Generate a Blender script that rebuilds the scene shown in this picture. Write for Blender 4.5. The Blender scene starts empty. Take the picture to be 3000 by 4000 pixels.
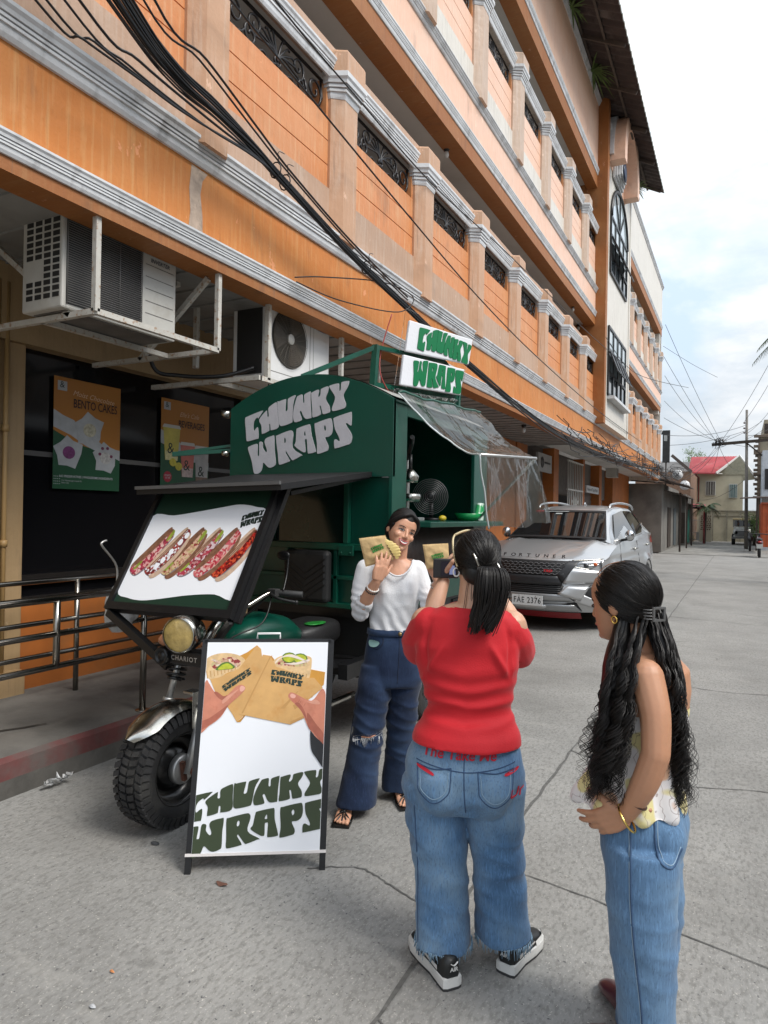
import bpy, bmesh, math, random
from math import pi, sin, cos, tan, sqrt, radians, atan2, exp
import numpy as np
from mathutils import Vector, Matrix, noise
from mathutils.geometry import tessellate_polygon
random.seed(7)
scene = bpy.context.scene
COL = scene.collection

# ------------------------------------------------------------------ camera
YAW, PITCH, ROLL, CAMH = 0.480084, 0.0014386, 0.018, 1.65
cd = bpy.data.cameras.new("camera"); cam = bpy.data.objects.new("camera", cd); COL.objects.link(cam)
cam.matrix_world = Matrix.Translation((0, 0, CAMH)) @ Matrix.Rotation(YAW, 4, 'Z') @ Matrix.Rotation(pi/2+PITCH, 4, 'X') @ Matrix.Rotation(ROLL, 4, 'Z')
cd.sensor_fit = 'VERTICAL'; cd.sensor_height = 36; cd.sensor_width = 27; cd.lens = 36*1480/2212
cd.clip_start = 0.05; cd.clip_end = 3000
scene.camera = cam

# ------------------------------------------------------------------ sky + sun
SUN_EL, SUN_AZ = radians(50), radians(98)      # azimuth clockwise from +Y : ahead and to the right, behind cloud
w = bpy.data.worlds.new("World"); scene.world = w; w.use_nodes = True
nt = w.node_tree; N = nt.nodes; Lk = nt.links
for n in list(N): N.remove(n)
out = N.new('ShaderNodeOutputWorld'); bg = N.new('ShaderNodeBackground')
sky = N.new('ShaderNodeTexSky'); sky.sky_type = 'NISHITA'; sky.sun_disc = False
sky.sun_elevation = SUN_EL; sky.sun_rotation = SUN_AZ; sky.air_density = 1.0; sky.dust_density = 2.0
tc = N.new('ShaderNodeTexCoord'); mp = N.new('ShaderNodeMapping'); mp.inputs['Scale'].default_value = (1.0, 1.0, 2.6)
mp.inputs['Rotation'].default_value = (0.15, 0.1, 0.4)
n1 = N.new('ShaderNodeTexNoise'); n1.inputs['Scale'].default_value = 2.3; n1.inputs['Detail'].default_value = 7; n1.inputs['Roughness'].default_value = .55; n1.inputs['Distortion'].default_value = .6
r1 = N.new('ShaderNodeValToRGB'); r1.color_ramp.elements[0].position = .40; r1.color_ramp.elements[1].position = .56
r1.color_ramp.elements[0].color = (0, 0, 0, 1); r1.color_ramp.elements[1].color = (1, 1, 1, 1)
n2 = N.new('ShaderNodeTexNoise'); n2.inputs['Scale'].default_value = 5.5; n2.inputs['Detail'].default_value = 8; n2.inputs['Roughness'].default_value = .6
r2 = N.new('ShaderNodeValToRGB'); r2.color_ramp.elements[0].position = .34; r2.color_ramp.elements[1].position = .62
r2.color_ramp.elements[0].color = (3.5, 3.95, 4.4, 1); r2.color_ramp.elements[1].color = (5.45, 5.52, 5.6, 1)
thin = N.new('ShaderNodeMix'); thin.data_type = 'RGBA'; thin.inputs[0].default_value = .62
thin.inputs[7].default_value = (4.3, 5.0, 5.7, 1)
mx = N.new('ShaderNodeMix'); mx.data_type = 'RGBA'
Lk.new(tc.outputs['Generated'], mp.inputs['Vector']); Lk.new(mp.outputs[0], n1.inputs['Vector']); Lk.new(mp.outputs[0], n2.inputs['Vector'])
Lk.new(n1.outputs['Fac'], r1.inputs['Fac']); Lk.new(n2.outputs['Fac'], r2.inputs['Fac'])
Lk.new(sky.outputs[0], thin.inputs[6])
Lk.new(r1.outputs['Color'], mx.inputs[0]); Lk.new(thin.outputs[2], mx.inputs[6]); Lk.new(r2.outputs['Color'], mx.inputs[7])
sxyz = N.new('ShaderNodeSeparateXYZ'); Lk.new(tc.outputs['Generated'], sxyz.inputs[0])     # overcast sky: zenith brighter than the horizon
ovc = N.new('ShaderNodeMapRange'); ovc.inputs[1].default_value = 0; ovc.inputs[2].default_value = 1; ovc.inputs[3].default_value = .9; ovc.inputs[4].default_value = 2.0; Lk.new(sxyz.outputs[2], ovc.inputs[0])
vm = N.new('ShaderNodeVectorMath'); vm.operation = 'SCALE'; Lk.new(mx.outputs[2], vm.inputs[0]); Lk.new(ovc.outputs[0], vm.inputs[3])
Lk.new(vm.outputs[0], bg.inputs['Color']); bg.inputs['Strength'].default_value = 0.10
Lk.new(bg.outputs[0], out.inputs['Surface'])
sl = bpy.data.lights.new("sun", 'SUN'); sun = bpy.data.objects.new("sun", sl); COL.objects.link(sun)
sl.energy = 1.7; sl.angle = radians(24); sl.color = (1.0, .96, .90)
sd = Vector((sin(SUN_AZ)*cos(SUN_EL), cos(SUN_AZ)*cos(SUN_EL), sin(SUN_EL)))
sun.rotation_euler = sd.to_track_quat('Z', 'Y').to_euler(); sun.location = (10, 10, 30)
vs = scene.view_settings; vs.view_transform = 'Standard'; vs.look = 'None'; vs.gamma = 1; vs.exposure = 0.86; vs.use_curve_mapping = False
scene.cycles.max_bounces = 10; scene.cycles.transparent_max_bounces = 24

# ------------------------------------------------------------------ materials
def nm(name):
    m = bpy.data.materials.new(name); m.use_nodes = True
    t = m.node_tree; b = t.nodes['Principled BSDF']
    return m, t, b
def noise_mix(t, base_socket, src, scale, c2, lo=.45, hi=.65, coord='Object', stretch=(1, 1, 1), detail=6, fac=1.0, seed=0, rough=.6):
    """mix colour c2 over src where a noise is high; returns the output socket"""
    N = t.nodes; L = t.links
    tcn = N.new('ShaderNodeTexCoord'); m = N.new('ShaderNodeMapping'); m.inputs['Scale'].default_value = stretch; m.inputs['Location'].default_value = (seed*3.1, seed*1.7, seed*.9)
    n = N.new('ShaderNodeTexNoise'); n.inputs['Scale'].default_value = scale; n.inputs['Detail'].default_value = detail; n.inputs['Roughness'].default_value = rough
    r = N.new('ShaderNodeMapRange'); r.inputs[1].default_value = lo; r.inputs[2].default_value = hi; r.inputs[4].default_value = fac
    x = N.new('ShaderNodeMix'); x.data_type = 'RGBA'
    L.new(tcn.outputs[coord], m.inputs[0]); L.new(m.outputs[0], n.inputs['Vector']); L.new(n.outputs['Fac'], r.inputs[0]); L.new(r.outputs[0], x.inputs[0])
    if isinstance(src, tuple): x.inputs[6].default_value = (*src, 1)
    else: L.new(src, x.inputs[6])
    x.inputs[7].default_value = (*c2, 1)
    return x.outputs[2]
def bump(t, b, scale, strength, dist=.01, stretch=(1, 1, 1), detail=8, kind='noise', coord='Object', chain=None):
    N = t.nodes; L = t.links
    tcn = N.new('ShaderNodeTexCoord'); m = N.new('ShaderNodeMapping'); m.inputs['Scale'].default_value = stretch
    if kind == 'noise':
        n = N.new('ShaderNodeTexNoise'); n.inputs['Scale'].default_value = scale; n.inputs['Detail'].default_value = detail; o = n.outputs['Fac']
    else:
        n = N.new('ShaderNodeTexVoronoi'); n.inputs['Scale'].default_value = scale; o = n.outputs['Distance']
    bp = N.new('ShaderNodeBump'); bp.inputs['Strength'].default_value = strength; bp.inputs['Distance'].default_value = dist
    L.new(tcn.outputs[coord], m.inputs[0]); L.new(m.outputs[0], n.inputs['Vector']); L.new(o, bp.inputs['Height'])
    if chain: L.new(chain, bp.inputs['Normal'])
    L.new(bp.outputs[0], b.inputs['Normal'])
    return bp.outputs[0]
MATS = {}
def mat(name, col, rough=.6, metal=0., var=.0, vscale=6., bmp=0., bscale=40., spec=.5, stretch=(1, 1, 1), dirt=None, dscale=3., dlo=.5, dhi=.75, dfac=.8, dstretch=(1, 1, 1), coat=0., sheen=0.):
    if name in MATS: return MATS[name]
    m, t, b = nm(name)
    src = tuple(col)
    if var: src = noise_mix(t, None, src, vscale, tuple(min(1, max(0, c*(1-var))) for c in col), .35, .7, stretch=stretch)
    if dirt: src = noise_mix(t, None, src, dscale, dirt, dlo, dhi, stretch=dstretch, fac=dfac, seed=2)
    if isinstance(src, tuple): b.inputs['Base Color'].default_value = (*src, 1)
    else: t.links.new(src, b.inputs['Base Color'])
    b.inputs['Roughness'].default_value = rough; b.inputs['Metallic'].default_value = metal
    b.inputs['Specular IOR Level'].default_value = spec; b.inputs['Coat Weight'].default_value = coat; b.inputs['Coat Roughness'].default_value = .05
    if sheen: b.inputs['Sheen Weight'].default_value = sheen
    if bmp: bump(t, b, bscale, bmp)
    MATS[name] = m; return m
def paint(name, col, pale, streak, rough=.55, pinky=None):
    """weathered masonry paint: vertical rain streaks, faded patches, blisters"""
    m, t, b = nm(name)
    s = noise_mix(t, None, tuple(col), 1.3, pale, .42, .72, fac=.55)
    s = noise_mix(t, None, s, 5.0, streak, .50, .72, stretch=(1, 6, .35), fac=.55, seed=1)
    s = noise_mix(t, None, s, 11.0, tuple(c*.55 for c in col), .58, .78, stretch=(1, 3.5, .22), fac=.5, seed=3)
    s = noise_mix(t, None, s, 60.0, tuple(c*.8 for c in col), .5, .7, fac=.25, seed=5)
    s = noise_mix(t, None, s, 2.6, (.055, .045, .035), .60, .80, stretch=(1, 1.6, .5), fac=.42, seed=8)
    s = noise_mix(t, None, s, 6.5, tuple(min(1, c*1.15+.10) for c in col), .685, .70, stretch=(1, 1.2, .7), fac=.8, seed=21, detail=4)
    s = noise_mix(t, None, s, 3.3, (.10, .085, .07), .66, .74, stretch=(1, 5, .28), fac=.6, seed=25, detail=5)
    t.links.new(s, b.inputs['Base Color'])
    b.inputs['Roughness'].default_value = rough
    c = bump(t, b, 7, .45, .02, detail=10)
    bump(t, b, 90, .15, .004, chain=c)
    MATS[name] = m; return m

# ------------------------------------------------------------------ mesh building
class MB:
    def __init__(s): s.v = []; s.f = []; s.mi = []; s.sm = []
    def add(s, vs, fs, mi=0, sm=False):
        o = len(s.v); s.v += [tuple(p) for p in vs]
        for f in fs: s.f.append([i+o for i in f]); s.mi.append(mi); s.sm.append(sm)
    def box(s, x0, x1, y0, y1, z0, z1, mi=0):
        s.add([(x0,y0,z0),(x1,y0,z0),(x1,y1,z0),(x0,y1,z0),(x0,y0,z1),(x1,y0,z1),(x1,y1,z1),(x0,y1,z1)],
              [(0,3,2,1),(4,5,6,7),(0,1,5,4),(1,2,6,5),(2,3,7,6),(3,0,4,7)], mi)
    def bar(s, a, b, w, h=None, up=(0, 0, 1), mi=0):
        h = h or w; a = Vector(a); b = Vector(b); d = (b-a).normalized(); up = Vector(up)
        if abs(d.dot(up)) > .98: up = Vector((1, 0, 0))
        x = d.cross(up).normalized(); y = x.cross(d).normalized(); vs = []
        for p in (a, b):
            for i, j in ((-1,-1),(1,-1),(1,1),(-1,1)): vs.append(p+x*i*w/2+y*j*h/2)
        s.add(vs, [(0,1,2,3),(7,6,5,4),(0,4,5,1),(1,5,6,2),(2,6,7,3),(3,7,4,0)], mi)
    def prism(s, poly, axis, a, b, mi=0, sm=False):
        """poly in the two other axes, extruded along axis from a to b; concave ok"""
        n = len(poly)
        def P(p, t): return {'x': (t, p[0], p[1]), 'y': (p[0], t, p[1]), 'z': (p[0], p[1], t)}[axis]
        s.add([P(p, a) for p in poly]+[P(p, b) for p in poly], [(i, (i+1) % n, n+(i+1) % n, n+i) for i in range(n)], mi, sm)
        tr = tessellate_polygon([[Vector((p[0], p[1], 0)) for p in poly]])
        s.add([P(p, a) for p in poly], tr, mi); s.add([P(p, b) for p in poly], tr, mi)
    def tube(s, pts, r, n=8, mi=0, cap=True, sm=True, closed=False, flat=1.0):
        pts = [Vector(p) for p in pts]; rs = r if isinstance(r, (list, tuple)) else [r]*len(pts)
        vs = []; prev = None; m = len(pts)
        for i, p in enumerate(pts):
            if closed: d = pts[(i+1) % m]-pts[i-1]
            else: d = pts[min(i+1, m-1)]-pts[max(i-1, 0)]
            d = d.normalized() if d.length > 1e-9 else Vector((0, 0, 1))
            if prev is None:
                u = Vector((0, 0, 1)) if abs(d.z) < .9 else Vector((1, 0, 0)); x = d.cross(u).normalized()
            else:
                x = prev-d*prev.dot(d); x = x.normalized() if x.length > 1e-6 else d.orthogonal().normalized()
            prev = x; y = d.cross(x)
            for k in range(n):
                a = 2*pi*k/n; vs.append(p+x*cos(a)*rs[i]+y*sin(a)*rs[i]*flat)
        fs = []
        for i in range(m if closed else m-1):
            for k in range(n):
                a = i*n+k; b = i*n+(k+1) % n; c = ((i+1) % m)*n+(k+1) % n; d = ((i+1) % m)*n+k
                fs.append((a, b, c, d))
        s.add(vs, fs, mi, sm)
        if cap and not closed:
            s.add(vs[:n], [tuple(range(n))[::-1]], mi); s.add(vs[-n:], [tuple(range(n))], mi)
    def lathe(s, prof, n=24, mi=0, M=None, sm=True):
        """prof: (r, z) list revolved round local z, transformed by M"""
        M = M or Matrix(); vs = []; m = len(prof)
        for r, z in prof:
            for k in range(n): vs.append(M @ Vector((r*cos(2*pi*k/n), r*sin(2*pi*k/n), z)))
        s.add(vs, [(i*n+k, i*n+(k+1) % n, (i+1)*n+(k+1) % n, (i+1)*n+k) for i in range(m-1) for k in range(n)], mi, sm)
    def loft(s, rings, mi=0, cap=True, sm=True, close=True):
        n = len(rings[0]); vs = [p for r in rings for p in r]; fs = []
        for i in range(len(rings)-1):
            for k in range(n if close else n-1):
                fs.append((i*n+k, i*n+(k+1) % n, (i+1)*n+(k+1) % n, (i+1)*n+k))
        s.add(vs, fs, mi, sm)
        if cap:
            s.add(rings[0], [tuple(range(n))[::-1]], mi, sm); s.add(rings[-1], [tuple(range(n))], mi, sm)
    def grid(s, fn, nu, nv, mi=0, sm=True):
        vs = [fn(i/nu, j/nv) for j in range(nv+1) for i in range(nu+1)]
        s.add(vs, [(j*(nu+1)+i, j*(nu+1)+i+1, (j+1)*(nu+1)+i+1, (j+1)*(nu+1)+i) for j in range(nv) for i in range(nu)], mi, sm)
    def ell(s, c, r, n=16, m=10, mi=0, M=None):
        c = Vector(c); M = M or Matrix()
        vs = [c+(M @ Vector((r[0]*sin(pi*j/m)*cos(2*pi*k/n), r[1]*sin(pi*j/m)*sin(2*pi*k/n), r[2]*cos(pi*j/m)))) for j in range(m+1) for k in range(n)]
        s.add(vs, [(j*n+k, (j+1)*n+k, (j+1)*n+(k+1) % n, j*n+(k+1) % n) for j in range(m) for k in range(n)], mi, True)
    def flat(s, outer, holes, fn, th, mi=0):
        """flat shape with holes; fn(u,v,h)->3d ; thickness th"""
        loops = [outer]+list(holes); P = [p for l in loops for p in l]
        tr = tessellate_polygon([[Vector((p[0], p[1], 0)) for p in l] for l in loops])
        s.add([fn(p[0], p[1], th) for p in P], tr, mi)
        if th:
            o = 0
            for l in loops:
                n = len(l)
                s.add([fn(p[0], p[1], 0) for p in l]+[fn(p[0], p[1], th) for p in l], [(i, (i+1) % n, n+(i+1) % n, n+i) for i in range(n)], mi)
    def build(s, name, mats, parent=None, bevel=0, fix=True, mesh_mod=None):
        me = bpy.data.meshes.new(name); me.from_pydata(s.v, [], s.f)
        mats = mats if isinstance(mats, (list, tuple)) else [mats]
        for m in mats: me.materials.append(m)
        me.polygons.foreach_set('material_index', s.mi); me.polygons.foreach_set('use_smooth', s.sm)
        if fix or bevel:
            bm = bmesh.new(); bm.from_mesh(me); bmesh.ops.remove_doubles(bm, verts=bm.verts, dist=1e-5)
            bmesh.ops.recalc_face_normals(bm, faces=bm.faces)
            if bevel:
                es = [e for e in bm.edges if len(e.link_faces) == 2 and e.calc_face_angle(0) > .6]
                bmesh.ops.bevel(bm, geom=es, offset=bevel, segments=2, affect='EDGES', profile=.5, clamp_overlap=True)
            bm.to_mesh(me); bm.free()
        me.update()
        return link(name, me, parent)
def link(name, me, parent=None):
    o = bpy.data.objects.new(name, me); COL.objects.link(o)
    if parent:
        o.parent = parent; o.matrix_parent_inverse = parent_world(parent).inverted()
    return o
def parent_world(p):
    # world matrix of a parent whose chain holds plain transforms (built in world coordinates)
    m = p.matrix_basis.copy()
    if p.parent: m = parent_world(p.parent) @ p.matrix_parent_inverse @ m
    return m
def tag(o, label, cat, group=None, kind=None):
    if label: o['label'] = label
    if cat: o['category'] = cat
    if group: o['group'] = group
    if kind: o['kind'] = kind
    return o
def thing(name, label, cat, loc=(0, 0, 0), group=None):
    o = bpy.data.objects.new(name, None); o.empty_display_size = .1; COL.objects.link(o); o.location = loc
    return tag(o, label, cat, group)
def structure(o): o['kind'] = 'structure'; return o
def copy_tree(o, parent=None):
    c = o.copy(); COL.objects.link(c); inv = o.matrix_parent_inverse.copy()
    if parent: c.parent = parent; c.matrix_parent_inverse = inv
    for ch in list(o.children): copy_tree(ch, c)
    return c
def smooth_closed(pts, k=4):
    n = len(pts); o = []
    for i in range(n):
        p0, p1, p2, p3 = pts[i-1], pts[i], pts[(i+1) % n], pts[(i+2) % n]
        for j in range(k):
            t = j/k; a = -.5*t+t*t-.5*t**3; b = 1-2.5*t*t+1.5*t**3; c = .5*t+2*t*t-1.5*t**3; d = -.5*t*t+.5*t**3
            o.append((a*p0[0]+b*p1[0]+c*p2[0]+d*p3[0], a*p0[1]+b*p1[1]+c*p2[1]+d*p3[1]))
    return o
def spline(pts, k=6):
    pts = [Vector(p) for p in pts]; n = len(pts); o = []
    for i in range(n-1):
        p0 = pts[max(i-1, 0)]; p1 = pts[i]; p2 = pts[i+1]; p3 = pts[min(i+2, n-1)]
        for j in range(k):
            t = j/k; o.append(p0*(-.5*t+t*t-.5*t**3)+p1*(1-2.5*t*t+1.5*t**3)+p2*(.5*t+2*t*t-1.5*t**3)+p3*(-.5*t*t+.5*t**3))
    o.append(pts[-1]); return o
def plane_fn(o, u, v):
    o = Vector(o); u = Vector(u).normalized(); v = Vector(v).normalized(); n = u.cross(v)
    return lambda a, b, h: o+u*a+v*b+n*h
def text_mesh(mb, txt, size, fn, th=.002, mi=0, bold=.0, sx=1.0, align='LEFT', shear=0., space=1.0):
    """add built-in-font text, drawn in the plane fn(u,v,h)"""
    c = bpy.data.curves.new('t', 'FONT'); c.body = txt; c.size = size; c.align_x = align; c.offset = bold*size; c.shear = shear; c.space_character = space; c.resolution_u = 3
    o = bpy.data.objects.new('t', c); COL.objects.link(o)
    me = bpy.data.meshes.new_from_object(o.evaluated_get(bpy.context.evaluated_depsgraph_get()))
    vs = [fn(v.co.x*sx, v.co.y, th) for v in me.vertices]; fs = [tuple(p.vertices) for p in me.polygons]
    mb.add(vs, fs, mi)
    bpy.data.objects.remove(o); bpy.data.curves.remove(c); bpy.data.meshes.remove(me)
# ------------------------------------------------------------------ ground
def road_mat():
    m, t, b = nm("worn concrete"); N = t.nodes; L = t.links
    s = noise_mix(t, None, (.282, .277, .262), 1.1, (.20, .197, .187), .38, .68, fac=.8)
    s = noise_mix(t, None, s, 58, (.16, .156, .145), .47, .62, stretch=(1.0, .45, 1), fac=.7, seed=1, detail=5)
    s = noise_mix(t, None, s, 120, (.37, .36, .33), .56, .68, stretch=(1, .55, 1), fac=.7, seed=2, detail=3)
    s = noise_mix(t, None, s, 55, (.055, .055, .06), .66, .71, fac=.85, seed=4, detail=2)
    s = noise_mix(t, None, s, 95, (.5, .48, .43), .735, .76, fac=.9, seed=9, detail=1)
    s = noise_mix(t, None, s, .55, (.13, .127, .117), .52, .75, fac=.6, seed=6)
    s = noise_mix(t, None, s, 3.2, (.34, .33, .305), .58, .72, stretch=(1, 2.2, 1), fac=.45, seed=12)
    s = noise_mix(t, None, s, 2.1, (.085, .083, .078), .66, .74, fac=.5, seed=15)
    # drifting cracks
    tcn = N.new('ShaderNodeTexCoord'); wn = N.new('ShaderNodeTexNoise'); wn.inputs['Scale'].default_value = 1.6; wn.inputs['Detail'].default_value = 6
    mxv = N.new('ShaderNodeMix'); mxv.data_type = 'VECTOR'; mxv.inputs[0].default_value = .30
    L.new(tcn.outputs['Object'], wn.inputs['Vector']); L.new(tcn.outputs['Object'], mxv.inputs[4]); L.new(wn.outputs['Color'], mxv.inputs[5])
    vo = N.new('ShaderNodeTexVoronoi'); vo.feature = 'DISTANCE_TO_EDGE'; vo.inputs['Scale'].default_value = .42
    L.new(mxv.outputs[1], vo.inputs['Vector'])
    lt = N.new('ShaderNodeMapRange'); lt.inputs[1].default_value = .0012; lt.inputs[2].default_value = .0035; lt.inputs[3].default_value = .8; lt.inputs[4].default_value = 0
    L.new(vo.outputs['Distance'], lt.inputs[0])
    mk = N.new('ShaderNodeTexNoise'); mk.inputs['Scale'].default_value = .7; L.new(tcn.outputs['Object'], mk.inputs['Vector'])
    mr = N.new('ShaderNodeMapRange'); mr.inputs[1].default_value = .60; mr.inputs[2].default_value = .66; L.new(mk.outputs['Fac'], mr.inputs[0])
    mu = N.new('ShaderNodeMath'); mu.operation = 'MULTIPLY'; L.new(lt.outputs[0], mu.inputs[0]); L.new(mr.outputs[0], mu.inputs[1])
    x = N.new('ShaderNodeMix'); x.data_type = 'RGBA'; L.new(mu.outputs[0], x.inputs[0]); L.new(s, x.inputs[6]); x.inputs[7].default_value = (.045, .044, .04, 1)
    L.new(x.outputs[2], b.inputs['Base Color']); b.inputs['Roughness'].default_value = .85; b.inputs['Specular IOR Level'].default_value = .3
    c = bump(t, b, 34, .55, .008, stretch=(1, .42, 1)); c = bump(t, b, 150, .35, .003, chain=c); bump(t, b, 2.0, .4, .03, chain=c)
    return m
ROAD = road_mat()
g = MB(); g.add([(-400, -60, -.06), (400, -60, -.06), (400, 900, -.06), (-400, 900, -.06)], [(0, 1, 2, 3)])
structure(g.build('ground', mat('dry earth', (.16, .145, .12), .95, var=.4, vscale=.8, bmp=.4, bscale=6)))
g = MB(); g.add([(-3.66, -6, 0), (9, -6, 0), (9, 34.1, 0), (-3.66, 34.1, 0)], [(0, 1, 2, 3)])
structure(g.build('road', ROAD))
g = MB(); g.add([(-3.4, 34.18, .012), (9, 34.18, .012), (9, 62, .02), (-3.4, 62, .02)], [(0, 1, 2, 3)])
structure(g.build('road', mat('far worn concrete', (.27, .262, .24), .9, var=.45, vscale=2.4, bmp=.5, bscale=14, dirt=(.12, .115, .1), dscale=1.3)))
# tar-filled joints of the slabs
g = MB(); random.seed(3)
def joint(pts, w):
    P = spline(pts, 10); prev = None; vs = []
    for i, p in enumerate(P):
        d = (P[min(i+1, len(P)-1)]-P[max(i-1, 0)]).normalized(); nrm = Vector((-d.y, d.x, 0)); k = w*random.uniform(.5, 1.3); j = nrm*random.uniform(-.006, .006)
        vs += [p+j-nrm*k/2, p+j+nrm*k/2]
    g.add(vs, [(2*i, 2*i+1, 2*i+3, 2*i+2) for i in range(len(P)-1)])
joint([(-1.03, y, .004) for y in np.linspace(.4, 34, 26)], .016)
joint([(-3.6, 34.14, .006), (-1.5, 34.15, .006), (2, 34.1, .006), (8, 34.0, .006)], .16)
joint([(-1.03, 3.13, .004), (-.55, 3.05, .004), (.3, 2.86, .004), (1.2, 2.6, .004)], .007)
joint([(-1.75, 2.66, .004), (-1.55, 2.78, .004), (-1.35, 2.72, .004), (-1.1, 2.62, .004), (-.9, 2.5, .004)], .008)
joint([(-1.04, 7.7, .004), (-.2, 7.3, .004), (.8, 7.5, .004), (2.2, 7.1, .004)], .012)
joint([(-1.04, 4.9, .004), (-.4, 4.6, .004), (.3, 4.75, .004), (1.4, 4.3, .004)], .009)
joint([(-1.04, 12.4, .004), (.5, 12.2, .004), (3, 12.6, .004)], .02)
joint([(-1.04, 20.4, .004), (.5, 20.2, .004), (4, 20.6, .004)], .02)
joint([(-1.02, 1.98, .004), (-.75, 1.9, .004), (-.4, 1.72, .004), (0, 1.7, .004)], .008)
structure(g.build('road_joints', mat('joint tar', (.135, .132, .124), .9, var=.5, vscale=30)))
# sidewalk with a red-painted kerb, slightly broken edge
SIDE = mat('sidewalk cement', (.165, .155, .14), .9, var=.35, vscale=1.6, bmp=.5, bscale=22, dirt=(.07, .066, .06), dscale=2.3, dlo=.5, dhi=.7)
KERB = mat('kerb red', (.14, .045, .042), .85, var=.3, vscale=5, bmp=.5, bscale=18, dirt=(.085, .08, .072), dscale=2.6, dlo=.45, dhi=.62)
g = MB(); n = 150
ys = np.linspace(-3, 33, n); tp = []; 
for i, y in enumerate(ys):
    e = noise.noise(Vector((y*1.7, 0, 0)))*.018+noise.noise(Vector((y*7, 3, 0)))*.007
    tp.append([Vector((-4.95, y, .246)), Vector((-3.92, y, .236)), Vector((-3.70+e, y, .218)), Vector((-3.665+e, y, .195)), Vector((-3.655+e*.6, y, .10)), Vector((-3.64, y, -.02))])
vs = [p for r in tp for p in r]; fs = []; 
for i in range(n-1):
    for k in range(5):
        a = i*6+k; g.add([vs[a], vs[a+1], vs[a+7], vs[a+6]], [(0, 1, 2, 3)], 0 if k < 2 else (1 if k < 4 else 2))
structure(g.build('sidewalk', [SIDE, KERB, mat('kerb concrete', (.10, .094, .084), .95, var=.4, vscale=4, bmp=.6, bscale=25)]))
g = MB(); joint_old = g
joint([(-4.5, 1.6, .247), (-4.2, 2.4, .247), (-3.98, 2.95, .245)], .02)
structure(g.build('sidewalk_crack', mat('crack dark', (.03, .028, .025), .95)))

# ------------------------------------------------------------------ big orange building
OR = paint('orange paint', (.54, .175, .026), (.60, .26, .075), (.62, .36, .14), .55)
OR2 = paint('faded orange paint', (.60, .225, .075), (.65, .33, .16), (.66, .44, .25), .5)
PINK = paint('faded skylit pink paint', (.76, .47, .33), (.78, .58, .46), (.80, .60, .48), .45)  # pale from fading, with sky reflection and highlights put into the colour
TAN = paint('tan plaster', (.45, .285, .19), (.50, .36, .27), (.54, .43, .34), .6)
TANP = paint('pilaster plaster', (.50, .285, .165), (.55, .37, .26), (.60, .48, .38), .5)
BROWN = paint('brown orange paint', (.30, .105, .024), (.34, .15, .05), (.36, .17, .06), .6)
CREAM = paint('weathered cream', (.64, .60, .53), (.70, .66, .60), (.34, .30, .25), .4)
MOULD = mat('moulding grey white', (.66, .67, .68), .5, var=.25, vscale=3, bmp=.25, bscale=30, dirt=(.16, .15, .14), dscale=7, dlo=.55, dhi=.8, dstretch=(1, 1, .4))
SOFF = mat('soffit grey paint', (.62, .61, .59), .8, var=.12, vscale=.8, dirt=(.45, .43, .40), dscale=.5, dlo=.5, dhi=.7)
IRON = mat('wrought iron', (.012, .010, .010), .4, spec=.5)
DARK = mat('dark interior', (.012, .011, .010), .6)
F = -3.46; Y0, YT, YR, YE = -3.5, 18.7, 22.6, 34.9
B = thing('concrete_building', 'long orange and pink three storey building with balconies over the sidewalk', 'building', (-5, 15, 0))
LV = [0, 3.35]
def mould_profile(z0, z1, out=.10, inv=False):
    h = z1-z0; pr = [(0, 0), (.25, 0), (.40, .14), (.46, .32), (.46, .37), (.60, .37), (.60, .47), (.48, .47), (.48, .51), (.68, .51), (.68, .61), (.56, .61), (.56, .65), (.78, .65), (.84, .78), (1, .88), (1, 1), (0, 1)]
    if inv: pr = [(a, 1-b) for a, b in pr][::-1]
    return [(F+out*a, z0+h*b) for a, b in pr]
def run(name, poly, m, spans, parent=B, sm=False):
    mb = MB()
    for a, b in spans: mb.prism(poly, 'y', a, b, sm=sm)
    return mb.build(name, m, parent)
def rect(x0, x1, z0, z1): return [(x0, z0), (x1, z0), (x1, z1), (x0, z1)]
ALL = [(Y0, YE)]; SPL = [(Y0, YT+.05), (YR-.05, YE)]
# ground-floor fascia
run('beam', rect(F-.22, F, 3.418, 3.497), BROWN, ALL)
run('cornice', mould_profile(3.495, 3.610, .055), MOULD, ALL)
run('fascia', rect(F-.24, F+.002, 3.610, 4.088), OR, ALL)
run('cornice', mould_profile(4.088, 4.262, .085), MOULD, ALL)
for li, dz in enumerate(LV):
    P1 = TAN if li == 0 else PINK
    sp = SPL
    run('dado', rect(F-.20, F, 4.262+dz, 4.672+dz), TAN if li == 0 else CREAM, sp)
    mb = MB()                                                      # boarding with grooved joints
    for k in range(3):
        z0 = 4.674+dz+.2275*k
        for a, b in sp: mb.prism(rect(F-.20, F-.026, z0+.006, z0+.2225), 'y', a, b)
    for a, b in sp: mb.prism(rect(F-.19, F-.036, 4.674+dz, 5.354+dz), 'y', a, b)
    mb.build('boarding', OR2 if li == 0 else PINK, B)
    run('rail', rect(F-.18, F+.0, 5.87+dz, 6.02+dz), TAN if li == 0 else CREAM, sp)
    run('cornice', mould_profile(5.690+dz, 5.870+dz, .07), MOULD, sp)
    run('balcony_slab', rect(-5.6, F-.24, 3.60+dz, 3.75+dz) if li else rect(-4.9, F-.24, 3.62, 3.77), SOFF, ALL)
    run('back_wall', rect(-5.9, -5.6, 3.5+dz, 7.2+dz), SOFF, ALL)
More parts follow.
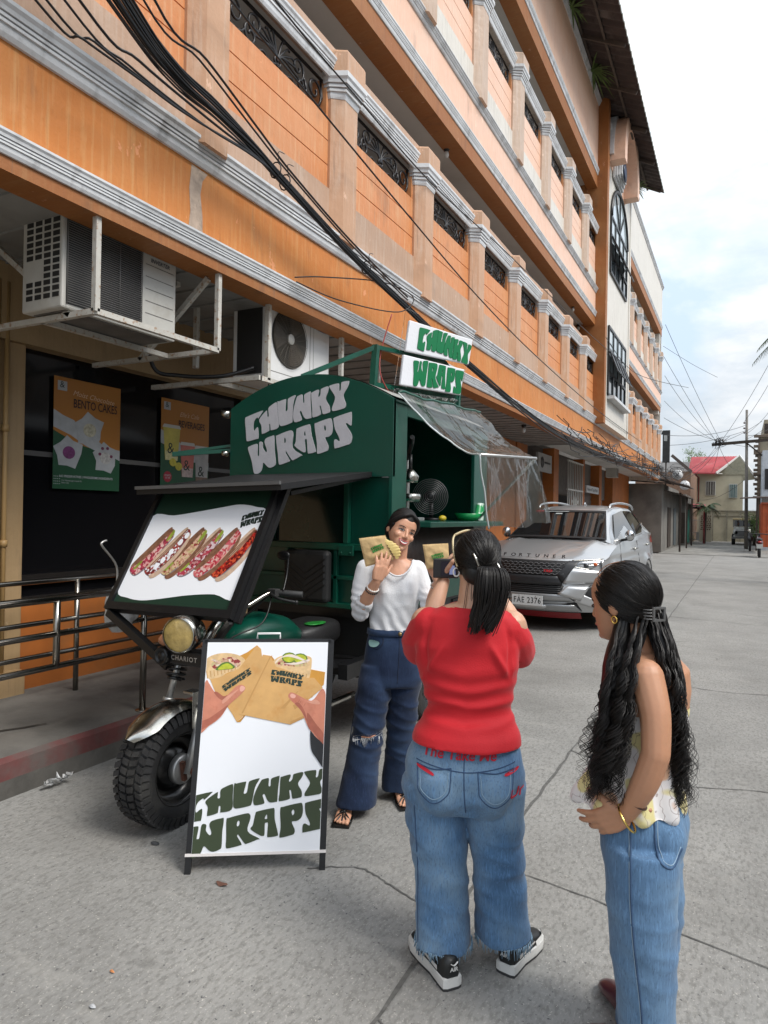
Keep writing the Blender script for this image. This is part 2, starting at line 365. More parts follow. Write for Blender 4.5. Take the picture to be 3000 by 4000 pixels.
# upper fascias
run('beam', rect(F-.26, F, 6.665, 6.88), BROWN, SPL); run('cornice', mould_profile(6.88, 7.005, .05), MOULD, SPL)
run('fascia', rect(F-.24, F+.002, 7.005, 7.502), PINK, SPL); run('cornice', mould_profile(7.502, 7.612, .075), MOULD, SPL)
run('beam', rect(F-.26, F, 10.26, 10.58), BROWN, SPL); run('cornice', mould_profile(10.58, 10.72, .05), MOULD, SPL)
run('fascia', rect(F-.24, F+.002, 10.72, 12.40), PINK, [(Y0, YT+.05)]); run('fascia', rect(F-.24, F+.002, 10.72, 12.46), CREAM, [(YR-.05, YE)])
run('cornice', mould_profile(12.40, 12.52, .08), MOULD, [(Y0, YT+.05)]); run('cornice', mould_profile(12.46, 12.60, .08), MOULD, [(YR-.05, YE)])
run('parapet', rect(F-.2, F-.01, 12.52, 12.80), TAN, [(Y0, YT+.05)]); run('parapet', rect(F-.2, F-.01, 12.60, 12.72), CREAM, [(YR-.05, YE)])
run('balcony_slab', rect(-5.6, F-.26, 6.72, 6.9), SOFF, SPL); run('balcony_slab', rect(-5.6, F-.26, 10.40, 10.6), SOFF, ALL)
run('end_wall', rect(-9, F-.02, 3.4, 12.6), CREAM, [(YE, YE+.12)])
run('wall', rect(-4.95, F-.02, 6.5, 10.6), CREAM, [(34.2, 34.5)])
pp = MB(); pp.flat([(3.60, 3.625), (3.74, 3.62), (3.735, 3.75), (3.71, 3.9), (3.73, 4.0), (3.78, 4.07), (3.62, 4.075), (3.60, 3.9), (3.615, 3.75)], [], lambda a, b, h: Vector((F+.002+h, a, b)), .003); pp.build('plaster_patch', mat('bare plaster', (.52, .40, .31), .8, var=.35, vscale=9, bmp=.4, bscale=30, dirt=(.16, .13, .11), dscale=12), B)
# pilasters: half-octagon shafts with stepped capitals
OCT = [(-.06, -.20), (0, -.20), (.105, -.118), (.105, .118), (0, .20), (-.06, .20)]
def octp(y, z, k=1., ex=0.): return [Vector((F+(a*k+ex if a > 0 else a), y+b*(k)+(ex if b > 0 else -ex), z)) for a, b in OCT]
def make_pilaster(y, dz, m):
    s = MB(); s.loft([octp(y, 4.215+dz), octp(y, 5.60+dz)], sm=False)
    p = s.build('pilaster', m, B)
    c = MB(); st = [(5.52, .004), (5.55, .012), (5.58, .012), (5.58, .026), (5.605, .026), (5.605, .018), (5.615, .018), (5.615, .036), (5.64, .036), (5.64, .028), (5.65, .028), (5.65, .048), (5.68, .052), (5.70, .066), (5.745, .066)]
    c.loft([octp(y, z+dz, 1, e) for z, e in st], sm=False)
    c.build('capital', MOULD, p)
    c = MB(); c.loft([octp(y, 5.745+dz, 1, .052), octp(y, 5.93+dz, 1, .052), octp(y, 5.955+dz, 1, .04)], sm=False)
    c.build('cap_block', m, p)
    return p
PY = [5.62+1.865*k for k in range(-3, 7)] + [18.45]
PR = [24.75, 26.65, 28.55, 30.45, 32.3, 34.1]
P2Y = [y for y in PY]
for li, dz in enumerate([0, 3.37]):
    proto = make_pilaster(0, dz, TANP if li == 0 else paint('pale pilaster plaster', (.48, .33, .23), (.56, .46, .38), (.6, .5, .42), .45))
    for i, y in enumerate((PY[:-1] if li == 0 else PY[:-1])+PR):
        o = proto if i == 0 else copy_tree(proto, B)
        o.location.y = y
# wrought-iron scroll grilles, one per bay
def spiral(cx, cz, r0, r1, a0, a1, n=22): return [(0, cx+(r0+(r1-r0)*i/n)*cos(a0+(a1-a0)*i/n), cz+(r0+(r1-r0)*i/n)*sin(a0+(a1-a0)*i/n)) for i in range(n+1)]
gm = MB(); H2 = .168; W2 = .72
gm.bar((0, -W2, H2-.012), (0, W2, H2-.012), .02); gm.bar((0, -W2, -H2+.012), (0, W2, -H2+.012), .02)
for sgn in (-1, 1):
    gm.bar((0, sgn*W2, -H2), (0, sgn*W2, H2), .02)
    for pts in (spiral(.56, 0, .15, .03, pi, pi*4.2), spiral(.30, .05, .10, .02, -pi*.5, pi*2.2), spiral(.36, -.07, .085, .02, pi*.4, -pi*2), [(0, .66, .15), (0, .69, .0), (0, .62, -.15)]):
        gm.tube([(p[0], sgn*p[1], p[2]) for p in pts], .011, 5)
    for q in range(5):
        a = .25+.28*q; gm.tube(spline([(0, 0, -.07), (0, sgn*.06*sin(a)*1.2, .0), (0, sgn*.26*sin(a), -.07+.23*cos(a)*.9), (0, sgn*(.30*sin(a)+.02), -.08+.22*cos(a))], 5), .010, 5)
    gm.tube(spline([(0, 0, -.09), (0, sgn*.10, -.13), (0, sgn*.2, -.10), (0, sgn*.26, -.14)], 5), .010, 5)
gm.tube(spiral(0, -.07, .04, .04, 0, 2*pi), .010, 5)
gproto = None
jproto = None
for dz in (0, 3.37):
    cols = [PY[i] for i in range(len(PY)-1)]
    bays = [(a+b)/2 for a, b in zip(PY[:-2], PY[1:-1])] + [17.7] + [(a+b)/2 for a, b in zip(PR[:-1], PR[1:])]
    for y in bays:
        if gproto is None: o = gproto = gm.build('grille', IRON, B)
        else: o = gproto.copy(); COL.objects.link(o)
        o.location = Vector((F-.075, y, 5.522+dz*3.35/3.37)) - Vector((0, 0, 0))
        for s in (-1, 1):
            if jproto is None: jb = MB(); jb.box(F-.19, F-.03, -.06, .06, 5.354, 5.70); jo = jproto = jb.build('jamb', OR2, B)
            else: jo = jproto.copy(); COL.objects.link(jo)
            jo.location = Vector((0, y+s*.76, dz*3.35/3.37))
dk = MB()
dk.box(F-.60, F-.57, Y0, YE, 4.3, 5.5); dk.build('parapet_lining', mat('lining grey', (.30, .30, .30), .8, var=.2), B)
# ------------------------------------------------------------------ tower
TX = -3.23
tw = MB(); tw.box(-6, TX, YT, YR, 4.13, 11.9); tw.build('tower_wall', CREAM, B)
tp = MB(); tp.box(-5.8, TX+.03, YT-.30, YT-.04, 4.11, 12.75); tp.build('tower_pier', BROWN, B)
tp = MB(); tp.box(-5.0, TX+.02, YR+.002, YR+.2, 4.11, 12.0); tp.build('tower_pier', CREAM, B)
tp = MB(); tp.prism([(YT-.002, 11.9), (YR+.2, 11.9), (YR+.2, 12.05), (YT-.002, 12.05)], 'x', -3.8, TX+.05); tp.build('tower_cornice', MOULD, B)
def arch_ring(yc, zc, ro, ri, leg_l, leg_r, x0, x1, name, m):
    po = [(yc-ro, leg_l)]+[(yc-ro*cos(pi*i/20), zc+ro*sin(pi*i/20)) for i in range(21)]+[(yc+ro, leg_r)]
    pi_ = [(yc+ri, leg_r)]+[(yc+ri*cos(pi*i/20), zc+ri*sin(pi*i/20)) for i in range(21)]+[(yc-ri, leg_l)]
    mb = MB(); mb.prism(po+pi_, 'x', x0, x1); return mb.build(name, m, B)
arch_ring(20.1, 11.3, 1.40, 1.04, 11.05, 11.05, TX-.3, -2.82, 'arch', [PINK]); arch_ring(20.1, 11.3, 1.47, 1.36, 11.2, 11.2, TX-.4, -3.10, 'arch_band', MOULD)
sh = MB(); po = [(20.1-1.36, 11.0)]+[(20.1-1.36*cos(pi*i/20), 11.3+1.36*sin(pi*i/20)) for i in range(21)]+[(21.46, 11.0)]
sh.prism(po, 'x', TX-.5, TX+.02); sh.build('tower_gable', PINK, B)
sg = MB()
for k in range(4): sg.box(TX+.02+.05*k, TX+.07+.05*k, 19.2+.09*k, 20.5-.09*k, 10.85+.06*k, 11.55-.06*k)
sg.build('shield', MOULD, B); 
sg = MB(); sg.lathe([(0, 0), (.24, 0), (.26, .03), (.0, .03)], 20, M=Matrix.Translation((TX+.225, 19.85, 11.2)) @ Matrix.Rotation(pi/2, 4, 'Y')); sg.build('emblem', mat('emblem blue', (.03, .05, .10), .4), B)
FRAME = mat('window frame black', (.012, .012, .013), .4); GLASSD = mat('dark window glass', (.03, .04, .045), .06, spec=.9)
SKYGL = mat('pale window glass', (.45, .52, .55), .05, spec=1.0)
def casement(y0, y1, z0, z1, arched):
    fr = MB(); x = TX+.002; cols = 4; rows = 3
    for i in range(cols+1): fr.box(x, x+.05, y0+(y1-y0)*i/cols-.035, y0+(y1-y0)*i/cols+.035, z0, z1)
    for j in range(rows+1): fr.box(x+.002, x+.048, y0, y1, z0+(z1-z0)*j/rows-.035, z0+(z1-z0)*j/rows+.035)
    if arched:
        yc = (y0+y1)/2; ro = (y1-y0)/2
        fr.tube([(x+.03, yc-ro*cos(pi*i/16), z1+ro*.75*sin(pi*i/16)) for i in range(17)], .05, 6)
        for a in (.3, .5, .7): fr.bar((x+.03, yc, z1), (x+.03, yc-ro*cos(pi*a), z1+ro*.75*sin(pi*a)), .04)
    f = fr.build('window', FRAME, B)
    p = MB(); p.box(x-.01, x+.02, y0, y1, z0+(z1-z0)*.34, z1)
    if arched: p.prism([(yc-ro*cos(pi*i/16), z1+ro*.75*sin(pi*i/16)) for i in range(17)], 'x', x-.01, x+.02)
    p.build('pane', SKYGL, f)
    p = MB(); p.box(x-.01, x+.02, y0, y1, z0, z0+(z1-z0)*.34); p.build('pane', GLASSD, f)
    s = MB()                                                       # awning sashes pushed open
    for i in range(cols):
        a = y0+(y1-y0)*(i+.08)/cols; b = y0+(y1-y0)*(i+.92)/cols; zt = z0+(z1-z0)*.63; zb = z0+(z1-z0)*.36
        s.add([(x+.055, a, zt), (x+.055, b, zt), (x+.24, b, zb), (x+.24, a, zb)], [(0, 1, 2, 3)])
        for u in (a, b): s.bar((x+.055, u, zt), (x+.24, u, zb), .035)
        s.bar((x+.24, a, zb), (x+.24, b, zb), .035)
    s.build('sash', FRAME, f)
    return f
casement(18.98, 21.95, 4.95, 6.75, False); casement(19.05, 21.9, 8.25, 9.75, True)
g = MB(); g.box(TX+.005, TX+.20, 19.0, 22.0, 4.82, 4.90); g.build('window_sill', MOULD, B)
# ------------------------------------------------------------------ roof eave of corrugated sheet
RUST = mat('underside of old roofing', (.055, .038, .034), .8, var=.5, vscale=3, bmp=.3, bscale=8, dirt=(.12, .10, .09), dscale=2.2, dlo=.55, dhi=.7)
rf = MB()
def roof(u, v):
    y = Y0+(23.75-Y0)*v; x = -2.36-3.6*u; z = 12.13+.70*u*3.6*.72 + .03*sin(y*2*pi/.26)
    return Vector((x, y, z))
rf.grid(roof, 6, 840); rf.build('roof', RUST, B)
rf = MB()
for i in range(14): y = 23.4-1.9*i; rf.bar((-2.42, y, 12.08), (-4.4, y, 13.12), .05, .09)
for k in (.5, 1.0, 1.6): rf.bar((-2.36-k, Y0, 12.10+.504*k-.01), (-2.36-k, 23.7, 12.10+.504*k-.01), .05, .05)
rf.build('purlins', mat('rusty purlin', (.10, .075, .06), .8, var=.4), B)
rf = MB(); rf.tube([(-2.352, Y0+(23.75-Y0)*i/400, 12.137+.03*sin((Y0+(23.75-Y0)*i/400)*2*pi/.26)) for i in range(401)], .013, 4); rf.build('eave_trim', mat('pale roofing edge', (.55, .60, .58), .6), B)
# ------------------------------------------------------------------ ground floor behind the sidewalk
WX = -4.86
CREAMD = paint('tan column paint', (.36, .24, .12), (.40, .28, .16), (.3, .2, .1), .6)
g = MB(); g.box(WX-.3, WX, 3.36, 6.2, .2, .905); g.box(WX-.3, WX, 6.6, 17.2, .2, 3.62); g.build('wall', mat('shop wall orange', (.42, .125, .02), .65, var=.25, vscale=1.8, bmp=.2, bscale=10, dirt=(.25, .10, .03), dscale=3), B)
g = MB(); g.box(WX-.3, WX+.06, -2, 7.5, 2.88, 3.62); g.build('lintel', CREAMD, B)
g = MB(); g.box(WX-.3, WX+.02, 2.98, 3.355, .2, 2.88); g.box(WX-.3, WX+.14, 2.60, 2.98, .2, 2.88); g.box(WX-.3, WX+.05, -2, 2.6, .2, 2.88); g.box(WX-.1, WX+.02, 6.0, 6.6, .2, 2.88)
g.box(WX, WX+.10, 2.90, 3.34, .22, .42)
g.build('column', CREAMD, B, bevel=.008)
g = MB()
for y, r in ((3.02, .026), (3.105, .022), (3.18, .018)):
    g.tube([(WX+.05, y, .25), (WX+.05, y, 3.3)], r, 8)
    for z in (1.35, 2.2): g.tube([(WX+.05, y, z), (WX+.05, y, z+.05)], r+.01, 8)
g.build('conduit', mat('conduit tan', (.40, .25, .10), .5), B)
g = MB(); g.box(WX-.12, WX-.08, 3.34, 6.1, .9, 2.9); pn = g.build('shop_window', mat('shop glass dark', (.006, .006, .007), .12, spec=.35), B)
g = MB(); g.box(WX-.07, WX-.02, 3.36, 6.1, 1.06, 1.12); g.box(WX-.07, WX-.02, 3.36, 6.1, .905, .95); g.build('window_frame', mat('bronze frame', (.03, .026, .024), .4, metal=.5), pn)
g = MB(); g.box(WX-.078, WX-.074, 3.36, 6.1, 2.05, 2.09); g.build('shelf_line', mat('shelf grey', (.09, .085, .08), .6), pn)
g = MB(); g.prism([(WX, 3.44), (F-.22, 3.44), (F-.22, 3.60), (WX, 3.60)], 'y', Y0, 17.2)
for i in range(60): g.box(WX+.01, F-.23, Y0+.35*i, Y0+.35*i+.02, 3.425, 3.445)
g.build('ceiling', mat('ceiling panels', (.26, .26, .25), .7, var=.15, dirt=(.12, .11, .10), dscale=2), B)
# far shops
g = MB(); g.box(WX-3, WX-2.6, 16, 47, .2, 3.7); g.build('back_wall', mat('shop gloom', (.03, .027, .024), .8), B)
ORW = MATS['shop wall orange']
for a, b in ((16.2, 17.1), (19.9, 20.5), (24.0, 24.35), (27.1, 27.6), (30.2, 34.9)): g = MB(); g.box(WX-.4, WX+.03, a, b, .2, 3.62); g.build('pier', ORW, B)
g = MB(); g.box(WX-.5, WX-.3, 17, 31, 2.35, 3.62); g.build('wall', mat('shop grey', (.16, .14, .125), .8, var=.3), B)
for a, b in ((17.15, 18.4), (20.6, 21.4)): g = MB(); g.box(WX-.35, WX-.3, a, b, .2, 2.35); g.build('door', mat('shop door', (.06, .055, .05), .5), B)
g = MB()
for k in range(22): g.box(WX-.30, WX-.26+.02*(k % 2), 24.4, 27.0, .25+.1*k, .35+.1*k)
g.build('roller_shutter', mat('shutter brown', (.10, .075, .06), .5, var=.2), B)
gt = MB()
for k in range(9): gt.tube([(WX+.05, 21.65+.27*k, .3), (WX+.05, 21.65+.27*k, 3.4)], .022, 5)
for z in (.3, 1.9, 2.5, 3.4): gt.bar((WX+.05, 21.6, z), (WX+.05, 23.9, z), .05)
for a in range(7): gt.bar((WX+.05, 22.75, 1.92), (WX+.05, 22.75+.55*cos(pi*a/6), 1.92+.5*sin(pi*a/6)), .03)
gt.build('gate', mat('gate white', (.62, .60, .56), .5), B)
gt = MB(); gt.box(WX+.02, WX+.05, 21.6, 23.9, .3, 1.2); gt.build('gate_panel', ORW, B)
# sign boards over the far shops
def lampobj(name, label, cat, group=None): return None
WHITE = mat('sign white', (.62, .62, .62), .4)
BLK = mat('black paint', (.010, .010, .011), .45)
s = thing('shop_sign', 'grey shop sign board with a black round emblem over dark doors', 'sign', (WX+.06, 18.65, 3.0))
g = MB(); g.box(WX+.03, WX+.09, 17.95, 19.4, 2.85, 3.34); g.build('board', mat('sign grey', (.38, .37, .36), .5, var=.2), s)
g = MB(); g.lathe([(.11, 0), (.15, 0), (.15, .01), (.11, .01), (.11, 0)], 20, M=Matrix.Translation((WX+.092, 18.35, 3.1)) @ Matrix.Rotation(pi/2, 4, 'Y')); g.box(WX+.092, WX+.10, 18.32, 18.38, 3.0, 3.2)
g.box(WX+.092, WX+.10, 18.6, 19.2, 3.08, 3.13); g.build('emblem', BLK, s)
s = thing('shop_sign', 'narrow white sign strip above a brown roller shutter', 'sign', (WX+.06, 25.5, 2.4))
g = MB(); g.box(WX+.03, WX+.07, 24.5, 26.8, 2.50, 2.75); g.build('board', WHITE, s)
g = MB(); fn = plane_fn((WX+.072, 24.6, 2.57), (0, 1, 0), (0, 0, 1)); text_mesh(g, "Home of Tasty Meals", .16, fn, .004, sx=1.4); g.build('lettering', BLK, s)

# ------------------------------------------------------------------ hand-drawn bubble lettering (unit width 1, height .68, rising to the right)
CHUNKY = {'C':[[(0.0,0.442),(0.027,0.463),(0.165,0.501),(0.169,0.489),(0.132,0.443),(0.12,0.452),(0.09,0.419),(0.083,0.376),(0.092,0.344),(0.115,0.366),(0.13,0.365),(0.136,0.288),(0.117,0.279),(0.032,0.263),(0.017,0.279),(0.01,0.348)]],'H':[[(0.142,0.432),(0.207,0.497),(0.216,0.487),(0.219,0.456),(0.229,0.45),(0.236,0.462),(0.23,0.511),(0.244,0.531),(0.292,0.557),(0.311,0.552),(0.322,0.469),(0.332,0.366),(0.263,0.343),(0.256,0.354),(0.251,0.388),(0.24,0.391),(0.241,0.351),(0.234,0.336),(0.177,0.317),(0.169,0.33),(0.164,0.385)]],'U':[[(0.317,0.555),(0.333,0.566),(0.388,0.579),(0.398,0.571),(0.394,0.496),(0.403,0.486),(0.416,0.501),(0.416,0.57),(0.428,0.587),(0.479,0.605),(0.486,0.596),(0.466,0.534),(0.463,0.414),(0.447,0.391),(0.367,0.372),(0.345,0.38),(0.335,0.408)]],'N':[[(0.5,0.586),(0.512,0.597),(0.544,0.607),(0.553,0.597),(0.558,0.55),(0.567,0.541),(0.572,0.552),(0.568,0.594),(0.579,0.609),(0.618,0.623),(0.625,0.616),(0.63,0.513),(0.638,0.43),(0.626,0.421),(0.591,0.417),(0.569,0.433),(0.543,0.479),(0.532,0.48),(0.531,0.465),(0.549,0.422),(0.544,0.407),(0.494,0.396),(0.476,0.408),(0.468,0.45),(0.477,0.515)]],'K':[[(0.633,0.604),(0.643,0.617),(0.691,0.634),(0.703,0.623),(0.696,0.588),(0.703,0.578),(0.717,0.596),(0.719,0.628),(0.726,0.639),(0.774,0.653),(0.789,0.644),(0.782,0.609),(0.764,0.561),(0.798,0.503),(0.804,0.462),(0.789,0.453),(0.748,0.445),(0.737,0.457),(0.722,0.508),(0.711,0.511),(0.712,0.499),(0.723,0.458),(0.716,0.441),(0.661,0.426),(0.647,0.435),(0.644,0.494)]],'Y':[[(0.796,0.646),(0.808,0.66),(0.866,0.669),(0.879,0.661),(0.882,0.617),(0.889,0.611),(0.897,0.625),(0.899,0.668),(0.913,0.678),(0.959,0.681),(0.966,0.672),(0.954,0.635),(0.921,0.586),(0.925,0.554),(0.942,0.513),(0.937,0.487),(0.914,0.477),(0.836,0.464),(0.822,0.476),(0.827,0.502),(0.847,0.553),(0.84,0.585)]],'W':[[(0.035,0.201),(0.052,0.222),(0.114,0.239),(0.129,0.226),(0.13,0.149),(0.139,0.143),(0.148,0.155),(0.146,0.244),(0.163,0.256),(0.179,0.246),(0.183,0.206),(0.211,0.172),(0.223,0.178),(0.22,0.199),(0.199,0.249),(0.212,0.279),(0.272,0.298),(0.291,0.291),(0.297,0.191),(0.31,0.087),(0.3,0.063),(0.263,0.047),(0.232,0.055),(0.197,0.086),(0.186,0.08),(0.176,0.034),(0.157,0.01),(0.123,0.0),(0.096,0.014),(0.074,0.104)]],'R':[[(0.31,0.282),(0.328,0.302),(0.434,0.333),(0.463,0.327),(0.473,0.294),(0.47,0.198),(0.557,0.142),(0.547,0.134),(0.483,0.105),(0.461,0.109),(0.412,0.17),(0.405,0.17),(0.405,0.158),(0.443,0.103),(0.432,0.091),(0.359,0.071),(0.34,0.081),(0.331,0.148)],[(0.386,0.255),(0.391,0.279),(0.403,0.269),(0.403,0.245),(0.392,0.235)]],'A':[[(0.502,0.332),(0.517,0.349),(0.609,0.372),(0.629,0.364),(0.643,0.288),(0.682,0.178),(0.677,0.16),(0.625,0.151),(0.61,0.162),(0.601,0.254),(0.587,0.261),(0.58,0.249),(0.59,0.171),(0.578,0.161),(0.553,0.169),(0.488,0.213),(0.498,0.245)],[(0.574,0.308),(0.582,0.324),(0.589,0.296),(0.586,0.29),(0.574,0.29)]],'P':[[(0.669,0.363),(0.69,0.383),(0.793,0.41),(0.817,0.404),(0.83,0.351),(0.826,0.299),(0.799,0.273),(0.765,0.266),(0.794,0.207),(0.795,0.178),(0.781,0.166),(0.712,0.147),(0.695,0.157),(0.693,0.227)],[(0.752,0.342),(0.76,0.361),(0.77,0.347),(0.771,0.327),(0.762,0.317)]],'S':[[(0.838,0.394),(0.851,0.416),(0.974,0.447),(0.993,0.441),(0.993,0.358),(0.983,0.351),(0.956,0.368),(0.946,0.366),(0.95,0.351),(0.991,0.292),(1.0,0.258),(0.989,0.218),(0.953,0.205),(0.863,0.184),(0.85,0.191),(0.846,0.24),(0.861,0.251),(0.888,0.236),(0.895,0.244),(0.884,0.273),(0.853,0.327)]]}
def clip_poly(p, k, lim, keep_less):
    o = []; n = len(p); ins = (lambda q: q[k] <= lim) if keep_less else (lambda q: q[k] >= lim)
    for i in range(n):
        a, b = p[i], p[(i+1) % n]
        if ins(a): o.append(a)
        if ins(a) != ins(b):
            t = (lim-a[k])/(b[k]-a[k]); o.append((a[0]+t*(b[0]-a[0]), a[1]+t*(b[1]-a[1])))
    return o
def chunky(mb, warp, fn, th, words='CHUNKYWRAPS', umin=None, umax=None, mi=0, k=3):
    for ch in words:
        ls = [[warp(*p) for p in smooth_closed(l, k)] for l in CHUNKY[ch]]
        if umin is not None: ls[0] = clip_poly(ls[0], 0, umin, False)
        if umax is not None: ls[0] = clip_poly(ls[0], 0, umax, True)
        if len(ls[0]) > 2: mb.flat(ls[0], ls[1:], fn, th, mi)
GREEN = mat('cart green paint', (.002, .066, .043), .32, var=.25, vscale=1.4, bmp=.08, bscale=12, dirt=(.02, .10, .075), dscale=4.5, dlo=.62, dhi=.80, dfac=.35, spec=.5, coat=.15)
GREEN2 = mat('cart green trim', (.002, .075, .046), .35, var=.25, vscale=8, bmp=.1, bscale=30)
LETW = mat('letter white', (.56, .55, .58), .6, var=.10, vscale=14, bmp=.2, bscale=60)
BLACKM = mat('black metal', (.008, .008, .009), .38, var=.3, vscale=9, bmp=.1, bscale=40)
RUBBER = mat('tyre rubber', (.018, .018, .019), .75, var=.4, vscale=14, bmp=.3, bscale=50, dirt=(.06, .058, .052), dscale=6, dlo=.5, dhi=.75, dfac=.6)
CHROME = mat('worn chrome', (.55, .54, .50), .22, metal=1., var=.35, vscale=12, dirt=(.16, .12, .08), dscale=9, dlo=.55, dhi=.75)
STEEL = mat('stainless tube', (.34, .32, .29), .22, metal=1., var=.25, vscale=6)
ALU = mat('fork aluminium', (.55, .55, .54), .4, metal=.8, var=.2, vscale=10)
# ------------------------------------------------------------------ food cart on a three-wheeled motorcycle
T = thing('food_cart_tricycle', 'dark green motor tricycle food cart with arched front and white bubble lettering', 'food cart', (-2.8, 4.6, 0))
FY = 4.17; XL, XR = -3.53, -2.11; RY = 6.12; ZB = .97
def arch(x, a=XL, b=XR, z0=2.435, rise=.215):
    t = (x-a)/(b-a)*2-1; return z0+rise*(1-t*t)
def archpoly(z0, a=XL, b=XR, ins=0.): return [(a+ins, z0)]+[(a+ins+(b-a-2*ins)*i/24, arch(a+ins+(b-a-2*ins)*i/24)-ins) for i in range(25)]+[(b-ins, z0)]
g = MB()
g.prism(archpoly(1.90), 'y', FY, FY+.035)                              # arched name board
bodyp = g.build('body', GREEN, T, bevel=.004)
g = MB(); g.prism(archpoly(ZB), 'y', RY-.03, RY); g.build('rear_wall', GREEN, T)
g = MB(); g.prism([(XL+.01, ZB), (XL+.01, 1.897), (XR-.01, 1.897), (XR-.01, ZB)], 'y', FY+.05, FY+.075); g.build('front_panel', GREEN, T)
g = MB(); g.prism([(-3.10, 1.43), (-3.10, 1.86), (-2.52, 1.86), (-2.52, 1.43)], 'y', FY+.040, FY+.052); g.build('cab_window', mat('dirty dark acrylic', (.004, .022, .018), .12, var=.5, vscale=5, spec=.6, dirt=(.03, .06, .05), dscale=3.5, dlo=.5, dhi=.8, dfac=.5), T)
g = MB()                                                               # near side: corner post, sill wall, header, end post
g.box(XR-.03, XR, FY+.001, FY+.22, ZB, 2.437); g.box(XR-.031, XR-.001, FY+.22, RY, 2.34, 2.436); g.box(XR-.03, XR, RY-.34, RY-.031, ZB, 2.40)
g.box(XR-.029, XR-.001, FY+.22, RY-.34, ZB, 1.12); g.build('side_wall', GREEN, T, bevel=.004)
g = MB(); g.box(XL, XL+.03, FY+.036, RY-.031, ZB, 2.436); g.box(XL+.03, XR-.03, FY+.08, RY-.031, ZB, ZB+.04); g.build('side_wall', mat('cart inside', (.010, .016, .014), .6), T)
g = MB()
for k in range(64): y = FY+.23+k*.0222; g.tube([(XR-.012, y, 1.12), (XR-.012, y, 1.55)], .011, 6)
g.build('ribbed_skirt', mat('brown slats', (.028, .014, .010), .5, var=.4, vscale=8), T)
g = MB(); g.box(XR-.52, XR+.16, FY+.30, RY+.02, 1.552, 1.592); g.build('counter', GREEN2, T, bevel=.006)
g = MB()
def roofp(u, v):
    x = XL-.02+(XR-XL+.04)*u; return Vector((x, FY+.04+(RY-FY-.02)*v, arch(min(max(x, XL), XR))+.008))
g.grid(roofp, 24, 4); g.build('cart_roof', mat('galvanised roof sheet', (.40, .40, .38), .45, metal=.4, var=.3, vscale=4), T)
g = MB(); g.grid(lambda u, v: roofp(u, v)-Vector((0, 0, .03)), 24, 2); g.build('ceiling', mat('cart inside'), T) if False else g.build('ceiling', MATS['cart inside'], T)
g = MB()                                                               # frame bars on the front
g.bar((XL, FY+.02, 1.405), (XR-.02, FY+.02, 1.405), .055, .045); g.bar((XL+.02, FY+.02, 1.185), (XR-.02, FY+.02, 1.185), .028); g.bar((XL, FY+.02, .985), (XR, FY+.02, .985), .035)
g.bar((-2.475, FY+.021, 1.43), (-2.475, FY+.021, 1.89), .045, .04); g.bar((-2.56, FY+.021, .98), (-2.56, FY+.021, 1.38), .03); g.bar((-2.98, FY+.021, .98), (-2.98, FY+.021, 1.38), .03); g.bar((-3.12, FY+.021, 1.43), (-3.12, FY+.021, 1.89), .035)
g.box(-2.52, -2.40, FY-.02, FY-.005, 1.345, 1.42); g.build('front_frame', GREEN2, T, bevel=.003)
g = MB()
for x in (-2.495, -2.425): g.ell((x, FY-.022, 1.365), (.008, .004, .008), 8, 6)
g.build('bolts', GREEN2, T)
lt = MB(); chunky(lt, lambda a, b: (a*.951, b*.951), plane_fn((-3.385, FY-.001, 1.930), (1, 0, 0), (0, 0, 1)), .004); lt.build('lettering', LETW, T)
g = MB(); g.loft([[Vector((XR+.0, FY+.23, 2.44)), Vector((XR+.0, FY+.23, 2.42)), Vector((XR+.0, FY+.23, 2.40))], [Vector((XR, FY+.5, 2.37)), Vector((XR, FY+.5, 2.34)), Vector((XR, FY+.5, 2.33))]], cap=False, close=False)
# cab canopy
g = MB(); v0 = [(-3.37, 3.10, 1.772), (-2.26, 3.10, 1.802), (-2.27, FY-.002, 1.934), (-3.45, FY-.002, 1.925)]
g.add([(x, y, z) for x, y, z in v0]+[(x, y, z-.035) for x, y, z in v0], [(0,1,2,3),(7,6,5,4),(0,4,5,1),(1,5,6,2),(2,6,7,3),(3,7,4,0)]); g.build('canopy', mat('canopy black', (.007, .007, .008), .6, var=.3, vscale=6), T)
g = MB(); g.bar((-3.37, 3.092, 1.778), (-2.26, 3.092, 1.808), .016, .02); g.build('canopy_trim', mat('scuffed trim', (.10, .10, .10), .4), T)
# tilted menu board in front of the driver
O = Vector((-3.29, 2.85, 1.085)); U = Vector((.895, -.0, .02)); V = Vector((.0, .40, .68)); bn = U.cross(V).normalized()
Un = U.normalized(); Vn = V.normalized(); bw, bh = .895, V.length
mf = lambda a, b, h: O+Un*a+Vn*b+bn*h
g = MB()
for a0, a1, b0, b1 in ((-.025, bw+.025, -.035, .010), (-.025, bw+.025, bh-.010, bh+.022), (-.025, .010, .010, bh-.010), (bw-.010, bw+.025, .010, bh-.010)):
    g.add([mf(a, b, h) for h in (-.05, .018) for a, b in ((a0, b0), (a1, b0), (a1, b1), (a0, b1))], [(0,3,2,1),(4,5,6,7),(0,1,5,4),(1,2,6,5),(2,3,7,6),(3,0,4,7)])
g.bar(mf(bw+.043, -.04, -.035), mf(bw+.043, bh+.03, -.035), .032); g.bar(mf(bw+.05, bh, -.06), (-2.30, FY, 1.90), .025)
mbf = g.build('menu_board', BLACKM, T, bevel=.003)
g = MB(); g.flat([(0, 0), (bw, 0), (bw, bh), (0, bh)], [], mf, -.001); g.build('board_sheet', mat('print dark green', (.012, .035, .022), .35), mbf)
WP = mat('print white', (.80, .81, .84), .35)
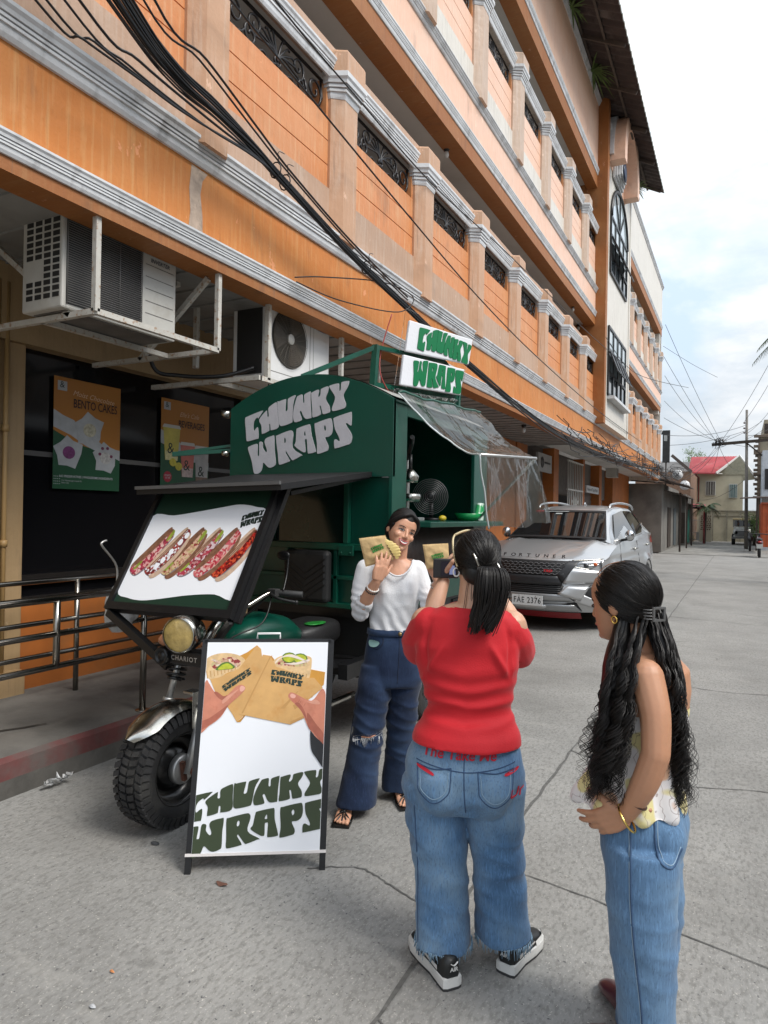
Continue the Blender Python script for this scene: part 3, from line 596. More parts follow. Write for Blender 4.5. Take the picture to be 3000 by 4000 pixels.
g = MB(); wv = [(x*.905, y) for x, y in smooth_closed([(.005, .09), (.12, .045), (.26, .035), (.42, .055), (.62, .085), (.82, .10), (.985, .085), (.985, .35), (.985, .615), (.88, .66), (.74, .678), (.60, .66), (.40, .63), (.2, .605), (.005, .60), (.005, .35)], 4)]
g.flat(wv, [], mf, .001); g.build('board_print', WP, mbf)
# the row of six filled wraps printed on the board
random.seed(5)
TORT = mat('print tortilla', (.62, .44, .32), .4, var=.35, vscale=30); TSH = mat('print tortilla brown', (.26, .12, .07), .4, var=.5, vscale=40)
def filling(name, cols):
    m, t, b = nm(name); N = t.nodes; L = t.links
    tcn = N.new('ShaderNodeTexCoord'); v = N.new('ShaderNodeTexVoronoi'); v.inputs['Scale'].default_value = 75; L.new(tcn.outputs['Object'], v.inputs['Vector'])
    sp = N.new('ShaderNodeSeparateColor'); L.new(v.outputs['Color'], sp.inputs[0]); r = N.new('ShaderNodeValToRGB'); r.color_ramp.interpolation = 'CONSTANT'
    e = r.color_ramp.elements; e[0].color = (*cols[0], 1); e[1].position = 1/len(cols); e[1].color = (*cols[1], 1)
    for i, c in enumerate(cols[2:]): q = e.new((i+2)/len(cols)); q.color = (*c, 1)
    L.new(sp.outputs[0], r.inputs[0]); L.new(r.outputs[0], b.inputs['Base Color']); b.inputs['Roughness'].default_value = .4
    return m
FILL = [filling('print filling pink', [(.45, .05, .09), (.62, .30, .28), (.30, .03, .05), (.65, .45, .40), (.25, .02, .05)]),
        filling('print filling dark', [(.20, .02, .02), (.70, .68, .70), (.35, .06, .05), (.12, .02, .02)]),
        filling('print filling beige', [(.62, .40, .28), (.45, .25, .15), (.25, .03, .03), (.5, .42, .2)]),
        filling('print filling mixed', [(.40, .04, .07), (.60, .48, .50), (.20, .02, .03), (.45, .2, .2)]),
        filling('print filling red', [(.52, .10, .12), (.62, .25, .22), (.40, .03, .05), (.6, .42, .38)]),
        filling('print filling chilli', [(.42, .02, .012), (.22, .01, .01), (.55, .08, .03), (.10, .008, .006)])]
GRN = mat('print lettuce', (.30, .38, .05), .4, var=.4, vscale=30)
for i in range(6):
    g = MB(); dx = .126*i; s = lambda p: (p[0]*.92+dx-.02, p[1]*1.02+.0)
    back = smooth_closed([(.045, .255), (.11, .345), (.20, .462), (.243, .508), (.262, .505), (.262, .475), (.20, .36), (.10, .245), (.06, .235)], 3)
    jit = lambda L_: [(x+random.uniform(-.006, .006), y+random.uniform(-.006, .006)) for x, y in L_]
    fil = smooth_closed(jit([(.045, .232), (.10, .255), (.15, .31), (.20, .37), (.262, .475), (.28, .49), (.298, .465), (.29, .43), (.265, .375), (.235, .32), (.19, .26), (.15, .22), (.11, .192), (.07, .20)]), 2)
    front = smooth_closed([(.105, .19), (.15, .213), (.20, .262), (.245, .325), (.285, .40), (.30, .465), (.312, .455), (.305, .385), (.25, .275), (.18, .195), (.13, .172)], 3) if i in (1, 2, 4, 5) else None
    g.flat([(x+.006, y-.008) for x, y in map(s, fil)], [], mf, .0014, 5)
    g.flat([s(p) for p in back], [], mf, .0018, 0)
    for q in range(4): a = .02*q; g.flat([s(p) for p in ((.075+a, .255), (.082+a, .25), (.262+a*.3, .495), (.258+a*.3, .50))], [], mf, .0022, 1)
    g.flat([s(p) for p in fil], [], mf, .0026, 2)
    if front: g.flat([s(p) for p in front], [], mf, .0034, 0)
    if i in (0, 2, 3):
        g.flat([s(p) for p in smooth_closed([(.075, .225), (.10, .23), (.13, .275), (.11, .275)], 4)], [], mf, .003, 3); g.flat([s(p) for p in smooth_closed([(.255, .42), (.28, .425), (.298, .475), (.28, .49)], 4)], [], mf, .0031, 3)
    if i == 1:
        for a, b in ((.135, .25), (.165, .29), (.205, .345), (.25, .41), (.28, .455)): g.flat([s((a+.018*cos(t), b+.022*sin(t))) for t in np.linspace(0, 2*pi, 12)[:-1]], [], mf, .0036, 4)
    g.build('wrap_print', [TORT if i % 2 else TSH, TSH, FILL[i], GRN, WP, mat('print shadow', (.22, .20, .21), .5)], mbf)
g = MB(); chunky(g, lambda a, b: (.725+a*.145, .520+b*.175), mf, .003); g.build('lettering', mat('print black green', (.010, .022, .014), .4), mbf)
# arms that carry the board
for a_, b_, w_ in (((-3.29, 2.84, 1.04), (-2.80, 2.83, .78), .045), ((-2.38, 2.84, 1.06), (-2.62, 2.90, .82), .03), ((-3.3, 3.18, 1.78), (-3.45, FY, 1.90), .03)): g = MB(); g.bar(a_, b_, w_); g.build('board_arm', BLACKM, T)
# motorcycle front end
RX = Matrix.Rotation(pi/2, 4, 'Y')
def wheel_mb(r, wd, rim):
    g = MB(); pr = [(rim, -wd*.42), (rim+.03, -wd*.5), (r-.05, -wd*.52), (r-.022, -wd*.46), (r-.012, -wd*.40), (r-.012, wd*.40), (r-.022, wd*.46), (r-.05, wd*.52), (rim+.03, wd*.5), (rim, wd*.42)]
    g.lathe(pr, 48, M=RX); return g
WC = Vector((-2.65, 2.70, .296)); wr = .296
g = wheel_mb(wr, .185, .172)
for k in range(44):                                                    # lug blocks
    a = 2*pi*k/44
    for x, w_, sk in ((-.074, .040, .5), (-.024, .042, -.35), (.026, .042, .35), (.076, .040, -.5)):
        aa = a+(.07 if abs(x) < .05 else 0); R_ = Matrix.Rotation(aa, 4, 'X')
        ps = []
        for h in (wr-.014, wr+.004 if abs(x) < .05 else wr-.001):
            for i, j in ((-1, -1), (1, -1), (1, 1), (-1, 1)): ps.append(R_ @ Vector((x+i*w_*.46, j*.0135+i*sk*.012, h)))
        g.add(ps, [(0,3,2,1),(4,5,6,7),(0,1,5,4),(1,2,6,5),(2,3,7,6),(3,0,4,7)])
    for sx in (-1, 1):
        R_ = Matrix.Rotation(a, 4, 'X'); ps = []
        for e in (.096, .104):
            for j, h in ((-.013, wr-.055), (.013, wr-.055), (.014, wr-.012), (-.014, wr-.012)): ps.append(R_ @ Vector((sx*(e-(.012 if h > wr-.02 else 0)), j, h)))
        g.add(ps, [(0,3,2,1),(4,5,6,7),(0,1,5,4),(1,2,6,5),(2,3,7,6),(3,0,4,7)])
Mw = Matrix.Translation(WC)
g.v = [tuple(Mw @ Vector(p)) for p in g.v]; fw = g.build('front_wheel', RUBBER, T)
g = MB(); g.lathe([(.19, .085), (.182, .088), (.172, .06), (.165, .02), (.13, .0), (.11, .012), (.09, .05), (.0, .055)], 40, M=Mw @ RX); g.lathe([(.19, -.085), (.172, -.06), (.165, -.02), (.0, -.03)], 40, M=Mw @ RX); g.build('rim', mat('rim gloss black', (.008, .008, .008), .25), fw)
g = MB(); g.lathe([(.0, .10), (.07, .10), (.076, .094), (.076, .06), (.0, .06)], 28, M=Mw @ RX); g.build('brake_drum', ALU, fw)
RUSTP = mat('rusty steel', (.11, .04, .022), .8, var=.5, vscale=30)
g = MB(); g.bar(WC+Vector((.112, -.03, .05)), WC+Vector((.112, -.012, -.05)), .022); g.tube([WC+Vector((.10, 0, 0)), WC+Vector((.19, 0, 0))], .014, 6); g.tube([WC+Vector((.158, 0, 0)), WC+Vector((.172, 0, 0))], .024, 6); g.build('brake_lever', RUSTP, fw)
for sx in (-.135, .135):
    fkb = MB(); sp = MB()
    a = WC+Vector((sx, 0, -.0)); b = WC+Vector((sx*.92, .14, .40)); d = (b-a)
    fk = MB(); fk.tube([a-d*.04, a+d*.75], [.031, .029], 12); fk.tube([a+d*.75, a+d*.79], .034, 12); fk.tube([a+d*.79, a+d*1.65], .018, 10)
    fkb.tube([a+d*1.02, a+d*1.06], .04, 10); fkb.tube([a+d*1.42, a+d*1.5], .042, 10)
    x = d.normalized().orthogonal(); y = d.normalized().cross(x)
    sp.tube([a+d*(1.05+.38*t/70)+x*.037*cos(t*.55)+y*.037*sin(t*.55) for t in range(71)], .0065, 5)
    fo = fk.build('fork_leg', ALU, T); fkb.build('collar', BLACKM, fo); sp.build('spring', BLACKM, fo)
g = MB(); 
def fender(u, v):
    a = radians(-52+104*u); x = (v-.5)*.20; rr = .345-.035*(abs(v-.5)*2)**2.2; tip = max(0, .16-u)/.16
    return WC+Vector((x*(1-.75*tip**1.6), (rr+.012*tip)*sin(a)-.02*tip, (rr+.0*tip)*cos(a)+.012*tip))
g.grid(fender, 36, 12); g.build('front_fender', CHROME, T)
g = MB(); g.box(WC.x+.115, WC.x+.122, WC.y+.03, WC.y+.10, .50, .68); g.box(WC.x+.05, WC.x+.122, WC.y+.03, WC.y+.10, .675, .69); g.build('fender_stay', CHROME, T, bevel=.004)
g = MB(); g.box(-2.82, -2.50, 2.79, 2.88, .805, .885); hb = g.build('fork_bridge', BLACKM, T, bevel=.012)
g = MB(); g.lathe([(.0, .02), (.02, .022), (.024, .012), (.034, .012), (.036, .024), (.046, .024), (.052, .01), (.052, -.05), (0, -.05)], 24, M=Matrix.Translation((-2.80, 2.785, .845)) @ Matrix.Rotation(pi/2, 4, 'X')); g.build('horn', BLACKM, T)
g = MB(); text_mesh(g, "CHARIOT", .036, plane_fn((-2.745, 2.789, .832), (1, 0, 0), (0, 0, 1)), .002, bold=.02, space=1.25); g.build('lettering', mat('badge silver', (.5, .5, .5), .3, metal=.6), hb)
HL = Matrix.Translation((-2.63, 2.74, .985)) @ Matrix.Rotation(radians(14), 4, 'Z') @ Matrix.Rotation(pi/2, 4, 'X')
g = MB(); g.lathe([(.088, .03), (.097, .026), (.10, .0), (.098, -.05), (.075, -.13), (.0, -.16)], 32, M=HL); hd = g.build('headlight', CHROME, T)
g = MB(); g.lathe([(0, .034), (.04, .033), (.07, .028), (.089, .022)], 32, M=HL); g.build('lens', mat('yellowed lens', (.50, .36, .12), .15, var=.4, vscale=18, bmp=.3, bscale=40, spec=.7), hd)
for sx, x in ((-1, -2.765), (1, -2.46)):
    g = MB(); g.tube([(-2.63+sx*.09, 2.80, .93), (x, 2.80, .935)], .012, 8); g.ell((x+sx*.015, 2.785, .935), (.042, .045, .033), 14, 10); g.build('turn_signal', mat('faded orange plastic', (.36, .15, .075), .35), T)
g = MB(); g.tube(spline([(-2.95, 3.42, 1.15), (-2.82, 3.36, 1.16), (-2.76, 3.15, 1.09), (-2.65, 3.08, 1.06), (-2.54, 3.15, 1.09), (-2.48, 3.33, 1.165), (-2.36, 3.40, 1.155)], 6), .013, 8); g.tube([(-2.64, 2.92, .9), (-2.64, 3.1, 1.06)], .03, 8)
hbb = g.build('handlebar', CHROME, T)
g = MB(); g.tube([(-2.45, 3.36, 1.16), (-2.32, 3.42, 1.152)], .020, 10); g.tube([(-2.92, 3.41, 1.155), (-3.03, 3.44, 1.15)], .020, 10); g.box(-2.50, -2.44, 3.31, 3.36, 1.14, 1.185); g.build('grip', mat('grip rubber', (.03, .03, .03), .6), hbb, bevel=.004)
g = MB(); g.tube(spline([(-2.48, 3.31, 1.16), (-2.41, 3.30, 1.135), (-2.31, 3.34, 1.115)], 5), .009, 6); g.ell((-2.31, 3.34, 1.115), (.013, .013, .013), 8, 6); g.tube(spline([(-2.48, 3.33, 1.15), (-2.45, 3.2, 1.0), (-2.55, 3.0, .9), (-2.62, 2.95, .6), (-2.58, 2.75, .36)], 8), .005, 5); g.tube(spline([(-2.5, 3.33, 1.15), (-2.62, 3.25, 1.02), (-2.72, 3.0, .95)], 8), .006, 5); g.build('lever', mat('cable black', (.012, .012, .012), .5), hbb)
for sx, a, b in ((1, (-2.42, 3.36, 1.17), (-2.50, 3.52, 1.36)),):
    g = MB(); g.tube(spline([a, (-2.44, 3.42, 1.26), b], 6), .006, 6); g.ell((-2.545, 3.53, 1.372), (.05, .012, .03), 12, 8); g.build('mirror', BLACKM, T)
g = MB()
for i, (y, w_, z0, z1) in enumerate([(3.12, .07, .86, .93), (3.2, .14, .80, 1.0), (3.4, .16, .78, 1.02), (3.6, .15, .78, .99), (3.76, .11, .78, .90), (3.80, .08, .79, .86)]):
    pass
rg = []
for (y, w_, z0, z1) in [(3.10, .03, .88, .92), (3.14, .10, .82, .97), (3.24, .15, .79, 1.01), (3.42, .17, .78, 1.025), (3.6, .155, .78, .985), (3.74, .11, .78, .90), (3.80, .05, .79, .85)]:
    rg.append([Vector((-2.64+w_*cos(t), y, (z0+z1)/2+(z1-z0)/2*(abs(sin(t))**.8)*(1 if sin(t) >= 0 else -1))) for t in np.linspace(0, 2*pi, 21)[:-1]])
g.loft(rg); g.build('fuel_tank', GREEN, T)
g = MB(); rg = []
for (y, w_, z1) in [(3.70, .10, .86), (3.74, .15, .89), (3.9, .17, .905), (4.08, .17, .91), (4.15, .15, .90), (4.17, .10, .87)]:
    rg.append([Vector((-2.64+w_*(abs(cos(t))**.6)*(1 if cos(t) >= 0 else -1), y, .82+(z1-.82)*(abs(sin(t))**.6)*(1 if sin(t) >= 0 else -1))) for t in np.linspace(0, 2*pi, 21)[:-1]])
g.loft(rg); st = g.build('seat', mat('seat vinyl black', (.012, .012, .013), .5, bmp=.2, bscale=60), T)
g = MB(); g.ell((-2.54, 3.9, .899), (.06, .10, .006), 16, 6); g.build('sticker', mat('green sticker', (.03, .30, .05), .3, var=.6, vscale=20), st)
g = MB(); g.box(-2.945, -2.57, FY-.09, FY-.005, 1.005, 1.375); bc = g.build('backrest', mat('backrest vinyl', (.018, .018, .019), .55, var=.4, vscale=9, bmp=.3, bscale=18, dirt=(.05, .05, .048), dscale=5, dlo=.5, dhi=.75), T, bevel=.03)
g = MB()
for k in range(5): g.bar((-2.76, FY-.092, 1.03+.045*k), (-2.585, FY-.09, 1.14+.045*k), .008); g.bar((-2.76, FY-.092, 1.03+.045*k), (-2.93, FY-.09, 1.14+.045*k), .008)
g.build('quilting', BLACKM, bc)
# engine, chassis and rear wheels
g = MB(); g.lathe([(0, -.16), (.10, -.16), (.13, -.10), (.13, .10), (.10, .16), (0, .16)], 20, M=Matrix.Translation((-2.64, 3.5, .50)) @ RX)
for k in range(9): g.box(-2.73, -2.55, 3.36-.02, 3.36+.10, .55+.022*k, .562+.022*k)
g.box(-2.72, -2.56, 3.55, 3.8, .42, .62); g.build('engine', mat('engine grey', (.035, .034, .033), .5, metal=.4, var=.5, vscale=10), T)
g = MB(); g.tube(spline([(-2.52, 3.36, .62), (-2.47, 3.3, .45), (-2.46, 3.6, .36), (-2.46, 4.3, .34)], 6), .022, 8); g.build('exhaust', CHROME, T)
g = MB()
for x in (-3.1, -2.3): g.bar((x, FY-.3, .60), (x, RY, .60), .07, .1)
g.bar((-3.1, FY+.02, .6), (-2.3, FY+.02, .6), .06); g.bar((-3.1, 5.1, .6), (-2.3, 5.1, .6), .06); g.bar((-2.64, 3.0, .85), (-2.64, 3.9, .55), .05); g.bar((-2.64, 3.2, .45), (-2.64, 4.2, .5), .05); g.bar((-2.64, 3.95, .6), (-2.3, 4.2, .6), .05); g.bar((-2.64, 3.95, .6), (-3.1, 4.2, .6), .05)
for x in (-3.3, -2.2): g.bar((x, 4.25, .62), (x, 4.25, .97), .05); g.bar((x, 5.9, .62), (x, 5.9, .97), .05)
g.bar((-3.4, 4.25, .93), (-2.15, 4.25, .93), .06); g.bar((-3.4, 5.9, .93), (-2.15, 5.9, .93), .06); g.tube([(-3.4, 5.1, .30), (-2.25, 5.1, .30)], .045, 8); g.bar((-3.4, 4.6, .62), (-2.15, 4.6, .62), .05)
g.build('chassis', BLACKM, T)
for x in (-3.32, -2.27):
    g = wheel_mb(.30, .15, .17); M_ = Matrix.Translation((x, 5.1, .30)); g.v = [tuple(M_ @ Vector(p)) for p in g.v]; rw = g.build('rear_wheel', RUBBER, T)
    g = MB(); g.lathe([(.175, .06), (.16, .03), (.06, .05), (0, .055)], 24, M=M_ @ RX); g.lathe([(.175, -.06), (.16, -.03), (.06, -.05), (0, -.055)], 24, M=M_ @ RX); g.build('rim', MATS['rim gloss black'], rw)
g = MB(); g.box(XL+.1, XR-.05, 4.3, 5.9, .90, .955); g.build('floor_pan', BLACKM, T)
g = MB(); g.box(-3.42, -2.18, 4.28, 4.30, .50, .93); g.build('front_dark_panel', mat('underside dark black', (.006, .006, .006), .7), T)  # black panels, front and sides, added to keep the space under the cart dark
for b_ in ((-2.17, -2.15, 4.32, 4.82), (-2.17, -2.15, 5.42, 6.05), (-3.43, -3.41, 4.3, 6.0)): g = MB(); g.box(*b_, .44, .93); g.build('side_dark_panel', MATS['underside dark black'], T)
g = MB(); g.box(-3.0, -2.3, 4.4, 5.9, .42, .58); g.build('gearbox', BLACKM, T, bevel=.04)
# roof sign on its green frame
a20 = radians(20); SD = Vector((sin(a20), cos(a20), 0)); SP = Vector((-2.35, 4.85, 0)); SN = Vector((cos(a20), -sin(a20), 0))
sfn = lambda u, z, h: SP+SD*u+Vector((0, 0, z))+SN*h
g = MB()
g.bar(sfn(-.30, 2.52, -.06), sfn(-.27, 2.935, -.06), .045); g.bar(sfn(.67, 2.50, -.06), sfn(.69, 2.79, -.06), .04); g.bar(sfn(-.28, 2.63, -.06), sfn(.70, 2.65, -.06), .035); g.bar(sfn(-.27, 2.92, -.061), sfn(.5, 2.93, -.061), .03); g.bar(sfn(.5, 2.93, -.06), sfn(.69, 2.77, -.061), .03)
g.bar(sfn(-.27, 2.92, -.062), (-2.92, 4.24, 2.655), .035); g.bar(sfn(.2, 2.52, -.06), sfn(.2, 2.64, -.06), .03); g.bar(sfn(-.3, 2.53, -.06), sfn(.69, 2.52, -.06), .035)
sg = g.build('sign_frame', GREEN2, T)
ACR, t_, b_ = nm('clear acrylic'); b_.inputs['Transmission Weight'].default_value = 1.0; b_.inputs['Roughness'].default_value = .03; b_.inputs['IOR'].default_value = 1.15; b_.inputs['Base Color'].default_value = (.93, .95, .95, 1)
g = MB(); g.add([sfn(u, z, h) for h in (0, .004) for u, z in ((-.14, 2.56), (.62, 2.62), (.80, 3.17), (-.02, 3.26))], [(0,3,2,1),(4,5,6,7),(0,1,5,4),(1,2,6,5),(2,3,7,6),(3,0,4,7)]); g.build('sign_sheet', ACR, sg)
sgn = mat('sign green letters', (.0, .155, .05), .4); wf = MB(); lf = MB()
def unslope(word, u0, u1, z0, z1, sk):
    ps = [p for c in word for l in CHUNKY[c] for p in l]; sl = .28 if word == 'CHUNKY' else .24
    xs = [p[0] for p in ps]; ys = [p[1]-sl*p[0] for p in ps]; xa, xb, ya, yb = min(xs), max(xs), min(ys), max(ys)
    def f(a, b):
        q = (b-sl*a-ya)/(yb-ya); return (u0+(a-xa)/(xb-xa)*(u1-u0)+sk*q, z0+q*(z1-z0))
    return f
chunky(lf, unslope('CHUNKY', .06, .70, 2.925, 3.145, .05), lambda u, v, h: sfn(u, v, .034+h), .006, 'CHUNKY'); chunky(lf, unslope('WRAPS', .0, .60, 2.655, 2.875, .05), lambda u, v, h: sfn(u, v, .034+h), .006, 'WRAPS')
wf.add([sfn(u, z, h) for h in (.006, .033) for u, z in ((-.04, 2.915), (.71, 2.93), (.76, 3.15), (-.0, 3.165))], [(0,3,2,1),(4,5,6,7),(0,1,5,4),(1,2,6,5),(2,3,7,6),(3,0,4,7)])
wf.add([sfn(u, z, h) for h in (.006, .033) for u, z in ((-.09, 2.645), (.61, 2.655), (.66, 2.88), (-.06, 2.885))], [(0,3,2,1),(4,5,6,7),(0,1,5,4),(1,2,6,5),(2,3,7,6),(3,0,4,7)])
wf.build('letter_backing', mat('foam white', (.70, .71, .74), .6, bmp=.2, bscale=60), sg, bevel=.008); lf.build('lettering', sgn, sg)
g = MB(); g.tube(spline([sfn(-.12, 3.2, -.05), sfn(-.2, 2.9, -.08), sfn(-.22, 2.7, -.05), sfn(-.1, 2.52, -.02)], 8), .005, 5); g.build('sign_wire', mat('red wire', (.35, .05, .04), .5), sg)
# lamp arm on the far side
g = MB(); g.bar((XL, FY+.05, 2.12), (XL-.45, FY-.15, 2.08), .03); g.bar((XL, FY+.05, 2.16), (XL-.45, FY-.15, 2.09), .02); g.build('side_flap', GREEN2, T)
g = MB(); g.tube([(XL-.01, FY-.01, 2.09), (XL-.05, FY-.04, 2.09)], .022, 8); g.build('lamp_fitting', CHROME, T); g = MB(); g.tube([(XL+.0, FY-.01, 2.39), (XL-.06, FY-.04, 2.40)], .03, 10); g.build('lamp_fitting', CHROME, T)

# ------------------------------------------------------------------ A-frame pavement sign
LF = Vector((-2.196, 2.347, 0)); au = Vector((.837, .547, 0)); an = Vector((.547, -.837, 0)); av = (Vector((0, 0, 1.012))-an*.22).normalized(); aN = au.cross(av)
afn = lambda a, b, h: LF+au*(a+.028*b)+av*b+aN*h
A = thing('sandwich_board', 'white folding sandwich board with two held wraps and dark green bubble lettering', 'sandwich board', (-2.0, 2.7, 0))
g = MB()
for x in (.0, .607): g.bar(afn(x+.004, .0, -.012), afn(x+.004, 1.045, -.012), .028, .022, up=aN)
g.bar(afn(0, 1.038, -.012), afn(.612, 1.038, -.012), .022, up=aN)
g.build('frame', BLACKM, A)
g = MB()
bl = lambda x: LF+au*x-an*.50
for x in (.03, .60): g.bar(bl(x), afn(x, 1.03, -.03), .026, .02)
g.bar(bl(.03)+Vector((0, 0, .1))+an*.02, bl(.6)+Vector((0, 0, .1))+an*.02, .02); fr = g.build('rear_frame', BLACKM, A)
g = MB(); rb = lambda x, t: bl(x).lerp(afn(x, 1.03, -.035), t)
g.add([rb(.04, .12), rb(.59, .12), rb(.59, .98), rb(.04, .98)], [(0, 1, 2, 3)]); g.add([rb(.04, .12)-an*.004, rb(.59, .12)-an*.004, rb(.59, .98)-an*.004, rb(.04, .98)-an*.004], [(3, 2, 1, 0)]); g.build('rear_panel', BLACKM, A)
g = MB(); g.bar(afn(-.012, .082, .0), afn(.626, .082, .0), .012, .012, up=aN); g.build('bottom_strip', mat('strip white', (.7, .66, .64), .5), A)
g = MB(); g.tube([afn(.25, 1.045, -.02), afn(.25, 1.075, -.02), afn(.36, 1.075, -.02), afn(.36, 1.045, -.02)], .006, 6); g.build('handle', mat('handle white', (.7, .7, .7), .4), A)
g = MB(); g.flat([(.016, .088), (.596, .088), (.596, 1.032), (.016, 1.032)], [], afn, .003); g.build('panel', mat('sheet white', (.76, .78, .82), .45, var=.03, vscale=3, bmp=.03, bscale=6), A)
def PF(pts, h, mi, k=4, shx=0.028):
    p = smooth_closed(pts, k) if k else pts
    p = [(a-shx*b, b) for a, b in p]
    g.flat(clip_poly(clip_poly(p, 0, .018, False), 0, .594, True), [], afn, h, mi)
PM = [mat('print kraft', (.62, .36, .13), .5, var=.18, vscale=10, dirt=(.50, .24, .06), dscale=14, dlo=.55, dhi=.75), mat('print kraft dark', (.58, .28, .04), .5, var=.25, vscale=12), mat('print wrap', (.72, .50, .26), .5, var=.25, vscale=45), mat('print wrap filling', (.66, .42, .30), .5, var=.4, vscale=60),
      mat('print cucumber', (.50, .55, .03), .4, var=.4, vscale=40), mat('print skin', (.58, .22, .14), .5, var=.25, vscale=12, dirt=(.42, .12, .07), dscale=20, dlo=.55, dhi=.75), mat('print sleeve', (.018, .020, .024), .6, var=.4, vscale=20), mat('print logo ink', (.012, .03, .02), .5), mat('print bag shade', (.46, .25, .08), .5), mat('print nail', (.68, .36, .29), .4), mat('print onion', (.72, .62, .55), .4), mat('print cucumber rim', (.08, .16, .02), .4), FILL[2], mat('print skin shade', (.40, .12, .075), .5, var=.3, vscale=16), mat('print skin light', (.66, .31, .22), .5, var=.2, vscale=16)]
g = MB()
PF([(.106,.767),(.12,.80),(.28,1.018),(.235,.985),(.20,.968),(.15,.92),(.10,.86)], .0034, 1, 0)
PF([(.034,.943),(.079,.974),(.142,.981),(.2,.968),(.227,.942),(.197,.905),(.146,.888),(.107,.865),(.064,.856),(.046,.886)], .0038, 2)
for q in range(9): PF([(.05+.016*q,.862+.005*q),(.054+.016*q,.862+.005*q),(.048+.017*q,.895+.003*q),(.044+.017*q,.895+.003*q)], .0040, 8, 0)
PF([(.066,.931),(.103,.951),(.16,.962),(.204,.942),(.196,.916),(.145,.905),(.088,.902)], .0041, 12)
random.seed(77)
for q in range(16): a_ = random.uniform(.075, .185); b_ = random.uniform(.912, .95); t_ = random.uniform(0, 3); PF([(a_+.013*cos(t_+w_)*(1 if k_ else .3), b_+.009*sin(t_+w_)*(1 if k_ else .3)) for k_, w_ in ((1, 0), (0, 1.57), (1, 3.14), (0, 4.71))], .0042, random.choice((2, 3, 10)))
PF([(.088,.902),(.115,.932),(.148,.938),(.178,.918),(.168,.907),(.134,.903)], .0043, 11); PF([(.098,.904),(.12,.926),(.146,.932),(.168,.916),(.16,.907),(.134,.905)], .0045, 4)
PF([(.064,.858),(.107,.867),(.197,.907),(.28,1.018),(.30,1.0),(.312,.93),(.245,.704),(.198,.66),(.177,.694),(.153,.727),(.106,.767)], .0047, 0, 0)
PF([(.245,.70),(.30,.93),(.312,.935),(.262,.76),(.215,.66),(.198,.66)], .0050, 1, 0)
PF([(.357,.97),(.351,.968),(.376,.936),(.40,.93),(.612,.889),(.607,.831),(.55,.77),(.40,.80),(.32,.95)], .0050, 1, 0)
PF([(.357,.933),(.393,.965),(.469,.973),(.534,.964),(.547,.935),(.532,.85),(.494,.84),(.424,.85),(.388,.90)], .0053, 2)
PF([(.376,.93),(.416,.95),(.493,.953),(.52,.938),(.511,.918),(.435,.918)], .0055, 12)
for cx_, cy_ in ((.437, .958), (.49, .953)):
    PF([(cx_+.036*cos(t), cy_+.026*sin(t)) for t in np.linspace(0, 2*pi, 13)[:-1]], .0057, 11, 0); PF([(cx_+.030*cos(t), cy_+.021*sin(t)) for t in np.linspace(0, 2*pi, 13)[:-1]], .0059, 4, 0)
PF([(.37,.93),(.40,.957),(.44,.962),(.50,.945),(.525,.935),(.52,.943),(.46,.972),(.42,.97),(.38,.95)], .0061, 10); PF([(.41,.93),(.47,.925),(.53,.94),(.53,.95),(.47,.935)], .0061, 10)
for q in range(9): PF([(.385+.017*q,.905-.003*q),(.389+.017*q,.905-.003*q),(.392+.016*q,.855),(.388+.016*q,.855)], .0057, 8, 0)
PF([(.31,.973),(.345,.968),(.376,.916),(.44,.895),(.524,.862),(.56,.862),(.602,.815),(.532,.758),(.522,.679),(.451,.646),(.208,.696)], .0063, 0, 0)
PF([(.46,.735),(.53,.77),(.533,.76),(.47,.715)], .0065, 8, 0); PF([(.45,.66),(.522,.69),(.522,.679),(.451,.648)], .0065, 8, 0); PF([(.345,.966),(.351,.966),(.226,.70),(.218,.70)], .0065, 8, 0); PF([(.40,.72),(.48,.80),(.486,.80),(.42,.72)], .0065, 8, 0)
PF([(.023,.617),(.025,.784),(.046,.852),(.06,.84),(.087,.80),(.123,.767),(.165,.80),(.189,.825),(.217,.831),(.232,.814),(.208,.783),(.158,.738),(.121,.683),(.07,.645)], .0068, 5)
PF([(.024,.622),(.07,.648),(.121,.688),(.155,.738),(.12,.715),(.07,.68),(.024,.66)], .0070, 13); PF([(.087,.795),(.123,.762),(.15,.785),(.13,.78),(.10,.80)], .0070, 13); PF([(.13,.765),(.165,.79),(.20,.812),(.19,.80),(.16,.77),(.13,.745)], .0070, 14)
for c_ in ((.165, .765), (.172, .772), (.19, .785)): PF([(c_[0]-.008, c_[1]+.010), (c_[0]-.004, c_[1]+.004), (c_[0]+.004, c_[1]-.008), (c_[0]-.002, c_[1]+.002)], .0071, 13)
PF([(.205,.815),(.215,.828),(.23,.82),(.228,.808),(.212,.80)], .0071, 9)
PF([(.441,.789),(.461,.793),(.532,.758),(.561,.763),(.601,.811),(.62,.75),(.62,.541),(.558,.606),(.535,.634),(.504,.701),(.474,.735),(.439,.77)], .0068, 5)
PF([(.535,.634),(.56,.61),(.615,.545),(.61,.60),(.57,.65),(.53,.70)], .0070, 13); PF([(.47,.742),(.50,.71),(.53,.66),(.515,.71),(.49,.745)], .0070, 13); PF([(.48,.775),(.53,.752),(.57,.76),(.59,.74),(.55,.742),(.50,.765)], .0070, 14)
for c_ in ((.487, .752), (.495, .748), (.515, .735)): PF([(c_[0]+.006, c_[1]+.010), (c_[0]+.003, c_[1]+.003), (c_[0]-.004, c_[1]-.008), (c_[0], c_[1]+.002)], .0071, 13)
PF([(.446,.782),(.456,.789),(.472,.78),(.468,.768),(.452,.77)], .0071, 9)
PF([(.546,.614),(.564,.595),(.62,.535),(.62,.44),(.578,.49),(.551,.534)], .0073, 6)
g.build('picture', PM, A)
g = MB()
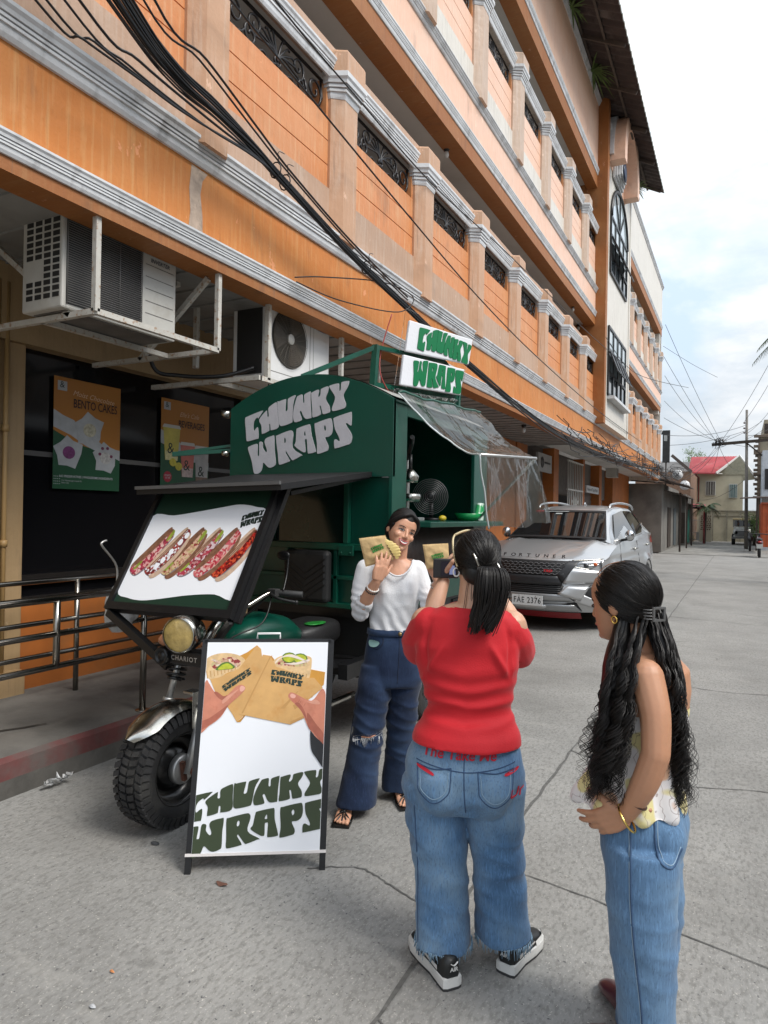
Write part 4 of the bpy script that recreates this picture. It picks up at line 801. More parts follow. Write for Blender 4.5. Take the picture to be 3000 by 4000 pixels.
def aff(p0, ux, uy): return lambda a, b: (p0[0]+ux[0]*a+uy[0]*(b/.681)-.028*(p0[1]+ux[1]*a+uy[1]*(b/.681)), p0[1]+ux[1]*a+uy[1]*(b/.681))
chunky(g, aff((.125, .795), (.135, .072), (-.004, .048)), afn, .0072); g.build('lettering', PM[7], A); g = MB(); chunky(g, aff((.338, .852), (.150, -.055), (.028, .075)), afn, .0072); g.build('lettering', PM[7], A)
g = MB(); chunky(g, lambda a, b: ((-.06+.66*a+.087*b)-.028*(.071-.0099*a+.562*b), .071-.0099*a+.562*b), afn, .0052, umin=.0175, umax=.594, k=4); g.build('lettering', mat('print olive green', (.035, .052, .022), .5, var=.2, vscale=4), A)

# ------------------------------------------------------------------ two posters behind the shop glass
mat('poster white', (.42, .43, .44), .5, var=.2, vscale=12)
def poster(name, label, y0, y1, z0, z1): 
    s = thing(name, label, 'poster', (WX-.05, (y0+y1)/2, z0)); w_, h_ = y1-y0, z1-z0
    f = lambda a, b, h: Vector((WX-.052+h, y0+a*w_, z0+b*h_))
    g = MB(); g.flat([(0, 0), (1, 0), (1, 1), (0, 1)], [], f, .002); g.build('sheet', mat('poster orange', (.40, .155, .018), .5, var=.08, vscale=2), s)
    g = MB(); g.flat([(0, 0), (1, 0), (1, .36), (.7, .37), (.45, .40), (.2, .46), (0, .52)], [], f, .003); g.build('green_field', mat('poster green', (.006, .06, .022), .5), s)
    random.seed(int(y0*10)); g = MB(); top = [(0, .68), (.12, .64), (.28, .61), (.42, .53), (.6, .48), (.72, .43), (.88, .40), (1, .37)]; bot = [(1, .28), (.85, .34), (.66, .36), (.45, .41), (.25, .48), (0, .53)]
    rough = lambda L_: [(a+random.uniform(-.01, .01)*(0 < a < 1), b+random.uniform(-.025, .025)) for a, b in L_]
    g.flat(rough(top)+rough(bot), [], f, .004); g.build('brush_stroke', MATS['poster white'], s)
    g = MB(); g.flat([(.05, .88), (.18, .88), (.18, .965), (.05, .965)], [], f, .0035); lg = g.build('logo_patch', MATS['poster white'], s)
    g = MB(); text_mesh(g, "&", .075, lambda u, v, h: f(.075+u/w_, .905+v/h_, .005), .0); g.build('logo', MATS['print black green'], lg)
    return s, f, w_, h_
INKP = mat('poster ink', (.03, .008, .006), .5); PWH = MATS['poster white']
s, f, w_, h_ = poster('poster', 'orange and green poster reading BENTO CAKES with three wrapped cakes', 3.65, 4.315, 1.80, 2.71)
g = MB(); text_mesh(g, "Moist Chocolate", .062, lambda u, v, h: f(.26+u/w_, .855+v/h_-.05*u/w_, .005), 0, shear=.4); g.build('script_line', mat('poster script', (.62, .42, .25), .5), s)
g = MB(); text_mesh(g, "BENTO CAKES", .088, lambda u, v, h: f(.27+.78*u/w_, .745+1.15*v/h_, .005), 0, bold=.012); g.build('title', INKP, s)
def wrapc(cx, cz, r, seed): 
    random.seed(seed); return [(cx+r*(1+.35*(k % 2)+random.uniform(-.1, .1))*cos(2*pi*k/11)/w_, cz+r*(1+.3*(k % 2))*sin(2*pi*k/11)/h_) for k in range(11)]
for cx, cz, r, col, sd_ in ((.52, .555, .105, (.56, .52, .38), 1), (.22, .33, .095, (.20, .04, .16), 2), (.77, .31, .095, (.55, .53, .50), 3)):
    g = MB(); g.flat(wrapc(cx, cz, r*1.15, sd_), [], f, .0048); c_ = g.build('cake_paper', PWH, s)
    g = MB(); g.flat([(cx+r*.62*cos(t)/w_, cz+r*.55*sin(t)/h_) for t in np.linspace(0, 2*pi, 20)[:-1]], [], f, .0054); g.build('cake', mat('cake %d' % sd_, col, .5, var=.5, vscale=40), c_)
g = MB()
for a, b in ((.68, .345), (.72, .40), (.80, .405), (.86, .33)): g.flat([(a+.016*cos(t)/w_, b+.014*sin(t)/h_) for t in np.linspace(0, 2*pi, 10)[:-1]], [], f, .006)
g.build('berries', mat('berry', (.14, .012, .05), .4), s)
g = MB(); text_mesh(g, "NO PRESERVATIVES | WHOLESOME INGREDIENTS", .026, lambda u, v, h: f(.09+.92*u/w_, .105+v/h_, .005), 0, bold=.02); text_mesh(g, "Cor Montenegro Lasala St\nIloilo City", .018, lambda u, v, h: f(.12+u/w_, .07+v/h_, .005), 0)
for i in range(4):
    for j in range(4): g.flat([(.02+.025*i+.004*cos(t)/w_, .045+.022*j+.004*sin(t)/h_) for t in np.linspace(0, 2*pi, 7)[:-1]], [], f, .005)
g.build('small_print', PWH, s)
s, f, w_, h_ = poster('poster', 'orange and green poster reading BEVERAGES with three drink cups', 4.80, 5.46, 1.82, 2.715)
g = MB(); text_mesh(g, "Elle's Cafe", .065, lambda u, v, h: f(.36+u/w_, .83+v/h_, .005), 0, shear=.4); g.build('script_line', MATS['poster script'], s)
g = MB(); text_mesh(g, "BEVERAGES", .085, lambda u, v, h: f(.34+.85*u/w_, .715+1.1*v/h_, .005), 0, bold=.012); g.build('title', INKP, s)
for (cx, b0, b1, wt, wb, c1_, c2_, i) in ((.21, .34, .69, .17, .12, (.62, .52, .10), (.66, .60, .30), 0), (.54, .17, .52, .15, .11, (.55, .16, .12), (.55, .42, .38), 1), (.85, .08, .50, .15, .12, (.42, .40, .38), (.20, .12, .08), 2)):
    g = MB(); g.flat([(cx-wb, b0), (cx+wb, b0), (cx+wt, b1), (cx-wt, b1)], [], f, .0055); c_ = g.build('cup', mat('drink %d' % i, c1_, .3, var=.3, vscale=9), s)
    g = MB(); g.flat([(cx-wb, b0), (cx+wb, b0), (cx+wb*1.08, b0+.1), (cx-wb*1.08, b0+.1)], [], f, .006); g.build('drink_base', mat('drink base %d' % i, c2_, .4, var=.4, vscale=30), c_)
    g = MB(); g.flat([(cx-wt*1.08, b1), (cx+wt*1.08, b1), (cx+wt*.9, b1+.035), (cx-wt*.9, b1+.035)], [], f, .006); g.build('lid', mat('lid pale', (.52, .50, .46), .3), c_)
    g = MB(); text_mesh(g, "&", .15, lambda u, v, h: f(cx-.09+u/w_, (b0+b1)/2-.10+v/h_, .0062), 0); g.build('logo', MATS['print black green'], c_)
g = MB()
for a, b in ((.24, .32), (.36, .28)): g.flat([(a+.045*cos(t)/w_, b+.04*sin(t)/h_) for t in np.linspace(0, 2*pi, 16)[:-1]], [], f, .0066)
g.build('lemon_slices', mat('lemon', (.60, .50, .05), .4, var=.3, vscale=40), s)
g = MB(); g.flat([(.14+.05*(1+.08*(k % 2))*cos(2*pi*k/28)/w_, .16+.05*(1+.08*(k % 2))*sin(2*pi*k/28)/h_) for k in range(28)], [], f, .005); bd = g.build('badge', mat('badge red', (.32, .012, .03), .4), s)
g = MB(); text_mesh(g, "STARTS\nAT 49", .024, lambda u, v, h: f(.14+u/w_, .165+v/h_, .006), 0, align='CENTER', bold=.02); g.build('lettering', PWH, bd)

# ------------------------------------------------------------------ air conditioners hung under the fascia
ACW = mat('aircon off white', (.50, .49, .45), .5, var=.2, vscale=2, dirt=(.30, .26, .20), dscale=4, dlo=.55, dhi=.8)
ACD = mat('aircon coil', (.018, .018, .018), .6); RUSTW = mat('rusty white angle iron', (.52, .50, .45), .7, var=.2, vscale=8, dirt=(.26, .12, .04), dscale=28, dlo=.54, dhi=.66)
C1 = thing('air_conditioner', 'grilled outdoor aircon unit in a rusty hanging frame, nearest the camera', 'air conditioner', (-3.9, 3.3, 2.86))
ax0, ax1, ay0, ay1, az0, az1 = -4.08, -3.70, 2.79, 3.74, 2.875, 3.56
g = MB(); g.box(ax0, ax1, ay0, ay1, az0, az1); g.build('casing', ACW, C1, bevel=.012)
g = MB(); g.box(ax1+.001, ax1+.003, ay0+.03, ay0+.62, az0+.03, az1-.03); g.build('coil', ACD, C1)
g = MB()
for k in range(44): z = az0+.04+k*.0143; g.tube([(ax1+.012, ay0+.03, z), (ax1+.012, ay0+.62, z)], .0028, 4)
for y in (.03, .23, .43, .62): g.tube([(ax1+.012, ay0+y, az0+.03), (ax1+.012, ay0+y, az1-.03)], .004, 4)
g.build('wire_guard', mat('guard grey', (.13, .125, .12), .5), C1)
g = MB()
for k in range(13):
    for j in range(4):
        if 2 < k < 6 and j < 2: continue
        x = ax0+.045+.083*j; g.box(x, x+.062, ay0-.002, ay0-.0005, az0+.07+.042*k, az0+.10+.042*k)
g.build('side_louvre', ACD, C1)
g = MB()
for k in range(5): g.box(ax1+.0005, ax1+.002, ay0+.66, ay1-.03, az0+.14+.085*k, az0+.145+.085*k)
g.build('panel_groove', mat('groove grey', (.16, .15, .14), .6), C1)
g = MB(); fn = plane_fn((ax1+.003, ay0+.66, az0+.565), (0, 1, 0), (0, 0, 1)); text_mesh(g, "Panasonic", .060, fn, .001, bold=.02); g.build('lettering', mat('aircon ink', (.05, .055, .08), .5), C1); g = MB(); fn = plane_fn((ax1+.003, ay0+.70, az0+.505), (0, 1, 0), (0, 0, 1)); text_mesh(g, "INVERTER", .040, fn, .001, bold=.015, shear=.2); g.build('lettering', mat('aircon ink', (.05, .055, .08), .5), C1)
g = MB(); fx0, fx1, fy0, fy1, fz = -4.84, -3.50, 2.875, 3.968, 2.845
for a, b in (((fx1, fy0, fz), (fx1, fy1, fz)), ((fx0, fy0, fz), (fx1, fy0, fz)), ((fx0, fy1, fz), (fx1, fy1, fz)), ((fx1, fy0, fz), (fx1, fy0, 3.45)), ((fx1, fy1, fz), (fx1, fy1, 3.45)), ((-3.72, fy0, fz), (-4.55, fy0, 3.45)), ((fx1-.1, fy1, 3.40), (-4.3, fy1, fz)), ((-4.0, fy0, fz), (-4.0, fy1, fz)), ((fx0, fy0, 3.43), (fx0, fy1, 3.43)), ((-3.9, fy1, 3.4), (-4.8, fy1, 3.3))): g.bar(a, b, .036)
g.build('hanging_frame', RUSTW, C1)
g = MB(); g.box(ax0+.05, ax1-.03, ay0+.05, ay1-.05, az0-.006, az0-.001); g.build('base_plate', mat('tray dull', (.16, .15, .14), .6, var=.4), C1)
C2 = thing('air_conditioner', 'tall white outdoor aircon unit with one large round fan grille', 'air conditioner', (-3.9, 5.3, 2.78))
bx0, bx1, by0, by1, bz0, bz1 = -4.08, -3.70, 4.83, 5.85, 2.80, 3.56
ACW2 = mat('aircon white', (.66, .66, .65), .45, var=.12, vscale=2)
g = MB(); g.box(bx0, bx1, by0, by1, bz0, bz1); g.build('casing', ACW2, C2, bevel=.012)
fc = Matrix.Translation((bx1, 5.165, 3.225)) @ Matrix.Rotation(pi/2, 4, 'Y')
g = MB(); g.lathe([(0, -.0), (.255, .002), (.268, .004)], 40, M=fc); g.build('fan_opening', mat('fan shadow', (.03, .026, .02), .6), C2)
g = MB()
for r in np.linspace(.03, .26, 13): g.tube([fc @ Vector((r*cos(t), r*sin(t), .02)) for t in np.linspace(0, 2*pi, 41)[:-1]], .0028, 4, closed=True)
for k in range(20):
    t = 2*pi*k/20; g.tube([fc @ Vector((r*cos(t+.8*r), r*sin(t+.8*r), .021)) for r in np.linspace(.05, .26, 5)], .0022, 4)
g.build('fan_guard', mat('guard brown', (.10, .085, .065), .5), C2)
g = MB(); g.lathe([(0, .026), (.045, .026), (.05, .018), (.05, .0)], 20, M=fc); g.build('fan_hub', ACW, C2)
g = MB()
for k in range(3):
    t0 = 2*pi*k/3; g.grid(lambda u, v: fc @ Vector(((.04+.2*u)*cos(t0+1.1*v), (.04+.2*u)*sin(t0+1.1*v), .006+.008*v)), 6, 6)
g.build('fan_blade', mat('blade brown', (.075, .06, .045), .5), C2)
g = MB(); g.box(bx1+.0005, bx1+.002, 5.50, 5.505, bz0+.02, bz1-.02); g.box(bx1+.0005, bx1+.002, 5.56, 5.563, bz0+.02, bz1-.02); g.box(bx1+.0005, bx1+.002, by0+.03, 5.5, bz0+.09, bz0+.095); g.build('panel_groove', MATS['groove grey'], C2)
g = MB(); g.flat(smooth_closed([(0, .0), (.10, -.008), (.20, 0), (.205, .035), (.2, .06), (.1, .068), (0, .06), (-.005, .03)], 3), [], plane_fn((bx1+.0005, 5.60, 3.43), (0, 1, 0), (0, 0, 1)), .003); bd = g.build('badge', mat('badge navy', (.012, .018, .10), .4), C2)
g = MB(); text_mesh(g, "Koppel", .055, plane_fn((bx1+.004, 5.618, 3.447), (0, 1, 0), (0, 0, 1)), .001, bold=.02); g.build('lettering', PWH, bd)
g = MB()
for a, b in (((-4.84, 4.62, 2.77), (-3.60, 4.62, 2.77)), ((-4.84, 5.95, 2.77), (-3.6, 5.95, 2.77)), ((-3.62, 4.62, 2.77), (-3.62, 5.95, 2.77)), ((-4.1, 4.62, 2.77), (-4.1, 5.95, 2.77)), ((-3.62, 4.74, 2.77), (-3.62, 4.74, 3.45)), ((-4.3, 4.60, 2.9), (-4.3, 4.60, 3.5)), ((-3.62, 5.95, 2.77), (-3.62, 5.95, 3.45))): g.bar(a, b, .04)
g.build('hanging_frame', RUSTW, C2)
for y_ in (6.9, 7.6): g = MB(); g.bar((-3.7, y_, 2.7), (-3.7, y_, 3.5), .04); g.build('hanger', RUSTW, C2)
g = MB(); g.tube(spline([(-4.5, 4.2, 3.3), (-4.45, 4.25, 2.86), (-4.3, 4.4, 2.80), (-4.0, 4.6, 2.81), (-3.8, 4.78, 2.9)], 8), .018, 7); g.tube(spline([(-3.66, 4.80, 3.4), (-3.65, 4.79, 3.0), (-3.66, 4.82, 2.6), (-3.7, 4.9, 2.35)], 6), .007, 5); g.build('refrigerant_hose', BLACKM, C2)
g = MB(); g.box(bx0+.05, bx1-.05, by0-.003, by0-.0005, bz0+.06, bz1-.06); g.build('side_coil', ACD, C2)
for i, (y, lab) in enumerate(((10.6, 'small window aircon under the soffit just above the clear awning'), (28.9, 'far white window aircon above the roller shutters'))):
    c = thing('air_conditioner', lab, 'air conditioner', (-4.6, y, 3.0)); z0 = 2.86 if i == 0 else 3.25
    g = MB(); g.box(-4.86, -4.45, y-.3, y+.3, z0, z0+.42); g.build('casing', ACW, c, bevel=.01)
    g = MB()
    for k in range(8): g.box(-4.449, -4.444, y-.26, y+.26, z0+.04+.045*k, z0+.06+.045*k)
    g.build('grille', ACD, c)

# ------------------------------------------------------------------ stainless railings on the sidewalk
R1 = thing('railing', 'shiny stainless pipe railing along the kerb with three rails', 'railing', (-3.74, 2.8, .22))
rl = MB()
for z, y1 in ((1.085, 3.75), (.868, 3.9), (.668, 3.9)): rl.tube([(-3.74, 1.0, z), (-3.74, y1, z)], .024 if z > 1 else .019, 10); 
rl.build('rail', STEEL, R1)
for y in (1.2, 3.53):
    p = MB(); p.tube([(-3.74, y, .22), (-3.74, y, 1.085)], .023, 10); p.lathe([(.0, .0), (.05, .0), (.05, .006), (0, .006)], 14, M=Matrix.Translation((-3.74, y, .222))); p.build('post', STEEL, R1)
p = MB(); p.tube([(-3.74, 2.83, .668), (-3.74, 2.83, 1.085)], .021, 10); p.build('baluster', STEEL, R1)
R2 = thing('railing', 'duller pipe railing against the orange shop wall behind', 'railing', (-4.53, 3.2, .25))
rl = MB()
for z in (1.105, .80, .56): rl.tube([(-4.53, 1.5, z), (-4.53, 4.6, z)], .019, 8)
rl.build('rail', STEEL, R2)
for y in (2.0, 3.60): p = MB(); p.tube([(-4.53, y, .24), (-4.53, y, 1.105)], .020, 8); p.build('post', STEEL, R2)
# plastic bag hanging from the railing and a metal hook rod
PLAST, t_, b_ = nm('thin white plastic'); b_.inputs['Base Color'].default_value = (.75, .76, .76, 1); b_.inputs['Roughness'].default_value = .35; b_.inputs['Transmission Weight'].default_value = .35; bump(t_, b_, 14, .6, .03)
g = MB()
def bagp(u, v):
    a = 2*pi*u; z = .80+.42*v; prof = [.05, .10, .125, .125, .11, .085, .05, .018]; i = min(int(v*7), 6); r = prof[i]+(prof[i+1]-prof[i])*(v*7-i)
    r *= 1+.16*noise.noise(Vector((cos(a)*2, sin(a)*2, v*4)))+.05*sin(9*a+5*v)
    return Vector((-3.79+r*.7*cos(a)+.0*v, 3.36+r*sin(a)+.05*v, z))
g.grid(bagp, 40, 24); tag(g.build('plastic_bag', PLAST), 'crumpled white plastic bag hanging on the railing behind the menu board', 'bag')
g = MB(); g.tube(spline([(-3.9, 3.42, 1.08), (-3.9, 3.42, 1.24), (-3.9, 3.30, 1.38), (-3.9, 3.29, 1.41), (-3.9, 3.33, 1.425)], 5), .008, 6); tag(g.build('hook_rod', ALU), 'thin bent metal hook rod standing up behind the railing', 'hook')
g = MB()
g.grid(lambda u, v: Vector((-3.58+.05*noise.noise(Vector((u*5, v*5, 1)))+.05*v, 2.62+.17*u, .015+.05*v*(1+.8*noise.noise(Vector((u*9, v*7, 4)))))), 16, 8); tag(g.build('litter_wrapper', PLAST), 'crumpled clear plastic wrapper lying at the foot of the kerb', 'litter')

# ------------------------------------------------------------------ things in the serving hatch
J = thing('lever_juicer', 'steel lever juice press standing on the green counter', 'juicer', (-2.30, 4.86, 1.594))
g = MB(); g.box(-2.42, -2.22, 4.76, 4.96, 1.594, 1.62); g.tube([(-2.36, 4.92, 1.61), (-2.36, 4.92, 2.12)], .022, 10); g.build('stand', ALU, J, bevel=.003)
g = MB(); g.lathe([(0, 0), (.075, 0), (.085, .03), (.085, .06), (.06, .065), (0, .065)], 24, M=Matrix.Translation((-2.29, 4.83, 1.74))); g.lathe([(0, .0), (.06, .0), (.07, .05), (.03, .10), (0, .12)], 20, M=Matrix.Translation((-2.29, 4.83, 1.89))); g.build('press_cup', CHROME, J)
g = MB(); g.tube([(-2.36, 4.92, 2.08), (-2.24, 4.74, 2.18), (-2.18, 4.62, 2.22)], .018, 8); g.tube([(-2.29, 4.83, 1.98), (-2.29, 4.83, 2.11)], .016, 8); g.build('lever', BLACKM, J)
fn_ = thing('desk_fan', 'black desk fan inside the dark serving hatch', 'fan', (-2.42, 5.55, 1.594))
fm = Matrix.Translation((-2.42, 5.52, 1.80)) @ Matrix.Rotation(radians(115), 4, 'Z') @ Matrix.Rotation(pi/2, 4, 'Y') @ Matrix.Rotation(pi, 4, 'Y')
g = MB()
for r in np.linspace(.03, .155, 9):
    for h in (-.03, .04): g.tube([fm @ Vector((r*cos(t), r*sin(t), h-(abs(h) > .035)*.25*r*r*8*.1)) for t in np.linspace(0, 2*pi, 25)[:-1]], .002, 4, closed=True)
g.build('fan_guard', mat('guard wire', (.20, .20, .20), .3, metal=.7), fn_)
g = MB(); g.lathe([(0, -.10), (.05, -.10), (.055, .0), (0, .01)], 16, M=fm); g.tube([(-2.42, 5.55, 1.60), (-2.42, 5.55, 1.75)], .02, 8); g.lathe([(0, 0), (.09, 0), (.08, .02), (0, .025)], 20, M=Matrix.Translation((-2.42, 5.55, 1.594))); g.build('motor', BLACKM, fn_)
g = MB(); g.ell((-2.20, 5.28, 1.615), (.03, .045, .025), 14, 10); tag(g.build('lemon', mat('lemon yellow', (.65, .47, .02), .4, bmp=.2, bscale=120)), 'yellow lemon resting on the green counter', 'lemon')
g = MB(); g.lathe([(0, 0), (.08, 0), (.12, .06), (.125, .06), (.085, -.003), (0, -.003)], 24, M=Matrix.Translation((-2.16, 5.78, 1.60))); tag(g.build('green_bowl', mat('bowl green', (.01, .28, .08), .3)), 'bright green plastic bowl at the end of the counter', 'bowl')
g = MB(); g.grid(lambda u, v: Vector((-2.10+.05*cos(u*pi*2)*(1-.3*v), 5.86+.07*sin(u*pi*2)*(1-.3*v)+.06*v, 1.60+.15*v)), 18, 6); g.ell((-2.10, 5.92, 1.745), (.036, .05, .012)); tag(g.build('squeeze_bottle', mat('white green plastic', (.45, .55, .48), .3, dirt=(.01, .25, .07), dscale=9, dlo=.45, dhi=.5, dfac=1)), 'white and green bottle lying slanted beside the green bowl', 'bottle')
# hanging items inside the cart
g = MB(); g.box(-2.62, -2.46, 4.72, 4.92, 1.72, 2.10); g.build('x', GREEN) if False else None
it = thing('hanging_towel', 'pale cloth hanging at the front edge of the serving hatch', 'towel', (-2.45, 4.7, 2.0)); g = MB(); g.grid(lambda u, v: Vector((-2.45+.03*sin(u*12), 4.66+.26*u, 1.88+.28*v+.02*sin(u*9))), 20, 4); g.build('cloth', mat('cloth grey', (.35, .35, .36), .9, var=.4, vscale=9), it)
it2 = thing('hanging_pouch', 'brown and pink pouch hanging inside the hatch behind the juicer', 'pouch', (-2.55, 5.0, 1.75)); g = MB(); g.ell((-2.55, 5.02, 1.90), (.05, .10, .13), 16, 12); g.ell((-2.54, 5.05, 1.73), (.03, .06, .07), 12, 8); g.build('pouch', mat('pouch brown', (.35, .16, .10), .6, var=.5, vscale=14), it2)
# clear plastic awning
CP, t_, b_ = nm('clear plastic film'); N_ = t_.nodes; L_ = t_.links
b_.inputs['Base Color'].default_value = (.9, .92, .92, 1); b_.inputs['Roughness'].default_value = .09; b_.inputs['Specular IOR Level'].default_value = 1.0; b_.inputs['IOR'].default_value = 1.5
tr_ = N_.new('ShaderNodeBsdfTransparent'); tr_.inputs[0].default_value = (.93, .95, .95, 1); gl_ = N_.new('ShaderNodeBsdfGlossy'); gl_.inputs['Roughness'].default_value = .07; fr_ = N_.new('ShaderNodeFresnel'); fr_.inputs['IOR'].default_value = 1.24; mxs = N_.new('ShaderNodeMixShader')
tl_ = N_.new('ShaderNodeBsdfTranslucent'); tl_.inputs[0].default_value = (.8, .82, .82, 1); mx2 = N_.new('ShaderNodeMixShader'); mx2.inputs[0].default_value = .38; L_.new(tr_.outputs[0], mx2.inputs[1]); L_.new(tl_.outputs[0], mx2.inputs[2])
nb_ = bump(t_, b_, 7, .30, .04, stretch=(1.2, 1.2, .35), detail=3); L_.new(nb_, gl_.inputs['Normal']); L_.new(nb_, fr_.inputs['Normal']); mrf_ = N_.new('ShaderNodeMapRange'); mrf_.inputs[2].default_value = .8; mrf_.inputs[3].default_value = .08; mrf_.inputs[4].default_value = .62; L_.new(fr_.outputs[0], mrf_.inputs[0]); L_.new(mrf_.outputs[0], mxs.inputs[0]); L_.new(mx2.outputs[0], mxs.inputs[1]); L_.new(gl_.outputs[0], mxs.inputs[2]); L_.new(mxs.outputs[0], t_.nodes['Material Output'].inputs[0])
AW = thing('clear_plastic_awning', 'wrinkled clear plastic sheet drooping over the serving hatch as an awning', 'awning', (-1.8, 5.0, 1.6))
def awn(u, v):
    b0 = Vector((-2.09, 4.19, 2.475)).lerp(Vector((-2.09, 5.85, 2.565)), u); f0 = Vector((-1.5, 4.20, 2.03)).lerp(Vector((-1.46, 5.42, 2.11)), u)
    if v < .55:
        t = v/.55; p = b0.lerp(f0, t); p.z += -.10*sin(pi*t)*(1-.5*u)-.05*sin(pi*t)*sin(pi*u)
        p.y += .16*sin(pi*t)*(u < .5)*(1-2*u)
    else:
        t = (v-.55)/.45; lo = Vector((-1.50, 4.36, 1.555)).lerp(Vector((-1.40, 5.66, 1.585)), u); p = f0.lerp(lo, t)
        p.x += .020*sin(u*13+2*t)*t+.006*sin(u*31)*t; p.z += .012*sin(u*9)*t
    q = Vector((u*6, v*5, 0)); p += Vector((.5, .2, 1))*(.016*noise.noise(q)+.006*noise.noise(q*2.7)+.008*abs(noise.noise(Vector((u*9-v*7, v*2, 3)))))
    return p
g = MB(); g.grid(awn, 90, 80); g.build('film', CP, AW)
g = MB(); g.tube([awn(i/20, 0)+Vector((0, 0, .004)) for i in range(21)], .010, 6); g.build('edge_rod', GREEN2, AW)
g = MB(); g.tube([awn(0, j/40) for j in range(41)], .006, 5); g.build('hem', mat('film hem', (.55, .60, .60), .15, spec=.9), AW)
g = MB(); g.tube([(-2.1, 5.85, 1.60), awn(1, .55)], .012, 6); g.tube([awn(0, .55), awn(1, .55)], .011, 6); g.build('support_rod', ALU, AW)
# tarpaulin-like clear plastic on the frame under the sign
g = MB(); g.grid(lambda u, v: sfn(-.1+.75*u, 2.50+.12*v+.02*noise.noise(Vector((u*5, v*5, 0))), -.03-.16*(1-v)+.03*noise.noise(Vector((u*9, v*4, 2)))), 30, 8); g.build('loose_film', CP, AW)
for nm_, lab, cat_, x, y, L0, wd, m_ in (('dry_leaf', 'curled brown leaf on the concrete just in front of the sandwich board', 'leaf', -2.00, 2.36, .03, .016, mat('leaf brown', (.13, .06, .04), .8)), ('cigarette_butt', 'orange cigarette butt on the concrete near the bottom left', 'litter', -1.953, 1.726, .012, .004, mat('butt orange', (.55, .22, .08), .7)),
        ('paper_scrap', 'tiny white paper scrap at the bottom left of the street', 'litter', -1.871, 1.576, .014, .008, PWH), ('dark_pebble', 'flat dark pebble on the concrete below the front wheel', 'pebble', -2.531, 2.485, .026, .016, mat('pebble', (.05, .052, .055), .8))):
    g = MB(); g.grid(lambda u, v: Vector((x+L0*(u-.5)*2, y+wd*(v-.5)*2*sin(pi*(.08+.84*u)), .006+.008*sin(pi*v)*sin(pi*u)+(.004 if 'leaf' in nm_ else 0)*cos(7*u))), 8, 6); tag(g.build(nm_, m_), lab, cat_)
# concrete building's overhead cable bundle
CAB = mat('cable sheath', (.008, .008, .009), .45)
W_ = thing('cable_bundle', 'thick bundle of black utility cables sagging along the orange fascia', 'cables', (-3.1, 12, 4))
random.seed(11)
main = [(-2.3, -.3, 5.7), (-2.85, 1.4, 4.98), (-3.15, 2.75, 4.54), (-3.15, 3.15, 4.37), (-3.15, 3.53, 4.33), (-3.15, 3.94, 4.27), (-3.15, 4.27, 4.19), (-3.15, 5.33, 3.98), (-3.15, 6.5, 3.82), (-3.15, 8.31, 3.60), (-3.15, 13.06, 3.28), (-3.2, 20, 3.35), (-3.2, 27, 3.65), (-3.25, 34.5, 4.0)]
for k in range(20):
    sp_ = random.uniform(-1, 1); s2 = random.uniform(-1, 1); pts = []
    for i, p in enumerate(main):
        sc_ = [.35, .22, .12, .085, .06, .05, .04, .035, .035, .05, .06, .16, .26, .2][i]
        pts.append(Vector(p)+Vector((s2*sc_*.3, 0, sp_*sc_+random.uniform(-.010, .010)-(.10*random.random()**3 if 9 < i < 13 else 0))))
    g = MB(); g.tube(spline(pts, 7), random.choice((.0055, .007, .0085, .0105)), 5); g.build('cable', CAB, W_)
for pts in ([(-2.4, .2, 4.3), (-3.15, 2.2, 4.17), (-3.15, 2.48, 4.15), (-3.15, 2.83, 4.155), (-3.15, 3.21, 4.15), (-3.15, 3.94, 4.20)], [(-2.4, .2, 4.42), (-3.15, 2.25, 4.215), (-3.15, 2.55, 4.18), (-3.15, 2.9, 4.165), (-3.15, 3.3, 4.155), (-3.15, 3.94, 4.21)],
            [(-2.5, .3, 4.6), (-3.15, 2.36, 4.28), (-3.15, 2.79, 4.19), (-3.15, 3.4, 4.165), (-3.15, 3.98, 4.205)], [(-2.5, .3, 4.75), (-3.15, 2.45, 4.34), (-3.15, 2.86, 4.26), (-3.15, 3.44, 4.225), (-3.15, 4.01, 4.21)],
            [(-2.6, 1.2, 5.2), (-3.15, 2.87, 4.64), (-3.15, 3.35, 4.56), (-3.15, 3.92, 4.39), (-3.15, 4.32, 4.28), (-3.15, 5.33, 4.06), (-3.15, 6.5, 3.90)], [(-2.6, 1.3, 5.35), (-3.15, 2.95, 4.70), (-3.15, 3.42, 4.60), (-3.15, 3.98, 4.42), (-3.15, 4.4, 4.29), (-3.15, 5.33, 4.09), (-3.15, 6.5, 3.93)]):
    g = MB(); g.tube(spline(pts+([(-3.15, 4.4, 4.15), (-3.15, 5.33, 3.95), (-3.15, 6.5, 3.80)] if len(pts) < 7 else []), 7), random.choice((.0075, .009)), 5); g.build('cable', CAB, W_)
g = MB()
for y, z in ((4.18, 4.22), (4.30, 4.18), (5.6, 3.95), (7.4, 3.7)):
    g.tube([(-3.15+.05*cos(t), y, z+.06*sin(t)) for t in np.linspace(0, 2*pi, 12)[:-1]], .006, 4, closed=True); g.tube(spline([(-3.12, y, z+.05), (-3.09, y-.05, z+.10), (-3.10, y+.04, z+.13)], 4), .003, 4)
g.build('cable_tie', CAB, W_)
